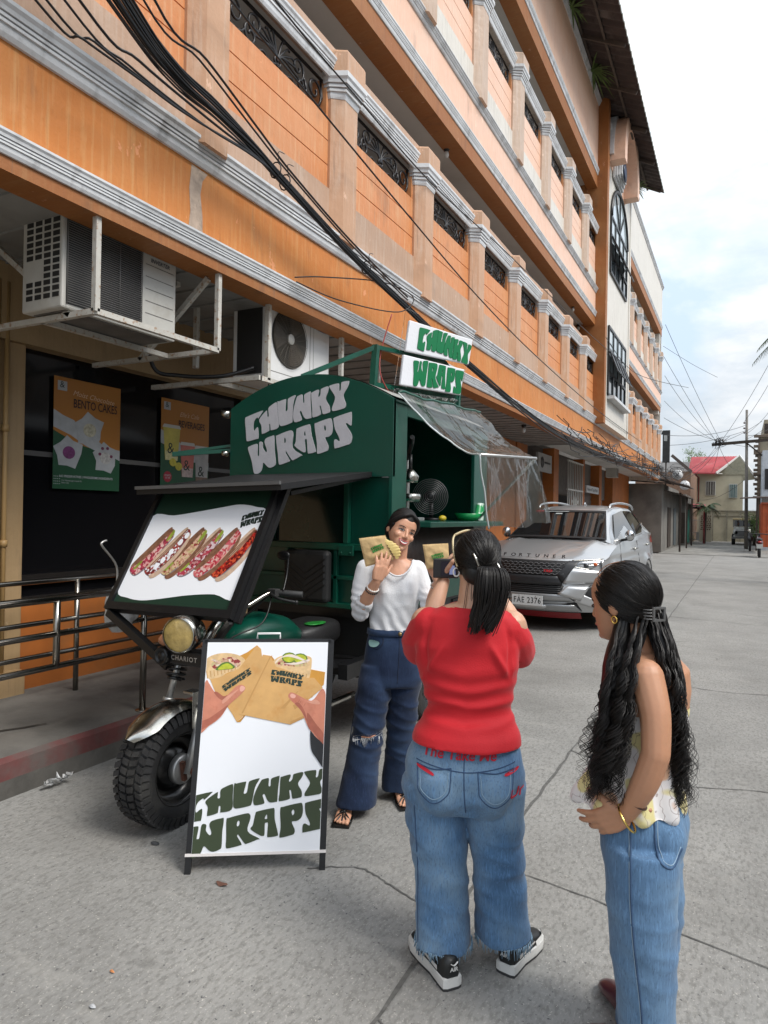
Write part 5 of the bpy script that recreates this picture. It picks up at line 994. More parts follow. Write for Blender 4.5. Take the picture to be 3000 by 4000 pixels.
# hanging curls of slack wire under the fascia farther down
g = MB()
for k in range(46):
    y = random.uniform(13, 33); ln = random.uniform(1.5, 5); z = 3.45+.012*(y-13)+random.uniform(-.22, .25); sag = random.uniform(.05, .35)
    g.tube([(-3.22+.1*random.random(), y+ln*t, z-sag*4*t*(1-t)+.05*t) for t in np.linspace(0, 1, 12)], .010, 4)
for k in range(9):
    y = random.uniform(24, 34); z = 3.75; g.tube([(-3.2, y+.35*cos(t), z+.22*sin(t)+random.uniform(-.05, .05)) for t in np.linspace(0, 2*pi, 14)], .011, 4)
g.build('slack_wire', CAB, W_)
for i, (pts, r_, lab) in enumerate((
    ([(-3.2, 2.6, 5.75), (-3.3, 4.31, 5.66), (-3.3, 5.61, 5.60), (-3.3, 7.5, 5.56), (-3.3, 10.6, 5.76), (-3.2, 16, 5.9), (-3.15, 22.5, 6.3)], .008, 'thin black wire crossing the upper rail and capitals of the first balcony'),
    ([(-3.2, 3.3, 5.25), (-3.2, 5.0, 5.03), (-3.2, 6.63, 4.83), (-3.2, 8.79, 4.60), (-3.2, 12, 4.42), (-3.2, 18, 4.3), (-3.2, 26, 4.35)], .009, 'thin black wire crossing the boarded panels of the first balcony'),
    ([(-3.36, 4.75, 3.62), (-3.28, 5.1, 3.72), (-3.16, 6.0, 3.93), (-3.13, 6.6, 3.95), (-3.16, 6.3, 3.72), (-3.3, 5.4, 3.60), (-3.38, 4.8, 3.60)], .006, 'looped slack wire tied to the lower cornice above the round fan aircon'))):
    g = MB(); g.tube(spline(pts, 8), r_, 5); tag(g.build('wire', CAB), lab, 'wire')
for i, (x, y, z) in enumerate(((-3.67, 8.72, 6.70), (-3.64, 16.6, 6.70), (-3.86, 18.3, 6.70), (-3.75, 13.0, 3.40))):
    l = thing('ceiling_lamp', ['small bare lamp under the soffit above the third balcony pilaster', 'small bare lamp under the second floor soffit near the tower', 'bracket lamp hanging at the corner of balcony and tower pier', 'small lamp under the ground floor soffit beyond the cart'][i], 'lamp', (x, y, z), 'lamps under the soffits')
    g = MB(); g.lathe([(0, .0), (.05, 0), (.05, -.04), (.03, -.06), (0, -.06)], 12, M=Matrix.Translation((x, y, z+.01))); g.build('socket', BLACKM, l)
    g = MB(); g.ell((x, y, z-.10), (.035, .035, .05), 12, 8); g.build('bulb', mat('bulb glass', (.6, .6, .58), .2), l)
# tufts growing on the parapet
LEAF = mat('leaf green', (.10, .17, .035), .6, var=.5, vscale=8)
def tuft(x, y, z, r, n, lab):
    g = MB()
    for k in range(n):
        a = random.uniform(0, 2*pi); e = random.uniform(-.3, 1.1); L0 = r*random.uniform(.6, 1); d = Vector((cos(a)*cos(e), sin(a)*cos(e), sin(e))); sd_ = d.cross(Vector((0, 0, 1))).normalized()*.018
        P = [Vector((x, y, z))+d*L0*t+Vector((0, 0, -.35*L0*t*t)) for t in (0, .33, .66, 1)]
        g.add([P[0]-sd_*.4, P[0]+sd_*.4, P[1]-sd_, P[1]+sd_, P[2]-sd_*.8, P[2]+sd_*.8, P[3]], [(0, 1, 3, 2), (2, 3, 5, 4), (4, 5, 6)])
    tag(g.build('fern', LEAF), lab, 'plant')
tuft(-3.36, 14.7, 12.50, .75, 60, 'small fern growing on the parapet at the top edge of the photo'); tuft(-3.36, 17.0, 12.50, .85, 90, 'larger fern sprouting from the parapet under the roof eave'); tuft(-3.0, 22.0, 11.7, .5, 80, 'leafy weed growing beside the right foot of the arch')

# ------------------------------------------------------------------ silver SUV parked beyond the cart
CM = Matrix.Translation((-2.68, 9.7, 0)) @ Matrix.Rotation(radians(-2.6), 4, 'Z')
class CMB(MB):
    M = CM
    def build(s, name, mats, parent=None, bevel=0, fix=True):
        s.v = [tuple(s.M @ Vector(p)) for p in s.v]; return MB.build(s, name, mats, parent, bevel, fix)
SIL = mat('silver metallic', (.46, .47, .48), .30, metal=.6, coat=.7, var=.04, vscale=3)
GLS = mat('tinted windscreen', (.006, .007, .008), .02, spec=.8)
PLB = mat('black plastic', (.012, .012, .013), .5)
S = thing('parked_suv', 'silver SUV with black honeycomb grille parked beyond the food cart', 'car', (-2.68, 12.2, 0))
def it(z, tab):
    for (a, b), (c, d) in zip(tab, tab[1:]):
        if z <= c: return b+(d-b)*max(0, (z-a)/(c-a))
    return tab[-1][1]
def yf(x, z): return it(z, [(.28, .10), (.40, .02), (.55, 0), (.70, .03), (.85, .04), (1.0, .08), (1.06, .15)])+.40*(abs(x)/.97)**2.6
def hoodz(x, t):                                                       # t 0 front .. 1 cowl
    c = 1.055+.225*(1-(1-t)**1.7); e = 1.0+.215*t**.8
    k = (abs(x)/.97)**3.5; r = .018*exp(-((abs(x)-.62)/.10)**2)*(.35+t)
    return c*(1-k)+e*k+r-.012*(abs(x) < .5)*0
sx_ = lambda y, z: it(z, [(.30, .89), (.42, .935), (.50, .955), (.70, .975), (.90, .98), (1.02, .975), (1.12, .955), (1.25, .925), (1.40, .915)])*it(y, [(.40, .955), (.8, 1.0), (4.3, 1.0), (5.0, .93)])
belt = lambda y: it(y, [(.4, 1.0), (1.35, 1.215), (1.7, 1.25), (3.1, 1.31), (3.7, 1.35), (5, 1.36)])
g = CMB()
g.grid(lambda u, v: Vector(((u-.5)*1.86, yf((u-.5)*1.86, .29+.75*v), .29+.75*v)), 36, 20)
def hood(u, v):
    x = (u-.5)*1.86*(1+.034*min(1, v*5)); y0 = yf(x, 1.045); return Vector((x, y0+(1.36-.10*(abs(x)/.93)**2-y0)*v, hoodz(x, v) if v > 0 else 1.04-.0*(abs(x)/.93)))
g.grid(hood, 40, 18)
for s_ in (-1, 1):
    def side(u, v):
        y = .385+4.6*u; z = .29+(belt(y)-.29)*v; x = sx_(y, z)
        for yc in (1.03, 3.85):                                        # flared arches
            d = sqrt((y-yc)**2+(z-.40)**2); x += .035*exp(-((d-.50)/.06)**2)
        x += -.012*exp(-((z-1.02)/.03)**2)+.012*exp(-((z-.56)/.04)**2)
        return Vector((s_*x, y, z))
    g.grid(side, 90, 24)
g.grid(lambda u, v: Vector(((u-.5)*1.72, 4.985+.04*sin(pi*v), .4+.95*v)), 12, 8)
body = g.build('body', SIL, S)
SEC = [(1.30, 1.20, .905, 1.27, .80), (2.22, 1.24, .93, 1.755, .645), (2.6, 1.27, .935, 1.815, .65), (3.2, 1.30, .935, 1.845, .65), (4.0, 1.35, .92, 1.835, .63), (4.6, 1.35, .90, 1.765, .58), (4.98, 1.2, .86, 1.30, .78)]
def secx(y): 
    for a, b in zip(SEC, SEC[1:]):
        if y <= b[0]:
            t = max(0, (y-a[0])/(b[0]-a[0])); return [p+(q-p)*t for p, q in zip(a, b)]
    return SEC[-1]
g = CMB(); rings = []
for y in np.linspace(1.30, 4.98, 40):
    _, zb, xb, zt, xt = secx(y); h = zt-zb
    pr = [(xb, zb-.04), (xb-.01, zb+.02), (xt+.03, zt-.09*min(1, h*3)), (xt-.02, zt-.03*min(1, h*3)), (xt-.12, zt-.006), (xt*.4, zt+.012), (0, zt+.016)]
    rings.append([Vector((x, y, z)) for x, z in pr]+[Vector((-x, y, z)) for x, z in pr[::-1][1:]])
g.loft(rings, cap=False, close=False); rf_ = g.build('roof', SIL, S)
g = CMB()
def wind(u, v):
    y = 1.33+(2.18-1.33)*v; _, zb, xb, zt, xt = secx(y); x = (u-.5)*2*(.79+(.595-.79)*v); return Vector((x, y-.012-.05*(1-(x/.8)**2)*.6, zt+.012*(1-v*.3)+.012*(1-(x/.75)**2)-.0))
g.grid(wind, 20, 14); ws = g.build('windscreen', GLS, S)
g = CMB(); 
def wlift(u, v): return wind(u, v)+Vector((0, -.006, .004))
g.grid(lambda u, v: wlift(u, .93+.07*v), 20, 2); 
for a, b in ((0, .018), (.982, 1)): g.grid(lambda u, v: wlift(a+(b-a)*u, v), 1, 14)
g.grid(lambda u, v: wlift(u, .06*v), 20, 2); g.build('windscreen_band', PLB, ws)
g = CMB(); g.grid(lambda u, v: wind(.02+.12*u, .935+.04*v)+Vector((0, -.010, .008)), 4, 2); g.build('sunstrip_mark', mat('sticker red', (.4, .02, .03), .4), ws)
g = CMB(); g.grid(lambda u, v: wind(.16+.34*u, .925+.018*v)+Vector((0, -.010, .008)), 4, 1); g.grid(lambda u, v: wind(.335+.09*u, .83+.045*v)+Vector((0, -.010, .008)), 4, 1); g.build('sticker', mat('sticker pale', (.35, .38, .38), .3), ws)
def sidep(y, z, h=.006):
    _, zb, xb, zt, xt = secx(y); t = (z-zb)/(zt-.07-zb); return Vector((xb+(xt+.03-xb)*t+h, y, z))
def sgl(y, z, h): 
    return sidep(y, z, .004+h)
for s_ in (1, -1):
    for poly in ([(1.60, 1.285), (2.28, 1.695), (2.95, 1.765), (3.02, 1.345)], [(3.09, 1.35), (3.02, 1.765), (3.75, 1.765), (3.98, 1.46), (3.70, 1.385)], [(4.06, 1.47), (3.86, 1.762), (4.35, 1.735), (4.55, 1.55)]):
        g = CMB(); g.flat(poly, [], lambda y, z, h: Vector((s_*sgl(y, z, h).x, y, z)), .004); g.build('side_window', GLS, S)
    g = CMB(); g.tube([Vector((s_*sidep(y, z).x, y, z)) for y, z in ((1.55, 1.27), (2.2, 1.30), (3.0, 1.335), (3.68, 1.37), (3.98, 1.45), (4.55, 1.54))], .012, 6); g.build('chrome_strip', CHROME, S)
    g = CMB(); g.tube(spline([Vector((s_*.60, y, z)) for y, z in ((2.35, 1.79), (2.5, 1.86), (3.3, 1.90), (4.2, 1.875), (4.45, 1.80))], 6), .020, 8); g.build('roof_rail', mat('rail silver', (.45, .46, .47), .25, metal=.8), S)
    g = CMB(); g.ell((s_*1.03, 1.86, 1.365), (.075, .075, .085), 16, 12); mr = g.build('mirror', mat('mirror silver', (.55, .56, .57), .12, metal=.9), S)
    g = CMB(); g.bar((s_*.90, 1.88, 1.28), (s_*1.0, 1.87, 1.30), .05, .04); g.ell((s_*1.03, 1.885, 1.345), (.07, .06, .075), 14, 10); g.build('mirror_arm', PLB, mr)
    for y, z in ((2.72, 1.12), (4.0, 1.155)):
        g = CMB(); g.tube([(s_*(sx_(y, z)+.005), y-.11, z), (s_*(sx_(y, z)+.035), y-.08, z+.005), (s_*(sx_(y, z)+.035), y+.08, z+.008), (s_*(sx_(y, z)+.005), y+.11, z+.006)], .016, 8); g.ell((s_*(sx_(y, z)-.004), y, z-.005), (.012, .075, .045), 12, 8); g.build('door_handle', CHROME, S)
    g = CMB()
    for pts in ([(1.62, 1.25), (1.50, 1.0), (1.52, .6), (1.60, .45)], [(3.04, 1.30), (3.06, .9), (3.02, .45)]): g.tube([Vector((s_*(sx_(y, z)+.0015), y, z)) for y, z in pts], .005, 4)
    g.build('door_gap', PLB, S)
    g = CMB(); g.grid(lambda u, v: Vector((s_*(sx_(4.6+.36*u, 1.18+.16*v)+.012), 4.6+.36*u, 1.17+.16*v*(.5+.5*u))), 6, 4); g.build('tail_light', mat('tail red', (.35, .015, .012), .15, spec=.8), S)
    # arches and wheels
    for yc in (1.03, 3.85):
        g = CMB(); g.tube([(s_*(sx_(yc+.49*cos(t), .40+.49*sin(t))+.004), yc+.49*cos(t), .40+.49*sin(t)) for t in np.linspace(-.25, pi+.25, 25)], .032, 6); g.flat([(yc+.47*cos(t), .40+.47*sin(t)) for t in np.linspace(-.3, pi+.3, 25)], [], lambda a, b, h: Vector((s_*(.985+h), a, b)), .001); g.build('wheel_arch', PLB, S)
        wg = wheel_mb(.395, .25, .25); M_ = Matrix.Translation((s_*.885, yc, .395)); 
        for k in range(60):
            a = 2*pi*k/60; R_ = Matrix.Rotation(a, 4, 'X')
            for x in (-.09, -.03, .03, .09):
                ps = [R_ @ Vector((x+i*.022, j*.012, h)) for h in (.380, .394) for i, j in ((-1, -1), (1, -1), (1, 1), (-1, 1))]; wg.add(ps, [(0,3,2,1),(4,5,6,7),(0,1,5,4),(1,2,6,5),(2,3,7,6),(3,0,4,7)])
        wg.v = [tuple(CM @ M_ @ Vector(p)) for p in wg.v]; wo = wg.build('wheel', RUBBER, S)
        g = CMB(); g.lathe([(.255, .11), (.24, .115), (.23, .06), (.0, .04)], 32, M=M_ @ RX @ Matrix.Diagonal((1, 1, s_, 1)))
        for k in range(6):
            a = 2*pi*k/6; g.bar(M_ @ Vector((s_*.10, .04*cos(a), .04*sin(a))), M_ @ Vector((s_*.10, .235*cos(a), .235*sin(a))), .05, .03, up=(1, 0, 0))
        g.build('rim', mat('alloy dark', (.16, .16, .165), .3, metal=.8), wo)
# front end
FPt = lambda x, z, h: Vector((x, yf(x, z)-h, z))
def qp(g, c, h, nu=14, nv=4, mi=0):
    (a, b, c_, d) = [Vector((p[0], p[1], 0)) for p in c]
    def f(u, v):
        p = a.lerp(b, u).lerp(d.lerp(c_, u), v); return FPt(p.x, p.y, h)
    g.grid(f, nu, nv, mi); 
    for e0, e1 in ((a, b), (b, c_), (c_, d), (d, a)): g.grid(lambda u, v: FPt(*(e0.lerp(e1, u)).xy, h*v), nu, 1, mi)
for s_ in (-1, 1):
    g = CMB(); qp(g, [(s_*.57, .945), (s_*.915, .985), (s_*.925, 1.03), (s_*.60, 1.01)], .012, 12, 4)
    qp(g, [(s_*.62, .918), (s_*.80, .905), (s_*.92, .985), (s_*.57, .945)], .013, 12, 4)
    hl = g.build('headlight', mat('headlamp glass', (.42, .44, .45), .06, metal=.5, spec=1, coat=1, var=.7, vscale=16), S)
    g = CMB(); g.ell(FPt(s_*.735, .955, .012), (.045, .02, .034), 14, 10); g.build('projector', mat('projector dark', (.04, .045, .05), .08, spec=1), hl)
    g = CMB(); g.ell(FPt(s_*.845, .975, .010), (.035, .02, .028), 12, 8); g.build('amber_bulb', mat('amber', (.65, .14, .04), .2), hl)
    g = CMB(); qp(g, [(s_*.56, 1.012), (s_*.93, 1.045), (s_*.93, 1.055), (s_*.56, 1.03)], .018, 12, 1); qp(g, [(s_*.56, .93), (s_*.8, .895), (s_*.8, .905), (s_*.56, .945)], .018, 8, 1); g.build('headlight_trim', CHROME, hl)
    # bumper: silver corner blades, dark fog recess, lower vee
    g = CMB(); qp(g, [(s_*.46, .69), (s_*.90, .72), (s_*.92, .88), (s_*.56, .925)], .024, 12, 4); g.build('bumper_blade', SIL, S)
    g = CMB(); qp(g, [(s_*.70, .50), (s_*.92, .46), (s_*.92, .71), (s_*.80, .685)], .014, 8, 4); g.build('fog_recess', PLB, S)
    g = CMB(); qp(g, [(s_*.41, .55), (s_*.70, .46), (s_*.80, .66), (s_*.52, .665)], .055, 8, 4); g.build('bumper_vee', SIL, S)
    g = CMB(); qp(g, [(s_*.60, .455), (s_*.92, .33), (s_*.92, .45), (s_*.72, .555)], .035, 8, 4); g.build('bumper_vee', SIL, S)
    g = CMB(); qp(g, [(s_*.34, .385), (s_*.60, .38), (s_*.70, .31), (s_*.64, .445)], .006, 6, 3); g.build('fog_slot', PLB, S)
    g = CMB(); qp(g, [(s_*.36, .405), (s_*.47, .40), (s_*.47, .415), (s_*.36, .42)], .012, 3, 1); g.build('day_lamp', mat('day lamp', (.7, .7, .66), .15), S)
g = CMB(); qp(g, [(-.46, .80), (.46, .80), (.56, 1.015), (-.56, 1.015)], .016, 24, 6); gr = g.build('grille', PLB, S)
g = CMB()
for r in range(5):
    z = .835+.036*r
    for k in range(12):
        x0 = -.46+.078*k+(.039 if r % 2 else 0); w_ = .026
        if abs(x0+.03) > .44: continue
        P_ = [FPt(x0, z, .024), FPt(x0+.014, z, .024), FPt(x0+.024, z-.013, .024), FPt(x0+.048, z-.013, .024), FPt(x0+.058, z, .024), FPt(x0+.076, z, .024)]; g.tube(P_, .0032, 4)
g.build('grille_mesh', mat('grille mesh grey', (.20, .20, .21), .35), gr)
g = CMB(); qp(g, [(-.46, .675), (.46, .675), (.39, .80), (-.39, .80)], .030, 20, 3)
for s_ in (-1, 1): qp(g, [(s_*.38, .80), (s_*.455, .70), (s_*.66, 1.02), (s_*.52, 1.02)], .027, 6, 4)
g.build('grille_surround', mat('satin black', (.020, .021, .024), .42), S)
g = CMB(); qp(g, [(-.44, .545), (.44, .545), (.48, .67), (-.48, .67)], .010, 20, 3)
g.build('lower_intake', mat('intake black', (.006, .006, .006), .6), S)
g = CMB()
for k in range(4): qp(g, [(-.44, .565+.027*k), (.44, .565+.027*k), (.44, .575+.027*k), (-.44, .575+.027*k)], .02, 16, 1)
g.build('intake_slat', mat('satin black', (.02, .021, .024), .42), S)
g = CMB(); qp(g, [(-.62, .455), (.62, .455), (.50, .545), (-.50, .545)], .05, 20, 3); qp(g, [(-.46, .395), (.46, .395), (.6, .455), (-.6, .455)], .03, 20, 2); qp(g, [(-.70, .295), (.70, .295), (.62, .40), (-.62, .40)], .045, 20, 3); g.build('skid_plate', mat('skid silver', (.33, .34, .35), .3, metal=.6), S)
g = CMB(); qp(g, [(-.22, .30), (.22, .30), (.26, .385), (-.26, .385)], .062, 8, 2); g.build('skid_centre', SIL, S)
g = CMB(); 
g.grid(lambda u, v: Vector(((u-.5)*1.36, yf((u-.5)*1.3, .29)-.02+.10*v, .285-.095*v)), 16, 2); g.build('lip_spoiler', mat('lip red', (.20, .008, .012), .45), S)
g = CMB(); g.add([CM.inverted() @ (CM @ Vector(p)) for p in [(-.9, .5, .25), (.9, .5, .25), (.9, 4.9, .25), (-.9, 4.9, .25)]], [(0, 1, 2, 3)]); g.build('underbody', PLB, S)
g = CMB()
xs = np.linspace(-.43, .44, 8)
for ch, x in zip("FORTUNER", xs):
    text_mesh(g, ch, .075, lambda u, v, h: Vector((x-.028+u*1.2, yf(x, 1.05)-.016+v*.55, 1.047+v*.80+.008)), 0, bold=.03)
g.build('lettering', PLB, S)
g = CMB(); text_mesh(g, "TRD", .045, lambda u, v, h: FPt(.19+u*1.45, .855+v, .032), 0, bold=.03, shear=.25); g.build('badge', mat('badge red paint', (.5, .015, .02), .4), gr)
pf = lambda a, b, h: Vector((-.225+a, -.075-h, .375+b))
g = CMB(); g.flat([(0, 0), (.45, 0), (.45, .145), (0, .145)], [], lambda a, b, h: Vector((-.225+a, -.072-h, .375+b)), .010); pl = g.build('number_plate', mat('plate white', (.66, .68, .68), .4), S)
g = CMB(); text_mesh(g, "FAE 2376", .112, lambda u, v, h: Vector((u*.83, -.084, .408+v*1.05)), 0, align='CENTER', bold=.006, space=1.12); pf = None
for x in (-.12, .12): g.ell((x, -.083, .507), (.006, .004, .006), 8, 6)
g.build('plate_lettering', BLK, pl)
g = CMB(); g.tube([(.0, 3.1, 1.86), (.0, 3.14, 1.90), (.0, 3.22, 1.865)], .016, 6); g.build('antenna_fin', SIL, S)
g = CMB(); g.ell((.45, 2.7, 1.18), (.09, .11, .14), 12, 10); g.bar((.45, 2.7, 1.0), (.45, 2.9, 1.0), .3, .2); g.build('seat', mat('seat white', (.4, .4, .4), .8), S)
for s_ in (-.35, .35):
    g = CMB(); g.tube([(s_-.25, 1.30, 1.285), (s_+.28, 1.29, 1.295)], .008, 4); g.build('wiper', PLB, S)

# ------------------------------------------------------------------ people
from mathutils.bvhtree import BVHTree
def skinmat(name, col, dark):
    m, t, b = nm(name); s = noise_mix(t, None, col, 9, dark, .45, .75, fac=.5); s = noise_mix(t, None, s, 60, tuple(c*.85 for c in col), .45, .7, fac=.3, seed=2)
    t.links.new(s, b.inputs['Base Color']); b.inputs['Roughness'].default_value = .48; b.inputs['Subsurface Weight'].default_value = .12; b.inputs['Subsurface Radius'].default_value = (.012, .005, .003); bump(t, b, 180, .08, .002); return m
def denim(name, col, fade, dark, rough=.85):
    m, t, b = nm(name)
    s = noise_mix(t, None, col, 3.2, fade, .44, .66, fac=.75, detail=3)
    s = noise_mix(t, None, s, 4.2, dark, .52, .72, fac=.6, seed=3, detail=4)
    s = noise_mix(t, None, s, 170, tuple(min(1, c*1.7+.01) for c in col), .50, .68, stretch=(1, 1, .10), fac=.55, seed=1, detail=4)
    s = noise_mix(t, None, s, 260, tuple(c*.45 for c in col), .52, .70, stretch=(1, 1, .22), fac=.5, seed=5, detail=3)
    t.links.new(s, b.inputs['Base Color']); b.inputs['Roughness'].default_value = rough; b.inputs['Specular IOR Level'].default_value = .2; b.inputs['Sheen Weight'].default_value = .15
    bump(t, b, 320, .25, .002, stretch=(1, 1, .3)); return m
HAIR = mat('black hair', (.008, .0062, .0055), .42, spec=.45, var=.4, vscale=30)
class Frame:
    def __init__(s, x, y): s.P = Vector((x, y, 0)); s.t = (-s.P).normalized(); s.r = Vector((-s.t.y, s.t.x, 0))
    def __call__(s, a, b, z): return s.P+s.r*a+s.t*b+Vector((0, 0, z))
def ringf(fr, a, b, z, w, d, phi=0., n=28, dz=0., pw=1.0, bust=0., tilt=0.):
    """horizontal ellipse ring; phi turns its front (+d) away from the camera direction"""
    wx = fr.r*cos(phi)+fr.t*sin(phi); dy = fr.t*cos(phi)-fr.r*sin(phi); c = fr(a, b, z); o = []
    for k in range(n):
        q = 2*pi*k/n; cx_ = cos(q); sy_ = sin(q); cx_ = (abs(cx_)**pw)*(1 if cx_ > 0 else -1); sy_ = (abs(sy_)**pw)*(1 if sy_ > 0 else -1)
        e = bust*max(0, sy_)**2*(exp(-((cx_-.5)/.32)**2)+exp(-((cx_+.5)/.32)**2))
        o.append(c+wx*cx_*w+dy*(sy_*d+e)+Vector((0, 0, tilt*cx_*w+dz*sy_*d)))
    return o
def remesh(mb, name, m, parent, vox, smooth=4, disp=None, fac=.5, dele=None, solid=0.):
    me = bpy.data.meshes.new(name); me.from_pydata(mb.v, [], mb.f)
    bm = bmesh.new(); bm.from_mesh(me); bmesh.ops.remove_doubles(bm, verts=bm.verts, dist=1e-5); bmesh.ops.recalc_face_normals(bm, faces=bm.faces); bm.to_mesh(me); bm.free()
    o = bpy.data.objects.new('tmp', me); COL.objects.link(o)
    r = o.modifiers.new('r', 'REMESH'); r.mode = 'VOXEL'; r.voxel_size = vox; r.adaptivity = 0
    if smooth: q = o.modifiers.new('s', 'SMOOTH'); q.factor = fac; q.iterations = smooth
    dg = bpy.context.evaluated_depsgraph_get(); n = bpy.data.meshes.new_from_object(o.evaluated_get(dg)); bpy.data.objects.remove(o); bpy.data.meshes.remove(me)
    n.name = name; n.materials.clear(); n.materials.append(m)
    if disp:
        nrm = [v.normal.copy() for v in n.vertices]
        for v, k in zip(n.vertices, nrm): v.co += k*disp(v.co, k)
    if dele:
        bm = bmesh.new(); bm.from_mesh(n); bm.normal_update(); fs = [f for f in bm.faces if dele(f.calc_center_median(), f.normal)]; bmesh.ops.delete(bm, geom=fs, context='FACES'); bm.to_mesh(n); bm.free()
    n.polygons.foreach_set('use_smooth', [True]*len(n.polygons)); n.update()
    return link(name, n, parent)
def bvh_of(o): return BVHTree.FromPolygons([v.co.copy() for v in o.data.vertices], [tuple(p.vertices) for p in o.data.polygons])
def limb(mb, pts, rs, n=14, k=5):
    P = spline(pts, k); R_ = [v.x for v in spline([(r, 0, 0) for r in rs], k)]
    mb.tube(P, R_, n); mb.ell(P[0], (R_[0],)*3, 12, 8); mb.ell(P[-1], (R_[-1],)*3, 12, 8)
HEADS = [(-.116, .016, .072, .036), (-.108, .028, .084, .020), (-.092, .041, .091, .002), (-.072, .051, .0925, -.030), (-.048, .060, .092, -.060), (-.022, .067, .091, -.080), (.005, .0705, .0865, -.092), (.03, .073, .089, -.098), (.058, .072, .085, -.097), (.085, .062, .067, -.083), (.104, .043, .040, -.060), (.114, .018, .008, -.030)]
def head(mb, M, s=1.0, cheeks=0.):
    rings = []
    for z, w_, f, b in HEADS:
        cy = (f+b)/2; d = (f-b)/2; r = []
        for k in range(28):
            q = 2*pi*k/28; c = cos(q); n_ = sin(q); pw = .82 if n_ > 0 else .95
            r.append(M @ (Vector((w_*(abs(c)**pw)*(1 if c > 0 else -1), cy+d*(abs(n_)**pw)*(1 if n_ > 0 else -1), z))*s))
        rings.append(r)
    mb.loft(rings)
    T_ = lambda x, y, z: M @ (Vector((x, y, z))*s)
    mb.tube([T_(0, .086, .012), T_(0, .098, -.012), T_(0, .108, -.030)], [.005*s, .0075*s, .0085*s], 10); mb.ell(T_(0, .104, -.032), (.0095*s, .0095*s, .0085*s), 12, 8)
    for sx in (-1, 1):
        mb.ell(T_(sx*.010, .097, -.035), (.007*s, .008*s, .006*s), 10, 8)
        mb.ell(T_(sx*.074, -.012, -.005), (.010*s, .020*s, .032*s), 12, 8, M=M.to_3x3().to_4x4())
        if cheeks: mb.ell(T_(sx*.040, .070, -.030), (.021*s, .018*s, .019*s), 12, 8)
    mb.ell(T_(0, .082, -.100), (.020*s, .014*s, .013*s), 12, 8)
    if not cheeks: mb.ell(T_(0, .09, -.062), (.020*s, .010*s, .008*s), 12, 8)
def orient(pos, fwd, up):
    f = Vector(fwd).normalized(); u = Vector(up); x = f.cross(u).normalized(); u = x.cross(f)
    return Matrix(((x.x, f.x, u.x, pos[0]), (x.y, f.y, u.y, pos[1]), (x.z, f.z, u.z, pos[2]), (0, 0, 0, 1)))
def hand(mb, wrist, d, side, palmn, curl=(.3, .3, .35, .4), s=1.0, spread=.16, thumb=.7, th_curl=.2):
    """wrist point, d finger direction, side = direction of the thumb, palmn = palm normal; fingers curl towards palmn"""
    d = Vector(d).normalized(); palmn = Vector(palmn); palmn = (palmn-d*palmn.dot(d)).normalized(); side = Vector(side); side = (side-d*side.dot(d)-palmn*side.dot(palmn)).normalized(); w0 = Vector(wrist)
    for k in range(4):                                                 # palm: four metacarpal columns
        x = (1.5-k)*.0185*s; mb.tube([w0+side*x*.6+d*.005*s, w0+side*x+d*.045*s, w0+side*x*1.02+d*(.088-.006*abs(k-1))*s], [.016*s, .0145*s, .0115*s], 10)
    for k, L0 in enumerate((.070, .078, .073, .058)):
        x = (1.5-k)*.0185*s; p = w0+side*x*1.02+d*(.086-.006*abs(k-1))*s; a = 0; dd = (d+side*(1.5-k)*spread*.35).normalized(); pts = [p]
        for j, f in enumerate((.45, .32, .23)):
            a += curl[k]*(1.0 if j < 2 else .7); q = dd*cos(a)+palmn*sin(a); p = p+q*L0*f*s; pts.append(p)
        mb.tube(spline(pts, 3), [.0092*s]*4+[.0086*s]*3+[.0072*s]*3, 9); mb.ell(pts[-1], (.0072*s,)*3, 9, 6)
    p = w0+side*.026*s+d*.022*s; t1 = (side*thumb+d*.75+palmn*.25).normalized(); t2 = (t1+palmn*th_curl+d*.25).normalized()
    mb.tube(spline([p-side*.012*s, p+t1*.032*s, p+t1*.032*s+t2*.032*s, p+t1*.032*s+t2*.058*s], 3), [.016*s]*3+[.0118*s]*3+[.0105*s]*3+[.008*s], 10); mb.ell(p+t1*.032*s+t2*.058*s, (.008*s,)*3, 9, 6)
def ridge(p, sx, sy, sz, seed=0.): 
    return 1-abs(noise.noise(Vector((p.x*sx+seed, p.y*sy+seed*.7, p.z*sz+seed*1.3))))*2
def strands(mb, roots, fn, n=3, r=.0022, k=10):
    for rt in roots:
        P = fn(rt)
        mb.tube(P, [r*(.55+.45*sin(pi*min(1, .15+.85*i/len(P)))) for i in range(len(P))], n, cap=False)

def comb(g, T_, c0, rad, e, n, r, keep, lift=1.03):
    """strands that follow the head from a random root to the gathering point"""
    c0 = Vector(c0); en = Vector(((e[0]-c0.x)/rad[0], (e[1]-c0.y)/rad[1], (e[2]-c0.z)/rad[2])).normalized()
    for k in range(n):
        s0 = Vector((random.gauss(0, 1), random.gauss(0, 1), random.gauss(0, 1))).normalized()
        if not keep(s0): continue
        e1 = (en+Vector((random.gauss(0, .12), 0, random.gauss(0, .10)))).normalized(); P_ = []
        h = lift+.012*random.random()+.02*noise.noise(s0*3)
        for t in np.linspace(0, 1, 8):
            d = s0.slerp(e1, t) if s0.dot(e1) > -.98 else e1
            P_.append(T_(*(c0+Vector((d.x*rad[0], d.y*rad[1], d.z*rad[2]))*(h+.006*sin(pi*t)))))
        g.tube(spline(P_, 3), [r*.6]+[r]*20+[r*.7], 3, cap=False)

HAIRW = mat('dark tied hair', (.0055, .0042, .004), .6, spec=.3)
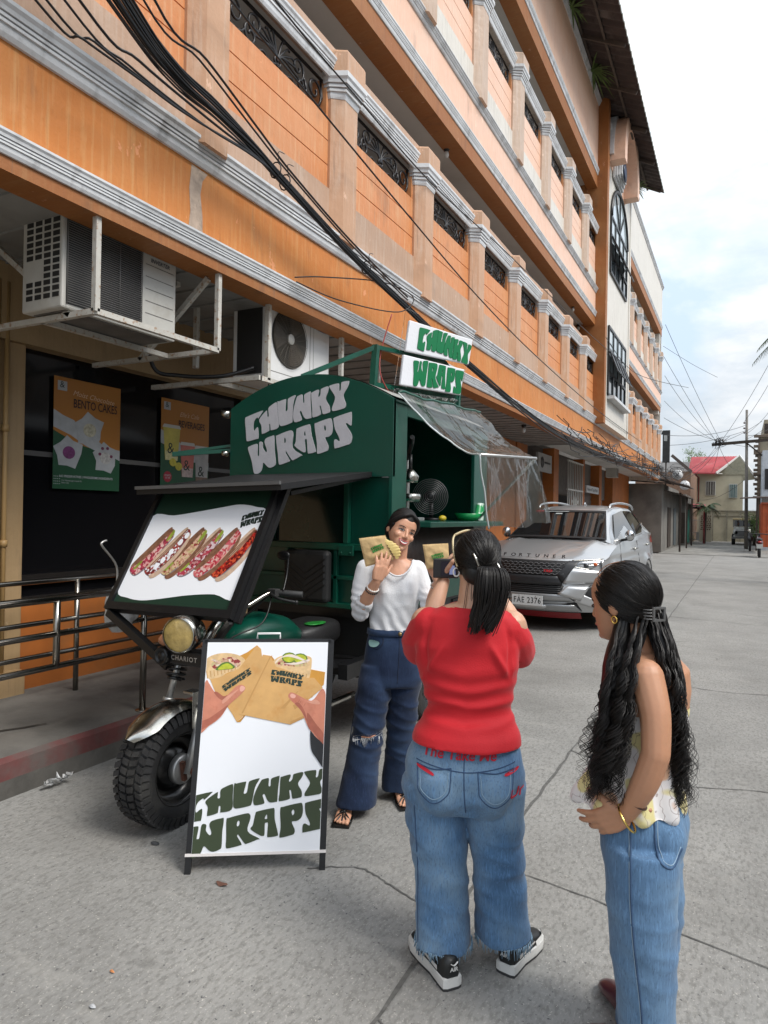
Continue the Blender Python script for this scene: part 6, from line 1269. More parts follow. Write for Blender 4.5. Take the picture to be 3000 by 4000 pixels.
# ---- woman in white facing the camera
Wf = Frame(-1.77, 3.42); W = thing('person', 'smiling woman in white scoop-neck top and wide dark jeans holding up two paper-wrapped snacks', 'person', Wf(0, 0, 0))
SKW = skinmat('skin warm', (.60, .32, .205), (.54, .265, .165))
hW = orient(Wf(.088, .045, 1.555), Wf.t*.93+Wf.r*.34+Vector((0, 0, -.05)), Vector((0, 0, 1))+Wf.r*.40)
g = MB(); head(g, hW, .98, cheeks=1)
limb(g, [Wf(.065, -.01, 1.33), Wf(.075, .0, 1.41), Wf(.082, .01, 1.49)], [.060, .050, .050])
g.loft([ringf(Wf, .055, 0, z, w_, d, bust=b_) for z, w_, d, b_ in ((1.0, .11, .08, 0), (1.12, .118, .088, .0), (1.22, .135, .095, .02), (1.30, .145, .085, .012), (1.345, .145, .07, 0), (1.375, .105, .058, 0), (1.40, .06, .05, 0))])
limb(g, [Wf(-.112, -.005, 1.335), Wf(-.132, .02, 1.21), Wf(-.128, .055, 1.085)], [.047, .042, .038]); limb(g, [Wf(-.128, .055, 1.085), Wf(-.095, .12, 1.18), Wf(-.040, .185, 1.287)], [.039, .037, .025])
limb(g, [Wf(.185, -.005, 1.335), Wf(.222, .02, 1.23), Wf(.258, .06, 1.125)], [.047, .041, .036]); limb(g, [Wf(.258, .06, 1.125), Wf(.272, .12, 1.21), Wf(.288, .18, 1.29)], [.037, .034, .024])
hand(g, Wf(-.040, .198, 1.290), Wf.r*.30+Vector((0, 0, 1))+Wf.t*.12, Wf.r*.75-Wf.t*.65, Wf.r*-.35-Wf.t*.9, curl=(.16, .18, .2, .26), s=.98, spread=.3, thumb=.5)
hand(g, Wf(.288, .182, 1.295), Wf.r*-.1+Vector((0, 0, 1))+Wf.t*.1, Wf.r*-.3-Wf.t*.9, Wf.r*.2-Wf.t*.8, curl=(.35, .35, .4, .45), s=.95, thumb=.5)
# feet
def foot(g, fr, a, b, da, z0=.012, s=1.0):
    d = (fr.t*cos(da)+fr.r*sin(da)); sd_ = Vector((-d.y, d.x, 0)); o = fr(a, b, z0)
    up = Vector((0, 0, 1)); rings = []
    for t, w_, h in ((-.08, .020, .03), (-.06, .030, .06), (-.01, .034, .085), (.05, .038, .055), (.10, .044, .034), (.135, .044, .026), (.15, .036, .018)):
        rings.append([o+d*t*s+sd_*(w_*cos(q)*s)+up*(h*.5+h*.5*sin(q))*s for q in np.linspace(0, 2*pi, 17)[:-1]])
    g.loft(rings)
    for i, (x, L0, r) in enumerate(((.030, .034, .0125), (.011, .033, .0095), (-.006, .030, .009), (-.021, .025, .0085), (-.034, .019, .008))):
        p = o+d*.135*s+sd_*x*s+up*.011; g.tube([p, p+d*L0*s+up*-.001], r*s, 9); g.ell(p+d*L0*s+up*-.001, (r*s,)*3, 9, 7)
    g.tube([o-d*.035*s+up*.05, o-d*.045*s+up*.16], .032, 10)
foot(g, Wf, -.185, .09, -.12); foot(g, Wf, .112, -.13, .22)
limb(g, [Wf(.05, 0, 1.05), Wf(-.02, 0, .80), Wf(-.074, .05, .46), Wf(-.178, .07, .12)], [.09, .08, .055, .034]); limb(g, [Wf(.05, 0, 1.05), Wf(.112, -.01, .80), Wf(.112, -.04, .46), Wf(.106, -.15, .12)], [.09, .078, .055, .034])
remesh(g, 'body', SKW, W, .0042, 3)
# face
TW = lambda x, y, z: hW @ (Vector((x, y, z))*.98)
fc_ = W
def facing_patch(pts, y, m, name, th=.0015, parent=W, cv=9.0):
    g = MB(); g.flat(pts, [], lambda a, b, h: TW(a, y-cv*a*a+h, b), th); return g.build(name, m, parent)
EYEW = mat('eye white', (.60, .57, .54), .2); EYED = mat('eye brown', (.015, .008, .006), .1, spec=.8); BROW = mat('brow hair', (.018, .011, .008), .8); LIP = mat('lip rose', (.42, .085, .09), .35); TEETH = mat('teeth white', (.80, .78, .74), .25)
for sx in (-1, 1):
    cx_ = sx*.0315
    ep = smooth_closed([(cx_-.0150, .000), (cx_-.006, .0042), (cx_+.006, .0042), (cx_+.0150, .001), (cx_+.004, -.0032), (cx_-.006, -.0032)], 4)
    facing_patch(ep, .0925, EYEW, 'eye'); facing_patch([(cx_+.0066*cos(q), .0004+.0042*sin(q)) for q in np.linspace(0, 2*pi, 14)[:-1]], .0945, EYED, 'iris')
    g = MB(); g.tube([TW(cx_+x, .0945-9*(cx_+x)**2, z) for x, z in ((-.0185, -.001), (-.008, .0050), (.004, .0056), (.0175, .0012))], .0021, 6); g.build('eyelash', EYED, W)
    g = MB(); g.tube([TW(cx_+sx*x, .0945-8.5*(cx_+sx*x)**2, z) for x, z in ((-.016, .0165), (-.004, .021), (.010, .022), (.021, .0165))], [.0026, .0036, .003, .0012], 6, flat=.6); g.build('eyebrow', BROW, W)
mo = lambda q, a, b0, b1: [(a*x, b0+(b1-b0)*0-.0) for x in q]
tp = [(-.029, -.050), (-.016, -.0555), (0, -.0570), (.016, -.0555), (.029, -.050), (.021, -.0625), (.010, -.0685), (0, -.0705), (-.010, -.0685), (-.021, -.0625)]
facing_patch(smooth_closed(tp, 4), .0985, mat('mouth inside', (.09, .018, .018), .4), 'mouth', cv=11)
facing_patch(smooth_closed([(-.0255, -.0520), (-.014, -.0568), (0, -.0580), (.014, -.0568), (.0255, -.0520), (.018, -.0615), (.009, -.066), (0, -.0675), (-.009, -.066), (-.018, -.0615)], 4), .1000, TEETH, 'teeth', cv=11)
g = MB(); g.tube([TW(x, .1005-11*x*x, z) for x, z in ((-.031, -.0485), (-.016, -.0545), (-.005, -.0555), (0, -.0565), (.005, -.0555), (.016, -.0545), (.031, -.0485))], [.0012, .0028, .0033, .003, .0033, .0028, .0012], 7); g.tube([TW(x, .1005-11*x*x, z) for x, z in ((-.030, -.0495), (-.021, -.0635), (-.010, -.0705), (0, -.073), (.010, -.0705), (.021, -.0635), (.030, -.0495))], [.0012, .0028, .0038, .0042, .0038, .0028, .0012], 7); g.build('lips', LIP, W)
g = MB(); g.ell(TW(0, -.0105, .036), (.0780, .0955, .0945), 32, 22, M=hW.to_3x3().to_4x4()); g.ell(TW(.0, -.125, .02), (.035, .03, .035), 16, 12)
for sx in (-1, 1): g.tube([TW(sx*.069, .03, .03), TW(sx*.073, .012, .0), TW(sx*.072, .004, -.02)], [.010, .006, .002], 6)
for sx in (-1, 1): limb(g, [TW(sx*.006, .070, .098), TW(sx*.040, .073, .080), TW(sx*.068, .045, .048), TW(sx*.079, .008, .015), TW(sx*.070, -.04, -.02)], [.010, .013, .014, .013, .014], 10)
for sx in (-1, 1): g.tube([TW(sx*.0725, .036, .02), TW(sx*.0735, .022, -.005), TW(sx*.070, .014, -.035)], [.009, .006, .002], 6)
g.ell(TW(.0, -.12, -.02), (.045, .04, .045), 16, 12)
hw_ = remesh(g, 'hair', HAIRW, W, .0038, 2)
g = MB(); random.seed(4)
comb(g, TW, (0, -.0105, .036), (.0780, .0955, .0945), (0, -.11, -.01), 500, .0014, lambda d: d.z > .62 or d.y < .2, 1.005)
g.build('hair_strands', HAIRW, hw_)
# white top
wt = MB()
wt.loft([ringf(Wf, a, 0, z, w_, d, bust=b_, n=40) for z, a, w_, d, b_ in ((.975, .042, .126, .095, 0), (1.02, .047, .126, .097, 0), (1.08, .053, .128, .100, .004), (1.15, .058, .134, .104, .020), (1.215, .060, .143, .106, .034), (1.27, .058, .152, .100, .022), (1.315, .055, .157, .090, .008), (1.355, .053, .150, .074, 0), (1.385, .060, .110, .062, 0), (1.40, .068, .085, .058, 0))])
limb(wt, [Wf(-.108, -.005, 1.335), Wf(-.134, .02, 1.21), Wf(-.131, .055, 1.095)], [.054, .050, .049]); limb(wt, [Wf(-.131, .055, 1.095), Wf(-.118, .08, 1.13), Wf(-.106, .10, 1.158)], [.048, .047, .046])
limb(wt, [Wf(.182, -.005, 1.335), Wf(.222, .02, 1.23), Wf(.254, .058, 1.14)], [.054, .049, .046])
def wfold(p, n):
    a = (p-Wf.P).dot(Wf.r); z = p.z; f = 0
    if abs(a-.055) < .16: f += .0045*exp(-((z-1.03)/.09)**2)*sin((a*1.2+z*.9)*75+3*noise.noise(p*9)); f += .004*ridge(p, 5, 5, 7)*exp(-((z-1.1)/.12)**2)
    if a < -.085 or a > .19: f += .0032*sin(z*150+a*60+2*noise.noise(p*14))*exp(-((z-1.15)/.08)**2)
    return f+.0016*noise.noise(p*22)
def wdel(c, n):
    q = c-Wf.P; a = q.dot(Wf.r); b = q.dot(Wf.t); z = c.z
    if ((a-.072)/.083)**2+((z-1.415)/.105)**2 < 1 and b > -.03: return True
    if z > 1.392: return True
    d1 = (c-Wf(-.106, .10, 1.158)).dot((Wf(-.106, .10, 1.158)-Wf(-.131, .055, 1.095)).normalized()); 
    dd = (Wf(-.106, .10, 1.158)-Wf(-.131, .055, 1.095)).normalized()
    if (c-Wf(-.106, .10, 1.158)).length < .060 and n.dot(dd) > .55 and d1 > .02: return True
    d2 = (c-Wf(.254, .058, 1.14)).dot((Wf(.254, .058, 1.14)-Wf(.222, .02, 1.23)).normalized())
    return False
WT = mat('white rib knit', (.70, .71, .73), .85, var=.05, vscale=8, bmp=.25, bscale=170, sheen=.2)
top = remesh(wt, 'shirt', WT, W, .006, 5, wfold, dele=wdel)
bv = bvh_of(top)
g = MB(); g.tube(spline([Wf(.072+.085*sin(q), .062+.060*cos(q)*1.0, 1.415-.107*cos(q)) for q in np.linspace(-1.35, 1.35, 15)], 3), .0055, 7); g.build('neck_trim', WT, top)
# dark flared jeans
DW = denim('dark denim', (.010, .021, .054), (.030, .058, .118), (.005, .010, .024))
jw = MB()
jw.loft([ringf(Wf, a, b, z, w_, d, n=36) for z, a, b, w_, d in ((1.005, .040, 0, .122, .092), (.96, .042, 0, .128, .098), (.88, .050, -.005, .150, .112), (.80, .055, -.01, .162, .118), (.73, .052, -.005, .165, .112), (.69, .05, 0, .15, .10))])
LW = [((-.022, .0, .80), .098), ((-.045, .02, .68), .093), ((-.074, .05, .46), .080), ((-.105, .075, .28), .088), ((-.135, .10, .06), .112)]
LW2 = [((.118, -.01, .80), .090), ((.118, -.02, .68), .088), ((.112, -.04, .46), .078), ((.108, -.08, .28), .082), ((.104, -.13, .055), .100)]
for Ls in (LW, LW2):
    P_ = spline([p for p, _ in Ls], 6); R_ = [v.x for v in spline([(r, 0, 0) for _, r in Ls], 6)]
    jw.loft([ringf(Wf, p.x, p.y, p.z, r, r*.95, n=28) for p, r in zip(P_, R_)])
def jfold(fr, amp=1.0, zk=.45, s0=0.):
    def f(p, n):
        z = p.z; v = .006*max(0, ridge(p+Vector((0, 0, .35*(p.x-fr.P.x))), 3, 3, 13, s0+2))**2*exp(-((z-zk)/.24)**2)+.005*ridge(p, 4, 4, 11, s0)*exp(-((z-zk)/.16)**2); v += .007*ridge(p, 3.5, 3.5, 9, s0+5)*exp(-((z-.70)/.10)**2)
        v += .008*noise.noise(Vector((p.x*9, p.y*9, p.z*1.2+s0)))*exp(-((z-.12)/.2)**2)+.003*noise.noise(p*12)
        return v*amp
    return f
def hemdel(c, n): return n.z < -.75 and c.z < .2
jn = remesh(jw, 'jeans', DW, W, .008, 4, jfold(Wf, 1.7), dele=hemdel)
jb = bvh_of(jn)
def drape(bv, fr, a, z, off=.003, side=1, b0=.6):
    h = bv.ray_cast(fr(a, b0*side, z), -fr.t*side)
    return (h[0]+fr.t*side*off) if h[0] else fr(a, .1*side, z)
def seam(pts, fr, bv, m, name, parent, r=.0022, side=1, n=5):
    P_ = spline([(a, 0, z) for a, z in pts], 6); g = MB(); g.tube([drape(bv, fr, p.x, p.z, .0005, side) for p in P_], r, n); return g.build(name, m, parent)
THR = mat('denim seam', (.008, .014, .034), .8)
g = MB(); g.loft([ringf(Wf, .040, 0, z, w_, d, n=40) for z, w_, d in ((.972, .130, .100), (.974, .134, .104), (1.005, .131, .101), (1.007, .126, .096))], cap=False); g.build('waistband', DW, jn)
seam([(.088, .965), (.088, .90), (.085, .82), (.08, .72)], Wf, jb, THR, 'fly_seam', jn); seam([(-.085, .93), (-.04, .90), (-.005, .93), (-.0, .965)], Wf, jb, THR, 'pocket_seam', jn); seam([(-.125, .7), (-.16, .5), (-.19, .3), (-.235, .08)], Wf, jb, THR, 'side_seam', jn, .003)
g = MB(); g.lathe([(0, .004), (.010, .004), (.011, 0)], 14, M=orient(drape(jb, Wf, .090, .988, .014), Vector((1, 0, 0)), Wf.t)); g.build('button', mat('brass button', (.45, .32, .14), .3, metal=.9), jn)
g = MB(); g.flat(smooth_closed([(-.078, .945), (-.035, .945), (-.022, .935), (-.04, .915), (-.075, .912)], 3), [], lambda a, b, h: drape(jb, Wf, a, b, .009+h), .001); g.build('patch', mat('patch mint', (.30, .50, .47), .8), jn)
g = MB(); g.flat(smooth_closed([(-.155, .425), (-.10, .445), (-.03, .452), (0, .462), (.002, .448), (-.05, .432), (-.12, .418), (-.155, .40)], 3), [], lambda a, b, h: drape(jb, Wf, a, b, .002+h), .001); g.build('knee_rip', mat('rip thread', (.62, .64, .66), .9, var=.5, vscale=90), jn)
g = MB(); g.flat(smooth_closed([(-.11, .437), (-.06, .444), (-.03, .444), (-.06, .436), (-.10, .431)], 3), [], lambda a, b, h: drape(jb, Wf, a, b, .0035+h), .001); g.build('knee_skin', SKW, jn)
g = MB(); random.seed(2)
for k in range(26): a = random.uniform(-.16, .0); z = .43+.12*(a+.08)*.5; g.tube([drape(jb, Wf, a, z, .003), drape(jb, Wf, a+random.uniform(-.012, .012), z-random.uniform(.01, .045), .006)], .0011, 3)
g.build('frayed_threads', MATS['rip thread'], jn)
# sandals
for a, b, da in ((-.185, .09, -.12), (.112, -.13, .22)):
    d = (Wf.t*cos(da)+Wf.r*sin(da)); sd_ = Vector((-d.y, d.x, 0)); o = Wf(a, b, 0); g = MB()
    g.loft([[o+d*x+sd_*y+Vector((0, 0, z)) for x, y in ((-.09, -.025), (-.09, .025), (.03, .040), (.10, .050), (.188, .046), (.188, -.046), (.10, -.050), (.03, -.040))] for z in (.002, .014)], sm=False)
    for pts in ([(.145, -.048, .015), (.12, -.02, .046), (.10, .01, .055), (.06, .044, .015)], [(.145, .048, .015), (.12, .02, .046), (.10, -.01, .055), (.06, -.044, .015)], [(.17, .0, .02), (.14, .004, .040), (.10, .0, .056), (.05, .0, .080)], [(.165, -.03, .02), (.13, -.01, .044)], [(.165, .032, .02), (.13, .012, .044)]):
        g.tube(spline([o+d*x+sd_*y+Vector((0, 0, z)) for x, y, z in pts], 5), .0042, 6)
    g.build('sandal', mat('sandal black', (.008, .008, .008), .35), W)
# bracelets
for cen, ax, r, m_, n_ in ((Wf(-.062, .16, 1.245), Wf.r*.35+Vector((0, 0, 1))+Wf.t*.6, .031, TEETH, 18), (Wf(-.068, .153, 1.232), Wf.r*.35+Vector((0, 0, 1))+Wf.t*.6, .033, mat('bead black', (.02, .02, .02), .3), 18), (Wf(.281, .155, 1.262), Wf.r*.1+Vector((0, 0, 1))+Wf.t*.6, .030, CHROME, 16)):
    Mo = orient(cen, Vector((1, 0, 0)).cross(ax).cross(ax), ax); g = MB()
    for k in range(n_): g.ell(Mo @ Vector((r*cos(2*pi*k/n_), r*sin(2*pi*k/n_), 0)), (.0052,)*3, 8, 6)
    g.build('bracelet', m_, W)
# paper-wrapped snacks in her hands
KRAFT = mat('kraft paper', (.58, .40, .19), .75, var=.14, vscale=22, bmp=.6, bscale=24); PRG = mat('stamp green', (.03, .20, .03), .7)
def snack(name, label, q, off, ln, wrapend=None):
    s = thing(name, label, 'wrapped snack', q[3]); p00, p10, p11, p01 = [Vector(p) for p in (q[3], q[2], q[1], q[0])]
    nn = (p10-p00).cross(p01-p00).normalized(); nn = nn if nn.dot(Wf.t) > 0 else -nn
    S_ = lambda u, v, h: p00.lerp(p10, u).lerp(p01.lerp(p11, u), v)+nn*h
    g = MB(); hh = lambda u, v: .013*(sin(pi*u)*sin(pi*v))**.35+.004*noise.noise(Vector((u*4, v*5, off)))
    g.grid(lambda u, v: S_(u, v, hh(u, v)), 24, 24); g.grid(lambda u, v: S_(u, v, -hh(u, v)), 24, 24); b_ = g.build('paper_bag', KRAFT, s)
    g = MB(); u0, v0, us, vsz = ln; chunky(g, lambda a, b: (u0+us*a, v0+vsz*b), lambda a, b, h: S_(a, b, hh(a, b)+.0025+h), .0004, k=2); g.build('lettering', PRG, s)
    return s, S_
s, S_ = snack('wrapped_snack', 'kraft paper wrap held up beside the smiling face, crimped end showing', [Wf(-.140, .190, 1.512), Wf(.000, .185, 1.532), Wf(.050, .175, 1.402), Wf(-.102, .180, 1.360)], 1, (.33, .42, .46, .42))
g = MB()
def wend(u, v):
    c = S_(.93, .42, .0); ax = (S_(1, .1, 0)-S_(.8, .95, 0)).normalized(); sd_ = (S_(1, .4, 0)-S_(.6, .4, 0)).normalized()
    a = pi*u; r = .062*(1+.05*sin(22*v*pi*.5)); return c+ax*(v-.5)*.13+sd_*(.008+.05*sin(pi*v)**.6*sin(a))+Wf.t*.014*cos(a)*(.4+.6*sin(pi*v))+sd_*.003*sin(v*46)
g.grid(wend, 14, 40); g.build('crimped_wrap', mat('wrap dough', (.66, .50, .18), .55, var=.25, vscale=40), s)
s, S_ = snack('wrapped_snack', 'kraft paper wrap held out behind the small camera', [Wf(.199, .21, 1.486), Wf(.335, .21, 1.496), Wf(.345, .21, 1.365), Wf(.222, .21, 1.357)], 2, (.28, .36, .50, .42))

# ---- woman in red seen from behind
Rf = Frame(-.86, 2.42); Rr = thing('person', 'woman in tight red shirt and faded blue jeans seen from behind taking a photo', 'person', Rf(0, 0, 0))
SKR = skinmat('skin light', (.56, .33, .22), (.48, .25, .16))
hR = orient(Rf(-.010, -.035, 1.478), -Rf.t*.96-Rf.r*.25+Vector((0, 0, -.12)), Vector((0, 0, 1))+Rf.r*.05)
g = MB(); head(g, hR, .98)
limb(g, [Rf(-.02, .01, 1.26), Rf(-.018, .0, 1.34), Rf(-.014, -.02, 1.42)], [.068, .056, .054])
g.loft([ringf(Rf, -.035, 0, z, w_, d) for z, w_, d in ((1.0, .14, .095), (1.15, .15, .10), (1.25, .16, .09), (1.295, .12, .07), (1.32, .06, .05))])
limb(g, [Rf(-.195, -.01, 1.245), Rf(-.228, -.09, 1.14), Rf(-.225, -.17, 1.09)], [.055, .048, .044]); limb(g, [Rf(-.225, -.17, 1.09), Rf(-.185, -.25, 1.24), Rf(-.145, -.31, 1.37)], [.044, .040, .027])
limb(g, [Rf(.125, -.01, 1.245), Rf(.160, -.09, 1.14), Rf(.165, -.17, 1.10)], [.055, .048, .044]); limb(g, [Rf(.165, -.17, 1.10), Rf(.110, -.24, 1.25), Rf(.02, -.31, 1.385)], [.044, .040, .027])
limb(g, [Rf(.155, -.13, 1.17), Rf(.12, -.06, 1.27), Rf(.075, -.1, 1.33)], [.036, .034, .03])
hand(g, Rf(-.142, -.312, 1.375), Rf.r*.15+Vector((0, 0, 1))-Rf.t*.1, Rf.t*.8+Rf.r*.3, Rf.r*1.0, curl=(.5, .55, .6, .6), s=.92, thumb=.6)
hand(g, Rf(.015, -.312, 1.39), Rf.r*-.4+Vector((0, 0, .9)), Rf.t*.8-Rf.r*.3, Rf.r*-1.0, curl=(.5, .55, .6, .6), s=.92, thumb=.6)
limb(g, [Rf(-.03, 0, 1.0), Rf(-.13, 0, .70), Rf(-.115, .01, .38), Rf(-.108, .07, .09)], [.08, .08, .055, .036]); limb(g, [Rf(-.03, 0, 1.0), Rf(.06, 0, .70), Rf(.085, .0, .38), Rf(.13, .0, .09)], [.08, .08, .055, .036])
remesh(g, 'body', SKR, Rr, .0046, 3)
TR_ = lambda x, y, z: hR @ (Vector((x, y, z))*.98)
g = MB(); g.ell(TR_(0, -.018, .022), (.083, .098, .098), 30, 20, M=hR.to_3x3().to_4x4()); g.ell(TR_(.0, -.055, -.045), (.066, .05, .055), 20, 14, M=hR.to_3x3().to_4x4())
hr = remesh(g, 'hair', HAIR, Rr, .005, 3)
random.seed(8); g = MB(); PONY = Vector((.012, -.118, -.030))
comb(g, TR_, (0, -.020, .018), (.083, .098, .098), (.012, -.118, -.03), 1500, .0017, lambda d: d.y < .80 and d.z > -.75)
comb(g, TR_, (0, -.020, .018), (.083, .098, .098), (.012, -.118, -.03), 110, .0007, lambda d: d.y < .80 and d.z > -.3, 1.075)
for k in range(520):
    a = random.uniform(-1, 1); b = random.uniform(-1, 1); e = random.uniform(.75, 1.08); x0 = PONY+Vector((a*.018, b*.014, 0))
    P_ = [x0, x0+Vector((a*.03+.008, -.035+b*.012, -.01)), x0+Vector((a*.042+.01, -.045+b*.02, -.085*e)), x0+Vector((a*.034+.002, -.035+b*.02, -.155*e)), x0+Vector((a*.022-.02+.012*sin(7*a), -.03+b*.015, -.215*e-.02*abs(a)))]
    g.tube([TR_(*p) for p in spline(P_, 4)], .0017, 3, cap=False)
for k in range(18):
    a = random.uniform(-.05, .07); P_ = [(a, -.06, -.08), (a*1.2, -.07, -.13), (a*1.3+.01*sin(k), -.065, -.18-.03*random.random())]; g.tube([TR_(*p) for p in spline(P_, 4)], .0011, 3, cap=False)
g.build('hair_strands', HAIR, hr)
for x, z in ((-.035, -.005), (.055, -.035)): g = MB(); g.tube(spline([TR_(x-.006, -.118, z+.022), TR_(x+.004, -.128, z), TR_(x+.016, -.122, z-.024)], 4), [.004]*8+[.006], 7); g.build('hair_clip', CHROME, hr)
sgm = mat('cream gold frame', (.60, .50, .30), .25, metal=.4); g = MB()
g.tube(spline([TR_(-.080, -.035, -.03), TR_(-.088, .0, .02), TR_(-.086, .035, .075), TR_(-.075, .055, .098)], 6), .0042, 7); g.tube(spline([TR_(.086, .0, .03), TR_(.085, .035, .075), TR_(.072, .055, .098)], 6), .0042, 7); g.tube(spline([TR_(-.075, .055, .098), TR_(-.03, .058, .118), TR_(.03, .058, .118), TR_(.072, .055, .098)], 6), .005, 7); g.build('sunglasses', sgm, Rr)
g = MB(); g.tube([TR_(-.078+.012*cos(q), -.012, -.05+.016*sin(q)) for q in np.linspace(0, 2*pi, 13)[:-1]], .003, 6, closed=True); g.build('earring', TEETH, Rr)
cmr = thing('compact_camera', 'small black camera with lit screen held up by the woman in red', 'camera', Rf(-.13, -.30, 1.40)); g = MB(); Mc = orient(Rf(-.135, -.285, 1.425), Rf.t+Rf.r*.1, Vector((0, 0, 1))); 
g.add([Mc @ Vector((x, y, z)) for y in (-.012, .012) for x, z in ((-.052, -.04), (.052, -.04), (.052, .04), (-.052, .04))], [(0,3,2,1),(4,5,6,7),(0,1,5,4),(1,2,6,5),(2,3,7,6),(3,0,4,7)]); g.build('camera_body', PLB, cmr, bevel=.004)
scr, t_, b_ = nm('screen lit'); b_.inputs['Base Color'].default_value = (.02, .02, .03, 1); b_.inputs['Emission Color'].default_value = (.25, .3, .55, 1); b_.inputs['Emission Strength'].default_value = .35
g = MB(); g.add([Mc @ Vector((x, .0135, z)) for x, z in ((-.044, -.03), (.02, -.03), (.02, .03), (-.044, .03))], [(0, 1, 2, 3)]); g.build('screen', mat('screen dark', (.012, .01, .02), .15), cmr)
g = MB(); g.add([Mc @ Vector((x, .0142, z)) for x, z in ((-.040, -.024), (-.014, -.024), (-.018, .016), (-.036, .012))], [(0, 1, 2, 3)]); g.build('screen_image', scr, cmr)
# red shirt
RED = mat('red jersey', (.50, .003, .011), .75, var=.08, vscale=5, bmp=.15, bscale=220, sheen=.1)
rs = MB()
rs.loft([ringf(Rf, a, b, z, w_, d, n=40, pw=.9) for z, a, b, w_, d in ((.815, -.034, .012, .200, .158), (.85, -.034, .008, .192, .148), (.90, -.028, 0, .166, .115), (.955, -.025, .0, .156, .100), (1.02, -.030, .0, .166, .100), (1.10, -.036, .0, .180, .104), (1.17, -.038, .0, .188, .102), (1.235, -.037, .0, .182, .092), (1.275, -.033, .0, .160, .085), (1.305, -.02, .0, .105, .068), (1.318, -.016, .0, .085, .06))])
limb(rs, [Rf(-.178, -.005, 1.232), Rf(-.208, -.045, 1.18), Rf(-.222, -.10, 1.125)], [.064, .064, .060]); limb(rs, [Rf(.108, -.005, 1.232), Rf(.138, -.045, 1.18), Rf(.152, -.10, 1.13)], [.064, .064, .060])
def rfold(p, n):
    q = p-Rf.P; a = q.dot(Rf.r)+.035; z = p.z; v = 0
    cen = .96+.10*abs(a)**1.0*1.2
    for dz, am, wd in ((0, .0075, .016), (-.045, -.004, .02), (.055, .006, .018), (-.075, .006, .018), (.115, .004, .022)):
        v += am*exp(-((z-cen-dz-.012*noise.noise(Vector((a*8, dz*30, 1))))/wd)**2)*exp(-((abs(a)-.06)/.14)**2)
    if abs(a) > .15: v += .005*ridge(p, 9, 9, 9, 2)*exp(-((z-1.10)/.07)**2)
    v += .0045*noise.noise(Vector((p.x*7, p.y*7, p.z*10)))+.006*ridge(p, 5, 5, 8, 6)*exp(-((z-1.17)/.12)**2)
    for sg in (-1, 1):
        v -= .008*exp(-((a-sg*(.150-.25*(z-1.16)**2*8))/.010)**2)*exp(-((z-1.16)/.075)**2)
        v += .005*exp(-((abs(a)-.11+.5*(z-1.13))/.012)**2)*exp(-((z-1.12)/.05)**2)
    return v*1.5
rsh = remesh(rs, 'shirt', RED, Rr, .007, 4, rfold, dele=lambda c, n: (c.z > 1.308) or (c.z < .83 and n.z < -.7))
g = MB(); g.tube([Rf(-.017+.088*cos(q), .002+.064*sin(q), 1.306-.006*sin(q)) for q in np.linspace(0, 2*pi, 33)[:-1]], .006, 7, closed=True, flat=1.6); g.build('collar', RED, rsh)
# faded jeans
DR = denim('faded denim', (.070, .150, .275), (.20, .30, .40), (.025, .06, .135))
jr = MB()
jr.loft([ringf(Rf, a, b, z, w_, d, n=40, pw=.88) for z, a, b, w_, d in ((.86, -.034, 0, .165, .108), (.83, -.035, 0, .186, .126), (.77, -.038, .0, .205, .144), (.70, -.041, .0, .217, .155), (.63, -.042, 0, .216, .145), (.575, -.041, 0, .205, .12))])
jr.ell(Rf(-.125, .095, .665), (.085, .07, .095), 16, 12); jr.ell(Rf(.045, .095, .665), (.085, .07, .095), 16, 12)
for Ls in ([((-.148, 0, .66), .118), ((-.142, .005, .54), .110), ((-.118, .015, .38), .094), ((-.110, .035, .24), .096), ((-.104, .052, .095), .104)], [((.066, 0, .66), .116), ((.074, .0, .54), .106), ((.088, -.005, .38), .092), ((.102, -.005, .24), .094), ((.114, -.008, .10), .102)]):
    P_ = spline([p for p, _ in Ls], 6); R_ = [v.x for v in spline([(r, 0, 0) for _, r in Ls], 6)]
    jr.loft([ringf(Rf, p.x, p.y, p.z, r, r*1.05, n=28, pw=.9) for p, r in zip(P_, R_)])
jrn = remesh(jr, 'jeans', DR, Rr, .008, 4, jfold(Rf, 1.5, .40, 3.3), dele=hemdel); jb2 = bvh_of(jrn)
TH2 = mat('seam navy', (.03, .065, .14), .85)
seam([(-.038, .845), (-.038, .76), (-.036, .68), (-.030, .60)], Rf, jb2, TH2, 'seat_seam', jrn, .002)
for sx, a0 in ((-1, -.145), (1, .072)):
    seam([(a0-.062, .752), (a0-.058, .70), (a0-.050, .665), (a0, .635), (a0+.052, .67), (a0+.060, .71), (a0+.062, .757)], Rf, jb2, TH2, 'pocket_seam', jrn, .0019); seam([(a0-.062, .752), (a0, .746), (a0+.062, .757)], Rf, jb2, TH2, 'pocket_hem', jrn, .0026)
    seam([(a0-.052, .740), (a0-.048, .70), (a0-.042, .675), (a0, .650), (a0+.044, .68), (a0+.052, .742)], Rf, jb2, mat('seam light', (.22, .32, .42), .9), 'pocket_stitch', jrn, .0015)
seam([(-.21, .765), (-.13, .755), (-.038, .748), (.06, .758), (.14, .775)], Rf, jb2, TH2, 'yoke_seam', jrn, .002)
seam([(-.215, .60), (-.20, .40), (-.195, .2), (-.19, .06)], Rf, jb2, TH2, 'side_seam', jrn, .002)
SCR = mat('embroidery red', (.50, .012, .03), .8)
for txt, a0, z0, sz, shr in (("The Take Me", -.190, .788, .048, .15), ("Ur", .120, .66, .046, .2)):
    g = MB(); text_mesh(g, txt, sz, lambda u, v, h: drape(jb2, Rf, a0+u*1.02, z0+v, .004), 0, bold=.018, shear=shr); g.build('embroidery', SCR, jrn)
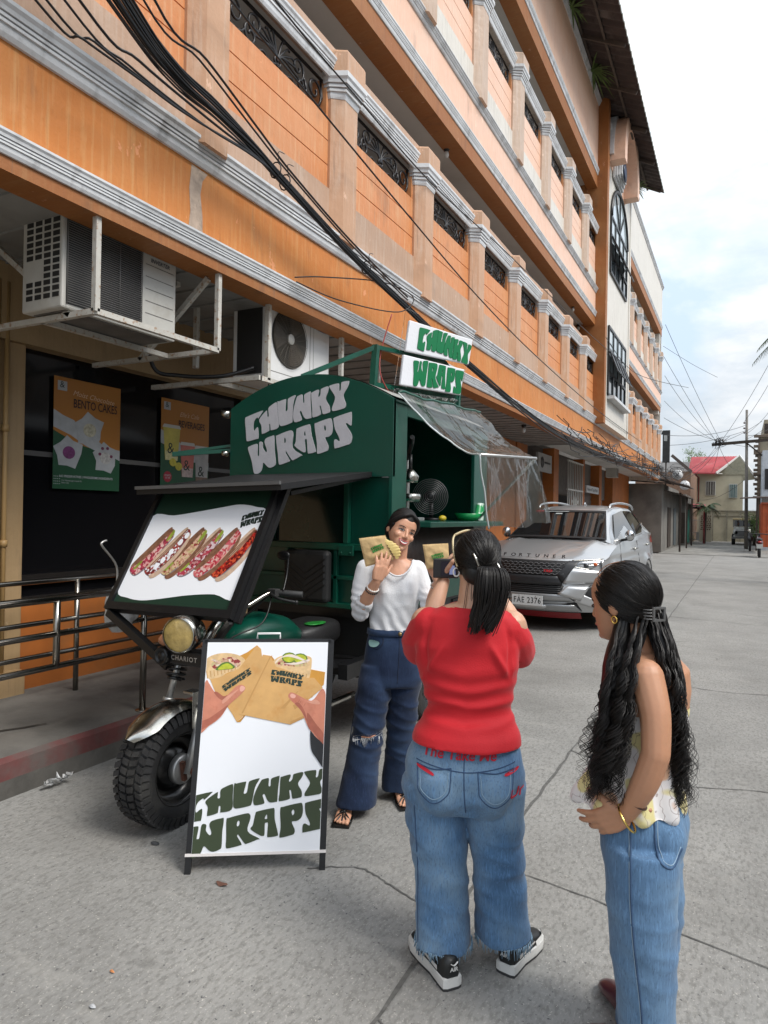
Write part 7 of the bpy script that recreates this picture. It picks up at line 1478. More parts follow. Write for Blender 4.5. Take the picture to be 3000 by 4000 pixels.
g = MB(); g.flat(smooth_closed([(-.205, .752), (-.150, .737), (-.148, .728), (-.20, .740)], 3), [], lambda a, b, h: drape(jb2, Rf, a, b, .003+h), .001); g.flat(smooth_closed([(.105, .745), (.15, .758), (.15, .748), (.11, .737)], 3), [], lambda a, b, h: drape(jb2, Rf, a, b, .003+h), .001); g.build('torn_patch', SCR, jrn)
g = MB(); random.seed(12)
for a0, b0, r0, z0 in ((-.104, .052, .104, .085), (.114, -.008, .102, .09)):
    for k in range(150): q = random.uniform(0, 2*pi); p = Rf(a0+r0*cos(q), b0+r0*1.05*sin(q), z0+.02); g.tube([p, p+Vector((random.uniform(-.006, .006), random.uniform(-.006, .006), -random.uniform(.012, .038)))], .0013, 3)
g.build('frayed_hem', mat('fray pale blue', (.25, .38, .50), .9), jrn)
# sneakers
SNW = mat('sneaker white', (.62, .62, .60), .5, var=.15, vscale=14); SNB = mat('sneaker black', (.010, .011, .011), .4)
def sneaker(fr, heel, toe, parent):
    h = fr(heel[0], heel[1], 0); tt = fr(toe[0], toe[1], 0); d = (tt-h).normalized(); sd_ = Vector((-d.y, d.x, 0)); L0 = (tt-h).length; up = Vector((0, 0, 1))
    out = [(0, .020), (.02, .034), (.10, .036), (.35, .036), (.6, .047), (.8, .049), (.92, .040), (1.0, .016)]
    def outl(k, z): return [h+d*x*L0+sd_*y*k+up*z for x, y in out]+[h+d*x*L0-sd_*y*k+up*z for x, y in out[::-1]]
    g = MB(); g.loft([outl(1.04, .0), outl(1.06, .010)], sm=False); so = g.build('outsole', mat('outsole dark', (.03, .03, .032), .7), parent)
    g = MB(); g.loft([outl(1.06, .010), outl(1.08, .020), outl(1.06, .040), outl(.98, .043)], sm=False); g.build('midsole', SNW, so)
    g = MB(); rings = []
    for x, w_, z in ((.01, .020, .095), (.06, .033, .110), (.2, .036, .112), (.36, .037, .105), (.5, .042, .088), (.65, .046, .072), (.8, .045, .060), (.92, .036, .052), (.985, .016, .046)):
        rings.append([h+d*x*L0+sd_*w_*c_+up*(.040+(z-.040)*max(0, s_)**.8) for c_, s_ in [((1 if cos(q) > 0 else -1)*abs(cos(q))**.6, sin(q)) for q in np.linspace(0, pi, 13)]])
    g.loft(rings, close=False, cap=True); up_ = g.build('upper', SNB, so)
    g = MB()
    for sgn in (-1, 1): g.grid(lambda u, v: h+d*(L0*(.62+.36*u))+sd_*sgn*(.050-.034*max(0, u-.5)**1.5*2.2)*(1-.1*v)+up*(.042+.016*v), 8, 2); g.grid(lambda u, v: h+d*(L0*(.16+.40*u))+sd_*sgn*(.0395+.010*u)+up*(.052+.012*u+v*.016*(1-u*.6)), 8, 2)
    g.build('trim', SNW, so)
    return h, d, sd_, L0
for hl_, to_ in (((-.062, .178), (-.215, -.075)), ((.118, .07), (.245, -.165))):
    h, d, sd_, L0 = sneaker(Rf, hl_, to_, Rr)
    g = MB(); text_mesh(g, "AIR", .020, lambda u, v, q: h-d*(.0035+q)+sd_*u*-1.0+Vector((0, 0, .070+v)), .002, align='CENTER', bold=.03); g.tube(spline([h-d*.004+sd_*.012+Vector((0, 0, .096)), h-d*.006+sd_*.0+Vector((0, 0, .090)), h-d*.004-sd_*.016+Vector((0, 0, .100))], 4), [.0015]*4+[.003]*4+[.001], 5); g.build('heel_lettering', SNW, Rr)

# ---- woman with long curls at the right
Pf = Frame(-.24, 2.22); P3 = thing('person', 'woman with very long curly black hair in floral halter top, hand on hip', 'person', Pf(0, 0, 0))
SKP = skinmat('skin tan', (.46, .235, .138), (.38, .18, .10))
fdir = (-Pf.r*.88-Pf.t*.475); wdir = Vector((-fdir.y, fdir.x, 0))
PH = atan2(Pf.r.dot(fdir), -0.0+Pf.t.dot(fdir)); PHI = -atan2(fdir.dot(Pf.r), fdir.dot(Pf.t))
hP = orient(Pf(-.082, -.03, 1.385), -Pf.r*.88-Pf.t*.47+Vector((0, 0, -.20)), Vector((0, 0, 1))-Pf.r*.10)
g = MB(); head(g, hP, .98)
limb(g, [Pf(-.01, -.04, 1.17), Pf(-.035, -.035, 1.25), Pf(-.065, -.035, 1.33)], [.062, .050, .050])
g.loft([ringf(Pf, a, b, z, w_, d, phi=PHI, n=32) for z, a, b, w_, d in ((.78, .0, -.03, .13, .095), (.92, .005, -.03, .118, .085), (1.02, .012, -.03, .13, .09), (1.12, .016, -.03, .150, .092), (1.18, .014, -.03, .155, .085), (1.215, .006, -.03, .12, .065), (1.24, -.01, -.035, .06, .05))])
limb(g, [Pf(-.008, .085, 1.185), Pf(.018, .125, 1.09), Pf(.022, .15, .985)], [.052, .044, .040]); limb(g, [Pf(.022, .15, .985), Pf(-.008, .145, .89), Pf(-.052, .125, .795)], [.040, .038, .026])
limb(g, [Pf(-.04, -.165, 1.18), Pf(-.06, -.20, 1.08), Pf(-.07, -.23, .97)], [.046, .04, .037]); limb(g, [Pf(-.07, -.23, .97), Pf(-.09, -.2, .87), Pf(-.10, -.16, .80)], [.036, .034, .025])
hand(g, Pf(-.055, .124, .79), -Pf.r*.80-Pf.t*.15+Vector((0, 0, -.45)), Pf.r*.75+Vector((0, 0, .75)), -Pf.t, curl=(.25, .3, .4, .5), s=1.0, spread=.35, thumb=1.1)
limb(g, [Pf(0, -.03, .82), Pf(-.005, .02, .68), Pf(-.004, .05, .40), Pf(.018, .055, .07)], [.075, .06, .05, .038]); limb(g, [Pf(0, -.03, .82), Pf(.01, -.09, .68), Pf(.024, -.115, .40), Pf(-.01, -.12, .07)], [.075, .06, .05, .038])
g.tube([Pf(-.045, .118, .81), Pf(-.01, .115, .812), Pf(.015, .11, .807)], [.012, .010, .008], 9)
bdy = remesh(g, 'body', SKP, P3, .0045, 3)
TP = lambda x, y, z: hP @ (Vector((x, y, z))*.98)
for sx in (-1, 1):
    g = MB(); g.tube([TP(sx*.0315+sx*x, .0925-8.5*(.0315+x)**2, z) for x, z in ((-.016, .0165), (-.004, .021), (.010, .022), (.021, .0165))], [.0022, .003, .0026, .0012], 6); g.build('eyebrow', BROW, P3)
    g = MB(); g.ell(TP(sx*.032, .079, .0), (.014, .009, .007), 12, 8, M=hP.to_3x3().to_4x4()); g.build('eye', EYED, P3)
g = MB(); g.tube([TP(x, .098-11*x*x, z) for x, z in ((-.022, -.062), (0, -.0655), (.022, -.062))], [.002, .005, .002], 7); g.build('lips', LIP, P3)
g = MB(); g.tube([TP(-.078, -.010+.009*cos(q), -.046+.011*sin(q)) for q in np.linspace(0, 2*pi, 13)[:-1]], .0028, 6, closed=True); g.build('earring', mat('gold', (.75, .50, .14), .2, metal=1), P3)
g = MB(); g.ell(TP(0, -.024, .028), (.084, .100, .096), 30, 20, M=hP.to_3x3().to_4x4()); g.ell(TP(0, -.070, -.02), (.056, .044, .05), 20, 14, M=hP.to_3x3().to_4x4())
hr = remesh(g, 'hair', HAIR, P3, .005, 3, disp=lambda p, n: .0022*noise.noise(p*60)+.0018*noise.noise(Vector((p.x*9, p.y*9, p.z*110))))
random.seed(21); g = MB()
comb(g, TP, (0, -.024, .028), (.084, .100, .096), (0, -.12, -.05), 1500, .0017, lambda d: d.y < .80 and d.z > -.55)
comb(g, TP, (0, -.024, .028), (.084, .100, .096), (0, -.12, -.05), 120, .0007, lambda d: d.y < .80 and d.z > -.3, 1.075)
def curl_strand(p0, ctrl, amp, wl, r, ph):
    P_ = spline([p0]+ctrl, 12); o = []; s_ = 0
    for i, p in enumerate(P_):
        s_ += (p-P_[i-1]).length if i else 0; t = i/(len(P_)-1); am = amp*min(1, t*3)*(1+.6*t)
        o.append(p+Pf.r*am*cos(s_/wl*2*pi+ph)+Pf.t*am*sin(s_/wl*2*pi+ph)+Vector((0, 0, .004*noise.noise(Vector((s_*20, ph, 0))))))
    g.tube(o, [r*(1-.6*(i/len(o))**3) for i in range(len(o))], 3, cap=False)
def clump(p0, ctrl, n, spread, amp, wl, r):
    ph = random.uniform(0, 6.3)
    for k in range(n):
        o_ = [Vector((random.gauss(0, 1), random.gauss(0, 1), random.gauss(0, .6)))*spread*(.5+.25*j) for j in range(len(ctrl)+1)]
        curl_strand(p0+o_[0]*.6, [c+o_[j+1] for j, c in enumerate(ctrl)], amp*random.uniform(.8, 1.2), wl*random.uniform(.94, 1.06), r, ph+random.uniform(-.5, .5))
for P_, R_ in (([Pf(-.075, .0, 1.36), Pf(-.088, .035, 1.22), Pf(-.096, .07, 1.05), Pf(-.108, .08, .90)], [.022, .040, .040, .026]), ([Pf(.0, -.02, 1.345), Pf(.055, .0, 1.22), Pf(.078, -.02, 1.05), Pf(.086, -.02, .90)], [.020, .034, .030, .018])):
    P_ = spline(P_, 6); R_ = [v.x for v in spline([(r, 0, 0) for r in R_], 6)]
    n0 = len(g.v); g.tube(P_, R_, 14)
    for q in range(n0, len(g.v)): v = Vector(g.v[q]); g.v[q] = tuple(v+Pf.r*.012*noise.noise(Vector((v.x*30, v.y*30, v.z*9))))
for k in range(56):                                                    # front fall, left of the near arm
    x = random.uniform(0, 1); b = random.uniform(-.10, .10); L0 = random.uniform(.70, 1.0); e = random.uniform(-.02, .02); z1 = 1.30-.49*L0
    clump(Pf(-.080+.085*x, b*.5-.01, 1.35+.03*random.random()), [Pf(-.110+.078*x+e*.3, b+.05, 1.20), Pf(-.120+.068*x+e*.6, b+.075, 1.05), Pf(-.130+.060*x+e*.8, b+.085, 1.05-(1.05-z1)*.5), Pf(-.140+.055*x+e, b+.085, z1)], 24, .0042, random.uniform(.006, .011), random.uniform(.07, .12), .0013)
for k in range(54):                                                    # back fall
    x = random.uniform(0, 1); b = random.uniform(-.12, .06); L0 = random.uniform(.65, 1.0); e = random.uniform(-.02, .02); z1 = 1.30-.53*L0
    clump(Pf(-.015+.055*x, b*.4-.02, 1.345+.03*random.random()), [Pf(.030+.052*x+e*.3, b+.02, 1.20), Pf(.048+.042*x+e*.5, b+.01, 1.06), Pf(.056+.034*x+e*.8, b, 1.06-(1.06-z1)*.5), Pf(.066+.030*x+e, b, z1)], 24, .0042, random.uniform(.006, .010), random.uniform(.07, .12), .0013)
for k in range(90):                                                    # stray hairs
    sgn = random.random() < .55; p0 = Pf(-.10 if sgn else .05, .03, 1.27); x = random.uniform(-.19, -.13) if sgn else random.uniform(.08, .125)
    curl_strand(p0, [Pf(x*.7, .06, 1.1), Pf(x*.95, .07, .98), Pf(x, .06, .80+.15*random.random())], .012, .08, .0009, random.uniform(0, 6.3))
g.build('hair_strands', HAIR, hr)
g = MB()
g.tube(spline([TP(-.012, .062, .098), TP(-.014, .02, .122), TP(-.010, -.03, .127), TP(-.004, -.06, .118)], 5), .0016, 5); g.build('parting', SKP, hr); g = MB()
Mcl = orient(TP(-.02, -.126, -.045), Pf.t*.7+Pf.r*.7, Vector((0, 0, 1)))
for x0, x1, z0, z1 in ((-.035, .035, .022, .032), (-.035, .035, -.032, -.022), (-.035, -.025, -.022, .022), (.025, .035, -.022, .022)):
    g.add([Mcl @ (Vector((x, y, z))*.68) for y in (-.004, .006) for x, z in ((x0, z0), (x1, z0), (x1, z1), (x0, z1))], [(0,3,2,1),(4,5,6,7),(0,1,5,4),(1,2,6,5),(2,3,7,6),(3,0,4,7)])
for k in range(4): g.tube(spline([Mcl @ Vector((.022, .0, -.014+.009*k)), Mcl @ Vector((.036, -.006, -.014+.009*k)), Mcl @ Vector((.040, -.02, -.014+.009*k))], 3), .002, 5)
g.build('claw_clip', mat('smoky clip', (.10, .10, .10), .25, spec=.8), hr, bevel=.001)
# floral top
FL, t_, b_ = nm('floral print'); s_ = noise_mix(t_, None, (.72, .70, .70), 11, (.66, .58, .22), .54, .58, fac=.85, detail=1); s_ = noise_mix(t_, None, s_, 9, (.66, .34, .16), .60, .64, fac=.8, seed=4, detail=1); s_ = noise_mix(t_, None, s_, 6, (.45, .44, .42), .5, .9, fac=.3, seed=7)
N_ = t_.nodes; L_ = t_.links; tc_ = N_.new('ShaderNodeTexCoord'); wv_ = N_.new('ShaderNodeTexWave'); wv_.inputs['Scale'].default_value = 9; wv_.inputs['Distortion'].default_value = 9; wv_.inputs['Detail'].default_value = 2; wv_.inputs['Detail Scale'].default_value = 2.5; mr_ = N_.new('ShaderNodeMapRange'); mr_.inputs[1].default_value = .965; mr_.inputs[2].default_value = .99; mr_.inputs[4].default_value = .55; x_ = N_.new('ShaderNodeMix'); x_.data_type = 'RGBA'; x_.inputs[7].default_value = (.16, .09, .08, 1)
L_.new(tc_.outputs['Object'], wv_.inputs['Vector']); L_.new(wv_.outputs['Fac'], mr_.inputs[0]); L_.new(mr_.outputs[0], x_.inputs[0]); L_.new(s_, x_.inputs[6]); L_.new(x_.outputs[2], b_.inputs['Base Color']); b_.inputs['Roughness'].default_value = .85
ft = MB()
ft.loft([ringf(Pf, a, b, z, w_, d, phi=PHI, n=44) for z, a, b, w_, d in ((.765, -.060, -.03, .150, .168), (.80, -.055, -.03, .150, .160), (.86, -.036, -.03, .142, .132), (.93, -.010, -.03, .132, .100), (1.0, .004, -.03, .132, .096), (1.06, .010, -.03, .140, .098), (1.11, .006, -.03, .140, .100), (1.16, -.03, -.03, .11, .07), (1.20, -.05, -.03, .06, .05))])
def tdel(c, n):
    q = c-Pf.P; f = q.dot(fdir); z = c.z; 
    if n.z < -.8 and z < .80: return True
    return (f < -.015 and z > 1.075) or z > 1.085+.9*max(0, f+.03)
ftop = remesh(ft, 'halter_top', FL, P3, .007, 4, lambda p, n: .013*sin(atan2((p-Pf.P).dot(Pf.t)+.03, (p-Pf.P).dot(Pf.r)+.01)*9+2*noise.noise(p*6))*max(0, min(1, (.97-p.z)/.18))+.003*noise.noise(p*14), dele=tdel)
# light jeans
DP = denim('light denim', (.085, .165, .285), (.14, .24, .36), (.05, .105, .20))
jp = MB()
jp.loft([ringf(Pf, a, b, z, w_, d, phi=PHI, n=36) for z, a, b, w_, d in ((.86, -.01, -.03, .125, .092), (.80, -.008, -.03, .14, .105), (.72, -.006, -.03, .152, .118), (.65, -.008, -.03, .150, .112), (.60, -.01, -.03, .14, .10))])
jp.ell(Pf(.04, .03, .70), (.07, .07, .09), 16, 12); jp.ell(Pf(.03, -.09, .70), (.07, .07, .09), 16, 12)
for Ls in ([((-.012, .045, .68), .104), ((-.010, .055, .56), .100), ((-.004, .06, .40), .092), ((.008, .055, .20), .082), ((.016, .05, -.01), .078)], [((.006, -.11, .68), .10), ((.014, -.12, .56), .095), ((.026, -.12, .40), .086), ((.012, -.125, .22), .082), ((-.006, -.13, .02), .08)]):
    P_ = spline([p for p, _ in Ls], 6); R_ = [v.x for v in spline([(r, 0, 0) for _, r in Ls], 6)]
    jp.loft([ringf(Pf, p.x, p.y, p.z, r, r, n=28) for p, r in zip(P_, R_)])
jpn = remesh(jp, 'jeans', DP, P3, .008, 4, jfold(Pf, .75, .40, 7.7), dele=lambda c, n: n.z < -.75 and c.z < .1); jb3 = bvh_of(jpn)
TH3 = mat('seam mid blue', (.035, .075, .15), .85); SL3 = mat('seam pale', (.28, .38, .48), .9)
seam([(-.045, .80), (-.040, .68), (-.036, .55), (-.022, .40), (-.004, .25), (.002, .12), (.004, .0)], Pf, jb3, TH3, 'side_seam', jpn, .003); seam([(-.049, .80), (-.044, .68), (-.040, .55), (-.026, .40), (-.008, .25), (-.002, .12), (.0, .0)], Pf, jb3, SL3, 'side_stitch', jpn, .0012)
seam([(.022, .775), (.030, .69), (.072, .655), (.098, .70)], Pf, jb3, TH3, 'pocket_seam', jpn, .003); seam([(.030, .775), (.037, .695), (.072, .664), (.094, .705)], Pf, jb3, SL3, 'pocket_stitch', jpn, .0013)
g = MB(); Mo = orient(Pf(-.030, .132, .835), Pf.t, -Pf.r*.45+Vector((0, 0, -.9))); g.tube([Mo @ Vector((.031*cos(q), .030*sin(q), .0)) for q in np.linspace(0, 2*pi, 25)[:-1]], .0050, 6, closed=True); g.build('bracelet', mat('leather brown', (.05, .022, .014), .5), P3)
g = MB(); Mo = orient(Pf(-.052, .150, .790), Pf.t, -Pf.r*.35+Pf.t*.75+Vector((0, 0, -.25))); g.tube([Mo @ Vector((.040*cos(q), .043*sin(q), .0)) for q in np.linspace(0, 2*pi, 33)[:-1]], .0034, 7, closed=True); g.build('bangle', mat('gold bangle', (.80, .56, .16), .18, metal=1), P3)
# oxblood shoe
g = MB(); h = Pf(-.010, -.10, .0); d = (Pf(-.125, -.30, 0)-h).normalized(); sd_ = Vector((-d.y, d.x, 0)); rings = []
for x, w_, z in ((-.03, .02, .05), (.0, .034, .075), (.06, .036, .082), (.12, .040, .07), (.17, .044, .056), (.205, .040, .046), (.228, .026, .036), (.238, .008, .026)):
    rings.append([h+d*x+sd_*w_*cos(q)+Vector((0, 0, .008+(z-.008)*(.5+.5*sin(q)))) for q in np.linspace(0, 2*pi, 21)[:-1]])
g.loft(rings); sh_ = g.build('shoe', mat('oxblood leather', (.075, .014, .018), .3, var=.3, vscale=18, coat=.3), P3)
g = MB()
for k in range(3): x = .10+.022*k; g.tube(spline([h+d*x+sd_*.026+Vector((0, 0, .070-.05*k*.2)), h+d*(x+.004)+Vector((0, 0, .080-.011*k)), h+d*x-sd_*.026+Vector((0, 0, .070-.05*k*.2))], 4), .0024, 5)
g.build('lace', mat('lace dark', (.05, .02, .02), .7), sh_)
g = MB(); h2 = Pf(.02, .06, .0); d2 = (-Pf.r*.85-Pf.t*.5).normalized(); sd2 = Vector((-d2.y, d2.x, 0)); rings = []
for x, w_, z in ((-.06, .02, .05), (-.02, .034, .075), (.06, .036, .082), (.12, .040, .07), (.17, .044, .056), (.21, .026, .036), (.22, .008, .026)):
    rings.append([h2+d2*x+sd2*w_*cos(q)+Vector((0, 0, .008+(z-.008)*(.5+.5*sin(q)))) for q in np.linspace(0, 2*pi, 21)[:-1]])
g.loft(rings); g.build('shoe', MATS['oxblood leather'], P3)

# ------------------------------------------------------------------ the far end of the street
CREM = mat('old cream render', (.50, .46, .34), .9, var=.2, vscale=.7, dirt=(.22, .20, .15), dscale=.6, dlo=.5, dhi=.75); REDR = mat('red roofing', (.38, .05, .055), .55, var=.25, vscale=1.5, dirt=(.5, .25, .2), dscale=.8, dlo=.6, dhi=.8)
GREYW = mat('old grey wall', (.20, .19, .17), .9, var=.35, vscale=1.2, dirt=(.08, .075, .07), dscale=1.1); TIN = mat('rusted tin roof', (.10, .075, .062), .75, var=.4, vscale=2.5); WOOD = mat('dark timber', (.045, .032, .024), .8, var=.4)
def frontal(x0, x1, y0, y1, z0, z1, name, m, parent, bevel=0): g = MB(); g.box(x0, x1, y0, y1, z0, z1); return g.build(name, m, parent, bevel)
# red-roofed house, gable towards the street
H = thing('house', 'cream two storey house with a bright red roof at the end of the street', 'house', (-1.7, 60, 0))
g = MB(); g.box(-3.45, .12, 58, 66, -.1, 5.12); g.prism([(-1.85, 5.12), (.12, 5.12), (-.12, 6.2), (-.25, 6.2)], 'y', 58.0, 58.1); g.build('wall', CREM, H)
g = MB(); g.add([(-3.62, 57.3, 5.20), (-1.68, 57.3, 5.12), (-.15, 59.0, 6.48), (-3.52, 59.6, 6.55), (-3.62, 57.3, 5.10), (-1.68, 57.3, 5.02)], [(0, 1, 2, 3), (0, 4, 5, 1)]); g.add([(-.15, 59.0, 6.48), (1.0, 57.6, 4.72), (1.2, 62, 4.9), (-.1, 64, 6.5)], [(0, 1, 2, 3)])
for k in range(18): x = -3.58+.108*k; g.bar((x, 57.29, 5.215), (x+.02+.085*k*0+ (k/18)*1.45, 59.2, 6.52), .02)
g.build('roof', REDR, H)
g = MB(); g.bar((-1.68, 57.25, 5.10), (-.15, 58.9, 6.50), .07, .16); g.bar((-.15, 58.9, 6.50), (1.0, 57.5, 4.72), .07, .16); g.bar((-1.75, 57.3, 5.06), (-1.3, 57.9, 5.1), .05); g.build('barge_board', mat('pale board', (.55, .54, .52), .7), H)
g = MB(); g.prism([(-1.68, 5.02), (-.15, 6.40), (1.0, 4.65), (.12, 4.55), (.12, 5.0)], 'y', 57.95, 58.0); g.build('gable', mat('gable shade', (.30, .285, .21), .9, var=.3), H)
for x0, x1, z0, z1, m_ in ((-2.42, -1.73, 3.44, 4.54, mat('house glass brown', (.07, .06, .05), .2)), (-.83, -.25, 3.24, 4.32, mat('house glass green', (.06, .12, .12), .15))):
    w_ = frontal(x0, x1, 57.93, 57.97, z0, z1, 'window', mat('window white', (.5, .5, .46), .6), H); frontal(x0+.05, x1-.05, 57.91, 57.929, z0+.05, z1-.05, 'pane', m_, w_)
    g = MB()
    for k in (1, 2, 3): g.box(x0+(x1-x0)*k/4-.012, x0+(x1-x0)*k/4+.012, 57.89, 57.91, z0, z1)
    g.build('window_bar', MATS['window white'], w_)
g = MB(); g.tube([(-3.1, 57.6, 5.08), (-3.08, 57.7, 4.95), (-2.90, 57.85, 4.8), (-2.90, 57.9, 2.3)], .055, 6); g.build('downpipe', mat('pipe red brown', (.20, .045, .04), .6), H)
Wl = thing('boundary_wall', 'stained cream compound wall with cement posts below the house', 'wall', (-1.3, 56, 0))
frontal(-2.75, 3.5, 56, 56.2, -.1, 2.22, 'wall', CREM, Wl)
g = MB()
for x in (-1.83, -.9, -.02): g.box(x-.05, x+.05, 55.94, 55.999, 0, 2.26)
g.box(-2.75, 3.5, 55.93, 56.2, 2.225, 2.30); g.box(-1.8, 3.5, 55.95, 55.999, 1.86, 1.92); g.build('post', mat('wall trim', (.30, .28, .22), .9, var=.3), Wl)
Lw = thing('lattice_wall', 'cream wall panel with rows of brick lattice slots behind the small palm', 'wall', (-2.2, 54, 0)); frontal(-2.66, -1.82, 54, 54.15, 0, 2.25, 'wall', CREM, Lw)
g = MB()
for r in range(8):
    for c in range(5): g.box(-2.54+.135*c+(r % 2)*.04, -2.45+.135*c+(r % 2)*.04, 53.985, 53.999, .86+.135*r, .93+.135*r)
g.build('lattice_slots', mat('slot brown', (.09, .05, .035), .9), Lw); g = MB(); g.box(-2.36, -2.26, 53.9, 53.98, 0, 2.2); g.build('red_post', mat('post red', (.26, .03, .03), .6), Lw)
g_ = thing('gate', 'narrow white metal gate left of the brick lattice', 'gate', (-2.75, 52, 0)); g = MB()
for k in range(7): g.bar((-2.98+.075*k, 52, .15), (-2.98+.075*k, 52, 1.58), .02)
for z in (.2, .7, 1.55): g.bar((-3.0, 52, z), (-2.5, 52, z), .04)
g.box(-2.72, -2.52, 52.01, 52.03, .15, .7); g.build('bars', mat('gate pale', (.5, .5, .48), .6), g_)
s = thing('awning', 'small red tin awning above the white gate', 'awning', (-2.5, 50.5, 2.3)); g = MB(); g.add([(-2.95, 49.6, 2.32), (-2.1, 49.6, 2.25), (-2.1, 51, 2.62), (-2.95, 51, 2.66)], [(0, 1, 2, 3)]); g.build('sheet', REDR, s); g = MB(); g.bar((-2.12, 49.7, 0), (-2.12, 49.7, 2.25), .05); g.build('post', MATS['post red'], s)
# low shops between
sh = thing('shop_row', 'row of low grey shops with dark tin awnings beyond the orange building', 'building', (-3.5, 44, 0))
frontal(-6, -2.95, 45, 50, 0, 3.1, 'wall', GREYW, sh); frontal(-6, -3.35, 35.1, 45, 0, 3.3, 'wall', GREYW, sh); frontal(-6.5, -3.0, 50, 60, 0, 4.8, 'upper_wall', mat('brown render', (.22, .13, .085), .9, var=.3), sh)
for i, (y0, y1, x0, x1, z0, z1) in enumerate(((36, 45.5, -4.6, -2.5, 3.35, 2.82), (45.5, 50, -4.0, -2.35, 2.95, 2.42), (34.6, 38.5, -4.9, -2.15, 3.95, 3.18))):
    g = MB(); g.add([(x0, y0, z0), (x1, y0+.2, z1), (x1, y1, z1), (x0, y1, z0)]+[(x0, y0, z0-.04), (x1, y0+.2, z1-.04), (x1, y1, z1-.04), (x0, y1, z0-.04)], [(0,1,2,3),(7,6,5,4),(0,4,5,1),(1,5,6,2),(2,6,7,3)]); g.build('awning_sheet', TIN, sh)
for a_, b_ in (((-4.7, 34.7, 3.42), (-2.5, 34.8, 3.25)), ((-3.6, 34.75, 3.9), (-2.8, 34.75, 3.2))): g = MB(); g.bar(a_, b_, .055); g.build('awning_strut', WOOD, sh)
for y in (36.3, 41, 45.3): g = MB(); g.bar((-2.62, y, 0), (-2.62, y, 2.9), .08); g.build('awning_post', WOOD, sh)
for y, w_, m_ in ((38, 1.6, WOOD), (41.5, 1.4, mat('shutter blue grey', (.10, .12, .13), .6, var=.3)), (46.5, 1.5, mat('teal cloth', (.01, .20, .15), .7))):
    g = MB(); x = -3.345 if y < 45 else -2.945; g.box(x, x+.04, y, y+w_, .15, 2.2); g.build('door', m_, sh)
for x0, x1, z0, z1, y in ((-3.28, -2.98, .15, 2.0, 44.98),): frontal(x0, x1, y-.03, y, z0, z1, 'door', WOOD, sh)
up = thing('building', 'plain grey upper storey with a sloping parapet behind the dark sign', 'building', (-4, 48, 0)); g = MB(); g.prism([(-6.5, 3), (-3.0, 3), (-3.0, 4.8), (-3.3, 5.6), (-3.8, 6.2), (-6.5, 6.3)], 'y', 60.2, 66); g.build('wall', mat('pale grey render', (.42, .42, .41), .9, var=.2), up)
g = MB(); g.bar((-4.2, 50, 5.9), (-2.95, 50, 4.75), .1, .2); g.build('roof_edge', TIN, up)
s = thing('vertical_sign', 'tall dark signboard projecting past the end of the orange building', 'sign', (-3.5, 38, 4.6)); g = MB(); g.box(-3.62, -3.28, 37.8, 38.0, 4.5, 6.15); g.box(-4.2, -3.62, 37.85, 37.95, 5.95, 6.15); g.build('board', mat('sign charcoal', (.035, .037, .04), .6, var=.4), s); g = MB(); g.box(-3.56, -3.40, 37.79, 37.799, 5.6, 5.9); g.build('sign_patch', mat('patch pale', (.4, .42, .42), .6), s); g = MB(); g.bar((-3.45, 37.9, 3.3), (-3.45, 37.9, 4.5), .06); g.build('bracket', WOOD, s)
for i, (x, z, y) in enumerate(((-2.98, 3.95, 39.2), (-2.72, 3.45, 40.6))):
    s = thing('round_sign', ['upper round white shop sign under the tangled wires', 'lower round white shop sign marked with an H'][i], 'sign', (x, y, z)); g = MB(); g.lathe([(0, 0), (.26, 0), (.26, .06), (0, .06)], 24, M=Matrix.Translation((x, y, z)) @ Matrix.Rotation(pi/2, 4, 'X')); d_ = g.build('disc', WHITE, s)
    g = MB(); text_mesh(g, "R" if i == 0 else "H", .30, plane_fn((x, y-.062, z-.1), (1, 0, 0), (0, 0, 1)), .004, align='CENTER'); g.build('lettering', BLK, d_)
# utility pole with cross-arm and wires
U = thing('utility_pole', 'weathered concrete utility pole with a long timber cross-arm', 'utility pole', (.28, 43.1, 0))
g = MB(); g.tube([(.29, 43.1, -.1), (.25, 43.1, 4), (.21, 43.1, 7.75)], [.105, .085, .065], 10); g.build('pole', mat('pole concrete', (.20, .185, .165), .9, var=.4, vscale=3), U)
g = MB(); g.bar((-1.52, 43.0, 5.85), (1.6, 43.0, 6.06), .14, .16); g.bar((.23, 43.0, 5.9), (1.3, 43.0, 4.9), .07); g.build('cross_arm', WOOD, U)
g = MB()
for x in (-1.3, -1.12, -.95): g.tube([(x, 43.0, 5.92+.07*x*.1), (x, 43.0, 6.12)], .04, 6)
for z in (7.0, 6.7, 6.45): g.tube([(.14, 43.05, z), (.06, 43.05, z+.05)], .05, 6)
g.build('insulator', mat('insulator brown', (.08, .05, .045), .3), U)
random.seed(31)
Wn = thing('wire_web', 'web of thin wires strung from the pole to the buildings', 'wires', (-1, 43, 5.5))
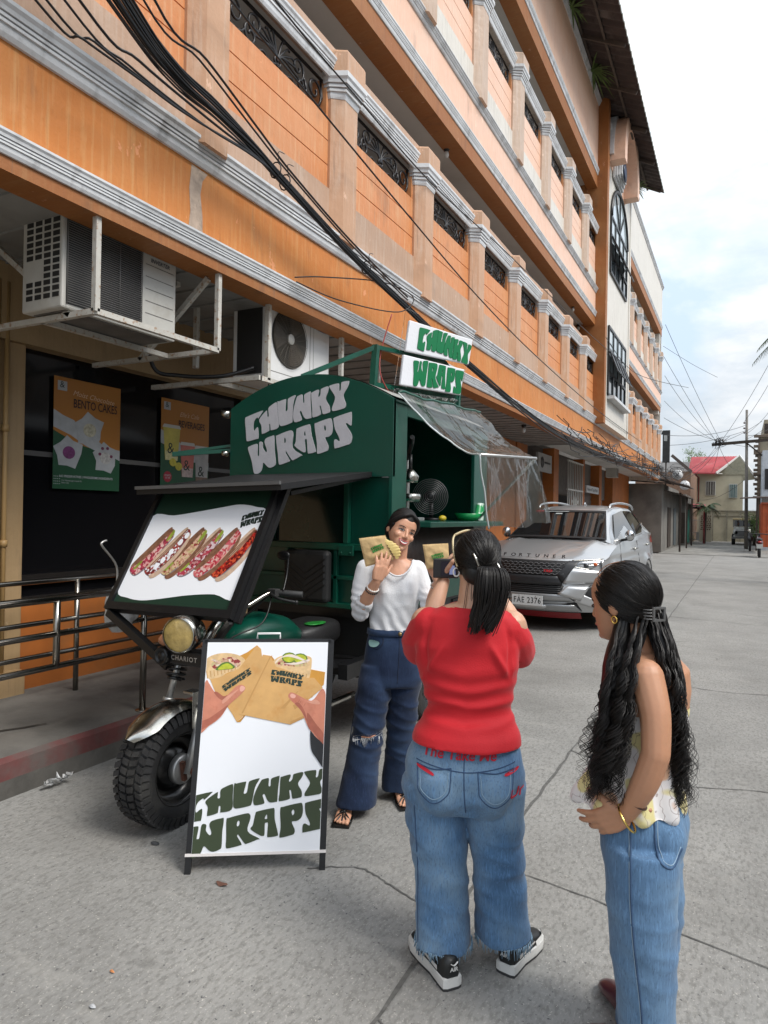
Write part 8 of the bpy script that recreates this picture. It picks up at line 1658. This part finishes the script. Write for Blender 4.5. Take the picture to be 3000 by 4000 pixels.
ends = [((-1.2, 43, 6.0), (-3.3, 34.9, 8.4), .25), ((-1.2, 43, 6.0), (-3.3, 34.9, 7.2), .2), ((-1.1, 43, 6.05), (-3.3, 34.9, 6.4), .15), ((-1.25, 43, 5.95), (-3.4, 35, 9.4), .1), ((.2, 43, 6.6), (-3.6, 38, 5.4), .2), ((.2, 43, 6.9), (-3.3, 35, 5.6), .25), ((-.9, 43, 6.0), (-3.0, 39, 3.9), .25), ((-1.2, 43, 5.9), (-2.9, 40, 3.8), .3), ((-1.0, 43, 5.9), (-2.95, 41, 3.7), .35), ((.1, 43, 7.1), (1.8, 36, 9.5), .2), ((.2, 43, 6.4), (1.9, 38, 8.2), .3), ((.2, 43, 6.1), (2.2, 36, 7.4), .3), ((-1.0, 43, 6.05), (1.5, 52, 6.6), .2), ((-1.1, 43, 5.95), (-2.0, 57.5, 5.2), .2), ((-1.2, 43, 5.9), (-.4, 57, 5.3), .3), ((-1.1, 43, 6.1), (-3.3, 34.8, 10.8), .15), ((-1.0, 43, 6.0), (.9, 40, 6.7), .1), ((.3, 43, 6.3), (1.4, 44, 6.8), .1), ((.3, 43, 4.0), (-2.6, 50, 2.9), .4), ((-1.0, 43, 6.1), (2.0, 33, 10.5), .3)]
for a, b, sag in ends:
    a, b = Vector(a), Vector(b); g = MB(); g.tube([a.lerp(b, t)-Vector((0, 0, sag*4*t*(1-t))) for t in np.linspace(0, 1, 14)], .011, 4); g.build('wire', mat('old wire', (.035, .035, .037), .6), Wn)
for k in range(16):
    g = MB(); c = Vector((-1.1+random.uniform(-.2, .25), 42.9, 5.95+random.uniform(-.15, .2))); g.tube([c+Vector((random.uniform(-.25, .25), 0, random.uniform(-.25, .25))) for _ in range(4)], .012, 4); g.build('tangle', MATS['old wire'], Wn)
for k in range(30):
    g = MB(); c = Vector((random.uniform(-3.4, -2.6), random.uniform(35, 40), random.uniform(3.55, 4.2))); q = random.uniform(.1, .3); g.tube([c+Vector((q*cos(t), q*.6*sin(t*1.3), q*.6*sin(t))) for t in np.linspace(0, 5, 12)], .012, 4); g.build('tangle', MATS['old wire'], Wn)
# wires leaving the orange building and passing overhead
for lab, pts in (('single thin wire running from the tower wall out over the street', [(-3.2, 18.5, 6.35), (-3.1, 24, 6.4), (-2.2, 34, 7.6)]), ('thin service wire crossing the open sky right of the building', [(-3.3, 34, 9.6), (-2.2, 37, 9.25), (-1.2, 40, 9.1)])):
    g = MB(); g.tube(spline(pts, 8), .010, 4); tag(g.build('wire', MATS['old wire']), lab, 'wire')
# parked motorcycle, jeep
mo_ = thing('parked_motorcycle', 'dark red motor scooter parked at the right edge of the street', 'motorcycle', (.75, 34.2, 0))
for y, rr in ((33.75, .27), (34.95, .27)):
    g = wheel_mb(rr, .10, .15); M_ = Matrix.Translation((.74, y, rr)); g.v = [tuple(M_ @ Vector(p)) for p in g.v]; wo = g.build('wheel', RUBBER, mo_); g = MB(); g.lathe([(.15, .03), (.04, .04), (0, .04)], 16, M=M_ @ RX); g.build('rim', ALU, wo)
rg = [[Vector((.74+w_*cos(q), y, z+h*sin(q))) for q in np.linspace(0, 2*pi, 15)[:-1]] for y, w_, z, h in ((33.55, .05, .62, .05), (33.65, .12, .66, .12), (33.9, .15, .66, .16), (34.2, .14, .60, .16), (34.45, .10, .50, .14), (34.7, .12, .62, .22), (34.9, .10, .75, .22), (34.98, .04, .8, .1))]
g = MB(); g.loft(rg); g.build('fairing', mat('maroon paint', (.06, .008, .012), .25, coat=.5), mo_)
rg = [[Vector((.74+w_*cos(q), y, z+h*sin(q))) for q in np.linspace(0, 2*pi, 13)[:-1]] for y, w_, z, h in ((33.5, .06, .80, .03), (33.62, .12, .80, .05), (34.0, .13, .80, .055), (34.4, .10, .76, .05))]
g = MB(); g.loft(rg); g.build('seat', PLB, mo_)
g = MB(); g.tube([(.40, 34.75, 1.0), (.62, 34.85, 1.02), (.86, 34.85, 1.02), (1.08, 34.75, 1.0)], .022, 7); g.bar((.74, 34.85, .8), (.74, 34.85, 1.02), .08); g.build('handlebar', PLB, mo_)
for x in (.40, 1.08): g = MB(); g.tube([(x, 34.75, 1.0), (x-.05*(1 if x < .7 else -1), 34.72, 1.13)], .012, 5); g.ell((x-.06*(1 if x < .7 else -1), 34.72, 1.16), (.07, .02, .05), 12, 8); g.build('mirror', CHROME, mo_)
g = MB(); g.box(.62, .86, 33.46, 33.475, .42, .60); g.build('number_plate', mat('plate dull', (.45, .47, .45), .5), mo_); g = MB(); g.ell((.74, 33.5, .70), (.07, .03, .04), 12, 8); g.build('tail_light', mat('tail red', (.35, .015, .012)), mo_)
mo2 = thing('parked_motorcycle', 'black scooter half hidden behind the utility pole', 'motorcycle', (.45, 40.5, 0))
for y in (40.2, 41.3): g = wheel_mb(.27, .10, .15); M_ = Matrix.Translation((.45, y, .27)); g.v = [tuple(M_ @ Vector(p)) for p in g.v]; g.build('wheel', RUBBER, mo2)
g = MB(); g.loft([[Vector((.45+w_*cos(q), y, z+h*sin(q))) for q in np.linspace(0, 2*pi, 13)[:-1]] for y, w_, z, h in ((40.0, .05, .6, .06), (40.2, .14, .66, .17), (40.7, .12, .5, .14), (41.1, .13, .72, .28), (41.3, .04, .9, .1))]); g.build('fairing', PLB, mo2); g = MB(); g.tube([(.15, 41.1, 1.0), (.45, 41.15, 1.02), (.75, 41.1, 1.0)], .02, 6); g.build('handlebar', PLB, mo2)
jp_ = thing('parked_jeep', 'small white and cream jeep parked facing us by the compound wall', 'jeep', (.25, 50, 0))
g = MB(); g.box(-.42, .92, 49.2, 51.2, .45, .98); g.box(-.40, .90, 50.0, 51.2, .98, 1.18); g.build('body', mat('jeep white', (.50, .50, .47), .45, var=.15), jp_, bevel=.05)
g = MB(); g.box(-.46, .96, 49.9, 52, 1.62, 1.72); g.build('roof', mat('jeep cream', (.55, .42, .22), .6), jp_, bevel=.03); g = MB(); g.box(-.36, .86, 49.98, 50.0, 1.2, 1.6); g.build('windscreen', GLS, jp_)
g = MB()
for x in (-.40, .90): g.bar((x, 50.0, 1.15), (x, 50.05, 1.64), .06)
g.box(-.30, .80, 49.16, 49.2, .60, .95); g.box(-.5, 1.0, 49.05, 49.18, .42, .54); g.build('grille', mat('jeep grey', (.12, .12, .12), .5), jp_)
for x in (-.48, .82):
    g = MB(); g.box(x, x+.2, 49.2, 50.0, .60, .74); g.build('fender', BLACKM, jp_, bevel=.04); g = MB(); g.lathe([(0, 0), (.09, 0), (.1, .04), (0, .04)], 16, M=Matrix.Translation((x+.22 if x < 0 else x-.04, 49.2, .80)) @ Matrix.Rotation(pi/2, 4, 'X')); g.build('headlight', CHROME, jp_)
    for y in (49.6, 51.6): g = wheel_mb(.33, .2, .18); M_ = Matrix.Translation((x+.08, y, .33)); g.v = [tuple(M_ @ Vector(p)) for p in g.v]; g.build('wheel', RUBBER, jp_)
# palms, trees and weeds
PALM = mat('palm leaf', (.055, .105, .022), .55, var=.5, vscale=6); BARK = mat('palm bark', (.12, .10, .08), .9, var=.4, vscale=8)
def frond(g, base, az, el, L0, droop, leaf=.32, n=26, wd=.02):
    P_ = [base+Vector((cos(az)*cos(el)*L0*t, sin(az)*cos(el)*L0*t, sin(el)*L0*t-droop*L0*t*t)) for t in np.linspace(0, 1, n)]
    g.tube(P_, [.022*(1-.8*i/n) for i in range(n)], 4, cap=False)
    for i in range(3, n):
        d = (P_[i]-P_[i-1]).normalized(); sd_ = d.cross(Vector((0, 0, 1))).normalized(); ll = leaf*sin(pi*min(1, .15+.8*i/n))
        for sgn in (-1, 1):
            tip = P_[i]+sd_*sgn*ll*.8+d*ll*.6-Vector((0, 0, ll*random.uniform(.25, .55))); g.add([P_[i]-d*wd, P_[i]+d*wd, tip], [(0, 1, 2)])
def palm(name, label, x, y, h, L0, n, tr, zb=0):
    t = thing(name, label, 'palm tree', (x, y, zb)); g = MB(); g.tube([(x-.1, y, zb), (x-.03, y, zb+h*.5), (x, y, zb+h)], [tr*1.3, tr, tr*.8], 8); g.build('trunk', BARK, t)
    g = MB()
    for k in range(n): frond(g, Vector((x, y, zb+h)), 2*pi*k/n+random.uniform(-.3, .3), random.uniform(.1, 1.1), L0*random.uniform(.75, 1.1), random.uniform(.5, .9), leaf=L0*.32, wd=L0*.018)
    g.build('crown', PALM, t); return t
random.seed(17)
palm('small_palm', 'young palm growing at the kerb in front of the cream house', -2.03, 50, 2.35, 1.25, 15, .07)
palm('tall_palm', 'palm whose fronds hang into the sky at the right edge', 1.55, 20.5, 6.6, 1.35, 18, .14)
def tree(label, x, y, h, r, n, seed, lo=.4, group=None, name='tree', m=None):
    random.seed(seed); t = thing(name, label, 'tree', (x, y, 0), group); g = MB(); g.tube([(x, y, 0), (x+.05*r, y, h*.5), (x, y, h*.9)], [.06*r+.03, .045*r+.02, .01], 7)
    cl = []
    for k in range(9): a = random.uniform(0, 6.3); e = Vector((x+r*.7*cos(a)*random.random(), y+r*.7*sin(a)*random.random(), h*(lo+(1-lo)*random.random()))); g.tube([(x, y, h*(lo*.7+.2*random.random())), e], [.02*r+.01, .006], 5); cl.append(e)
    g.build('trunk', BARK, t); g = MB()
    for k in range(n):
        c = random.choice(cl)+Vector((random.gauss(0, r*.22), random.gauss(0, r*.22), random.gauss(0, r*.20))); s_ = r*random.uniform(.035, .075); a = Vector((random.uniform(-1, 1), random.uniform(-1, 1), random.uniform(-1, 1))).normalized(); b = a.orthogonal().normalized()
        g.add([c-a*s_, c+b*s_*.5, c+a*s_, c-b*s_*.5], [(0, 1, 2, 3)])
    g.build('crown', m or LEAF, t); return t
tree('feathery tree rising behind the grey roofs left of the red roof', -3.95, 66, 8.1, 1.1, 1500, 3, .6)
tree('leafy shrub behind the jeep and the pole', .75, 49, 1.9, .9, 900, 5, .3, name='shrub'); tree('low shrub by the orange gate', .95, 42.5, 1.7, .7, 700, 6, .3, name='shrub'); tree('weeds beside the teal door', -2.75, 47.2, .8, .35, 260, 9, .2, name='shrub')
# right side of the street
rb = thing('building', 'weathered three storey house with open concrete corners behind the pole', 'building', (1.5, 46, 0)); g = MB(); g.box(.95, 6, 46, 54, 0, 6.5); g.box(1.15, 6, 46.5, 54, 6.5, 7.6); g.build('wall', mat('old ochre wall', (.36, .31, .22), .9, var=.35, vscale=.9, dirt=(.10, .09, .08), dscale=1.0), rb)
g = MB()
for z in (2.9, 4.3, 5.5, 6.5): g.box(.62, 6, 45.8, 46.1, z, z+.14)
for z in np.arange(3.1, 6.4, .28): g.box(.62+.08*(int(z*10) % 2), .95, 45.9, 46.05, z, z+.16)
g.box(.85, .95, 45.85, 46, 0, 6.5); g.build('ledge', mat('ledge brown', (.16, .12, .09), .9, var=.4), rb)
w_ = frontal(1.15, 1.7, 45.97, 45.99, 6.7, 7.3, 'window', WOOD, rb)
rb2 = thing('building', 'pale blue plastered house wall at the right edge behind the pole arm', 'building', (1.3, 42, 0)); g = MB(); g.box(1.0, 5, 42.2, 45, 0, 5.4); g.build('wall', mat('pale blue plaster', (.48, .52, .56), .9, var=.15, dirt=(.25, .26, .27), dscale=1.2), rb2)
w_ = frontal(1.12, 1.6, 42.16, 42.19, 3.3, 4.4, 'window', FRAME, rb2)
s = thing('awning', 'thin rusty tin roof over the right pavement', 'awning', (.7, 41.5, 2.8)); g = MB(); g.add([(-.05, 41.0, 2.80), (3, 41.0, 2.95), (3, 43, 3.05), (-.05, 43, 2.88), (-.05, 41.0, 2.74), (3, 41.0, 2.87)], [(0, 1, 2, 3), (0, 4, 5, 1)]); g.build('sheet', TIN, s); g = MB(); g.bar((.75, 41.2, 0), (.75, 41.2, 2.8), .07); g.build('post', WOOD, s)
og = thing('gate', 'orange corrugated metal gate at the right edge', 'gate', (1.2, 38, 0)); g = MB()
for k in range(34): y = 37.4+.1*k; g.box(.86+.02*(k % 2), .93, y, y+.1, .35, 2.45)
for k in range(14): g.box(.93+.1*k, 1.03+.1*k, 37.36+.02*(k % 2), 37.4, .35, 2.45)
g.build('sheet', mat('gate orange', (.42, .085, .025), .6, var=.3, vscale=3), og); g = MB(); g.box(.84, 2.4, 37.3, 37.36, 2.40, 2.48); g.build('frame', mat('gate rail', (.25, .05, .02), .6), og)
# unseen terrace across the street, added to block low sky (only its reflections and shade reach the picture)
op = thing('building', 'plain unseen row of two storey houses opposite, added to block low sky light', 'building', (7, 10, 0)); g = MB(); g.box(7.5, 13, -6, 31, 0, 6.4); g.build('wall', mat('opposite wall', (.34, .31, .27), .9, var=.3, vscale=.7), op)
for y in range(-4, 30, 3):
    g = MB(); g.box(7.44, 7.49, y, y+1.3, 3.8, 5.2); g.build('window', GLASSD, op)
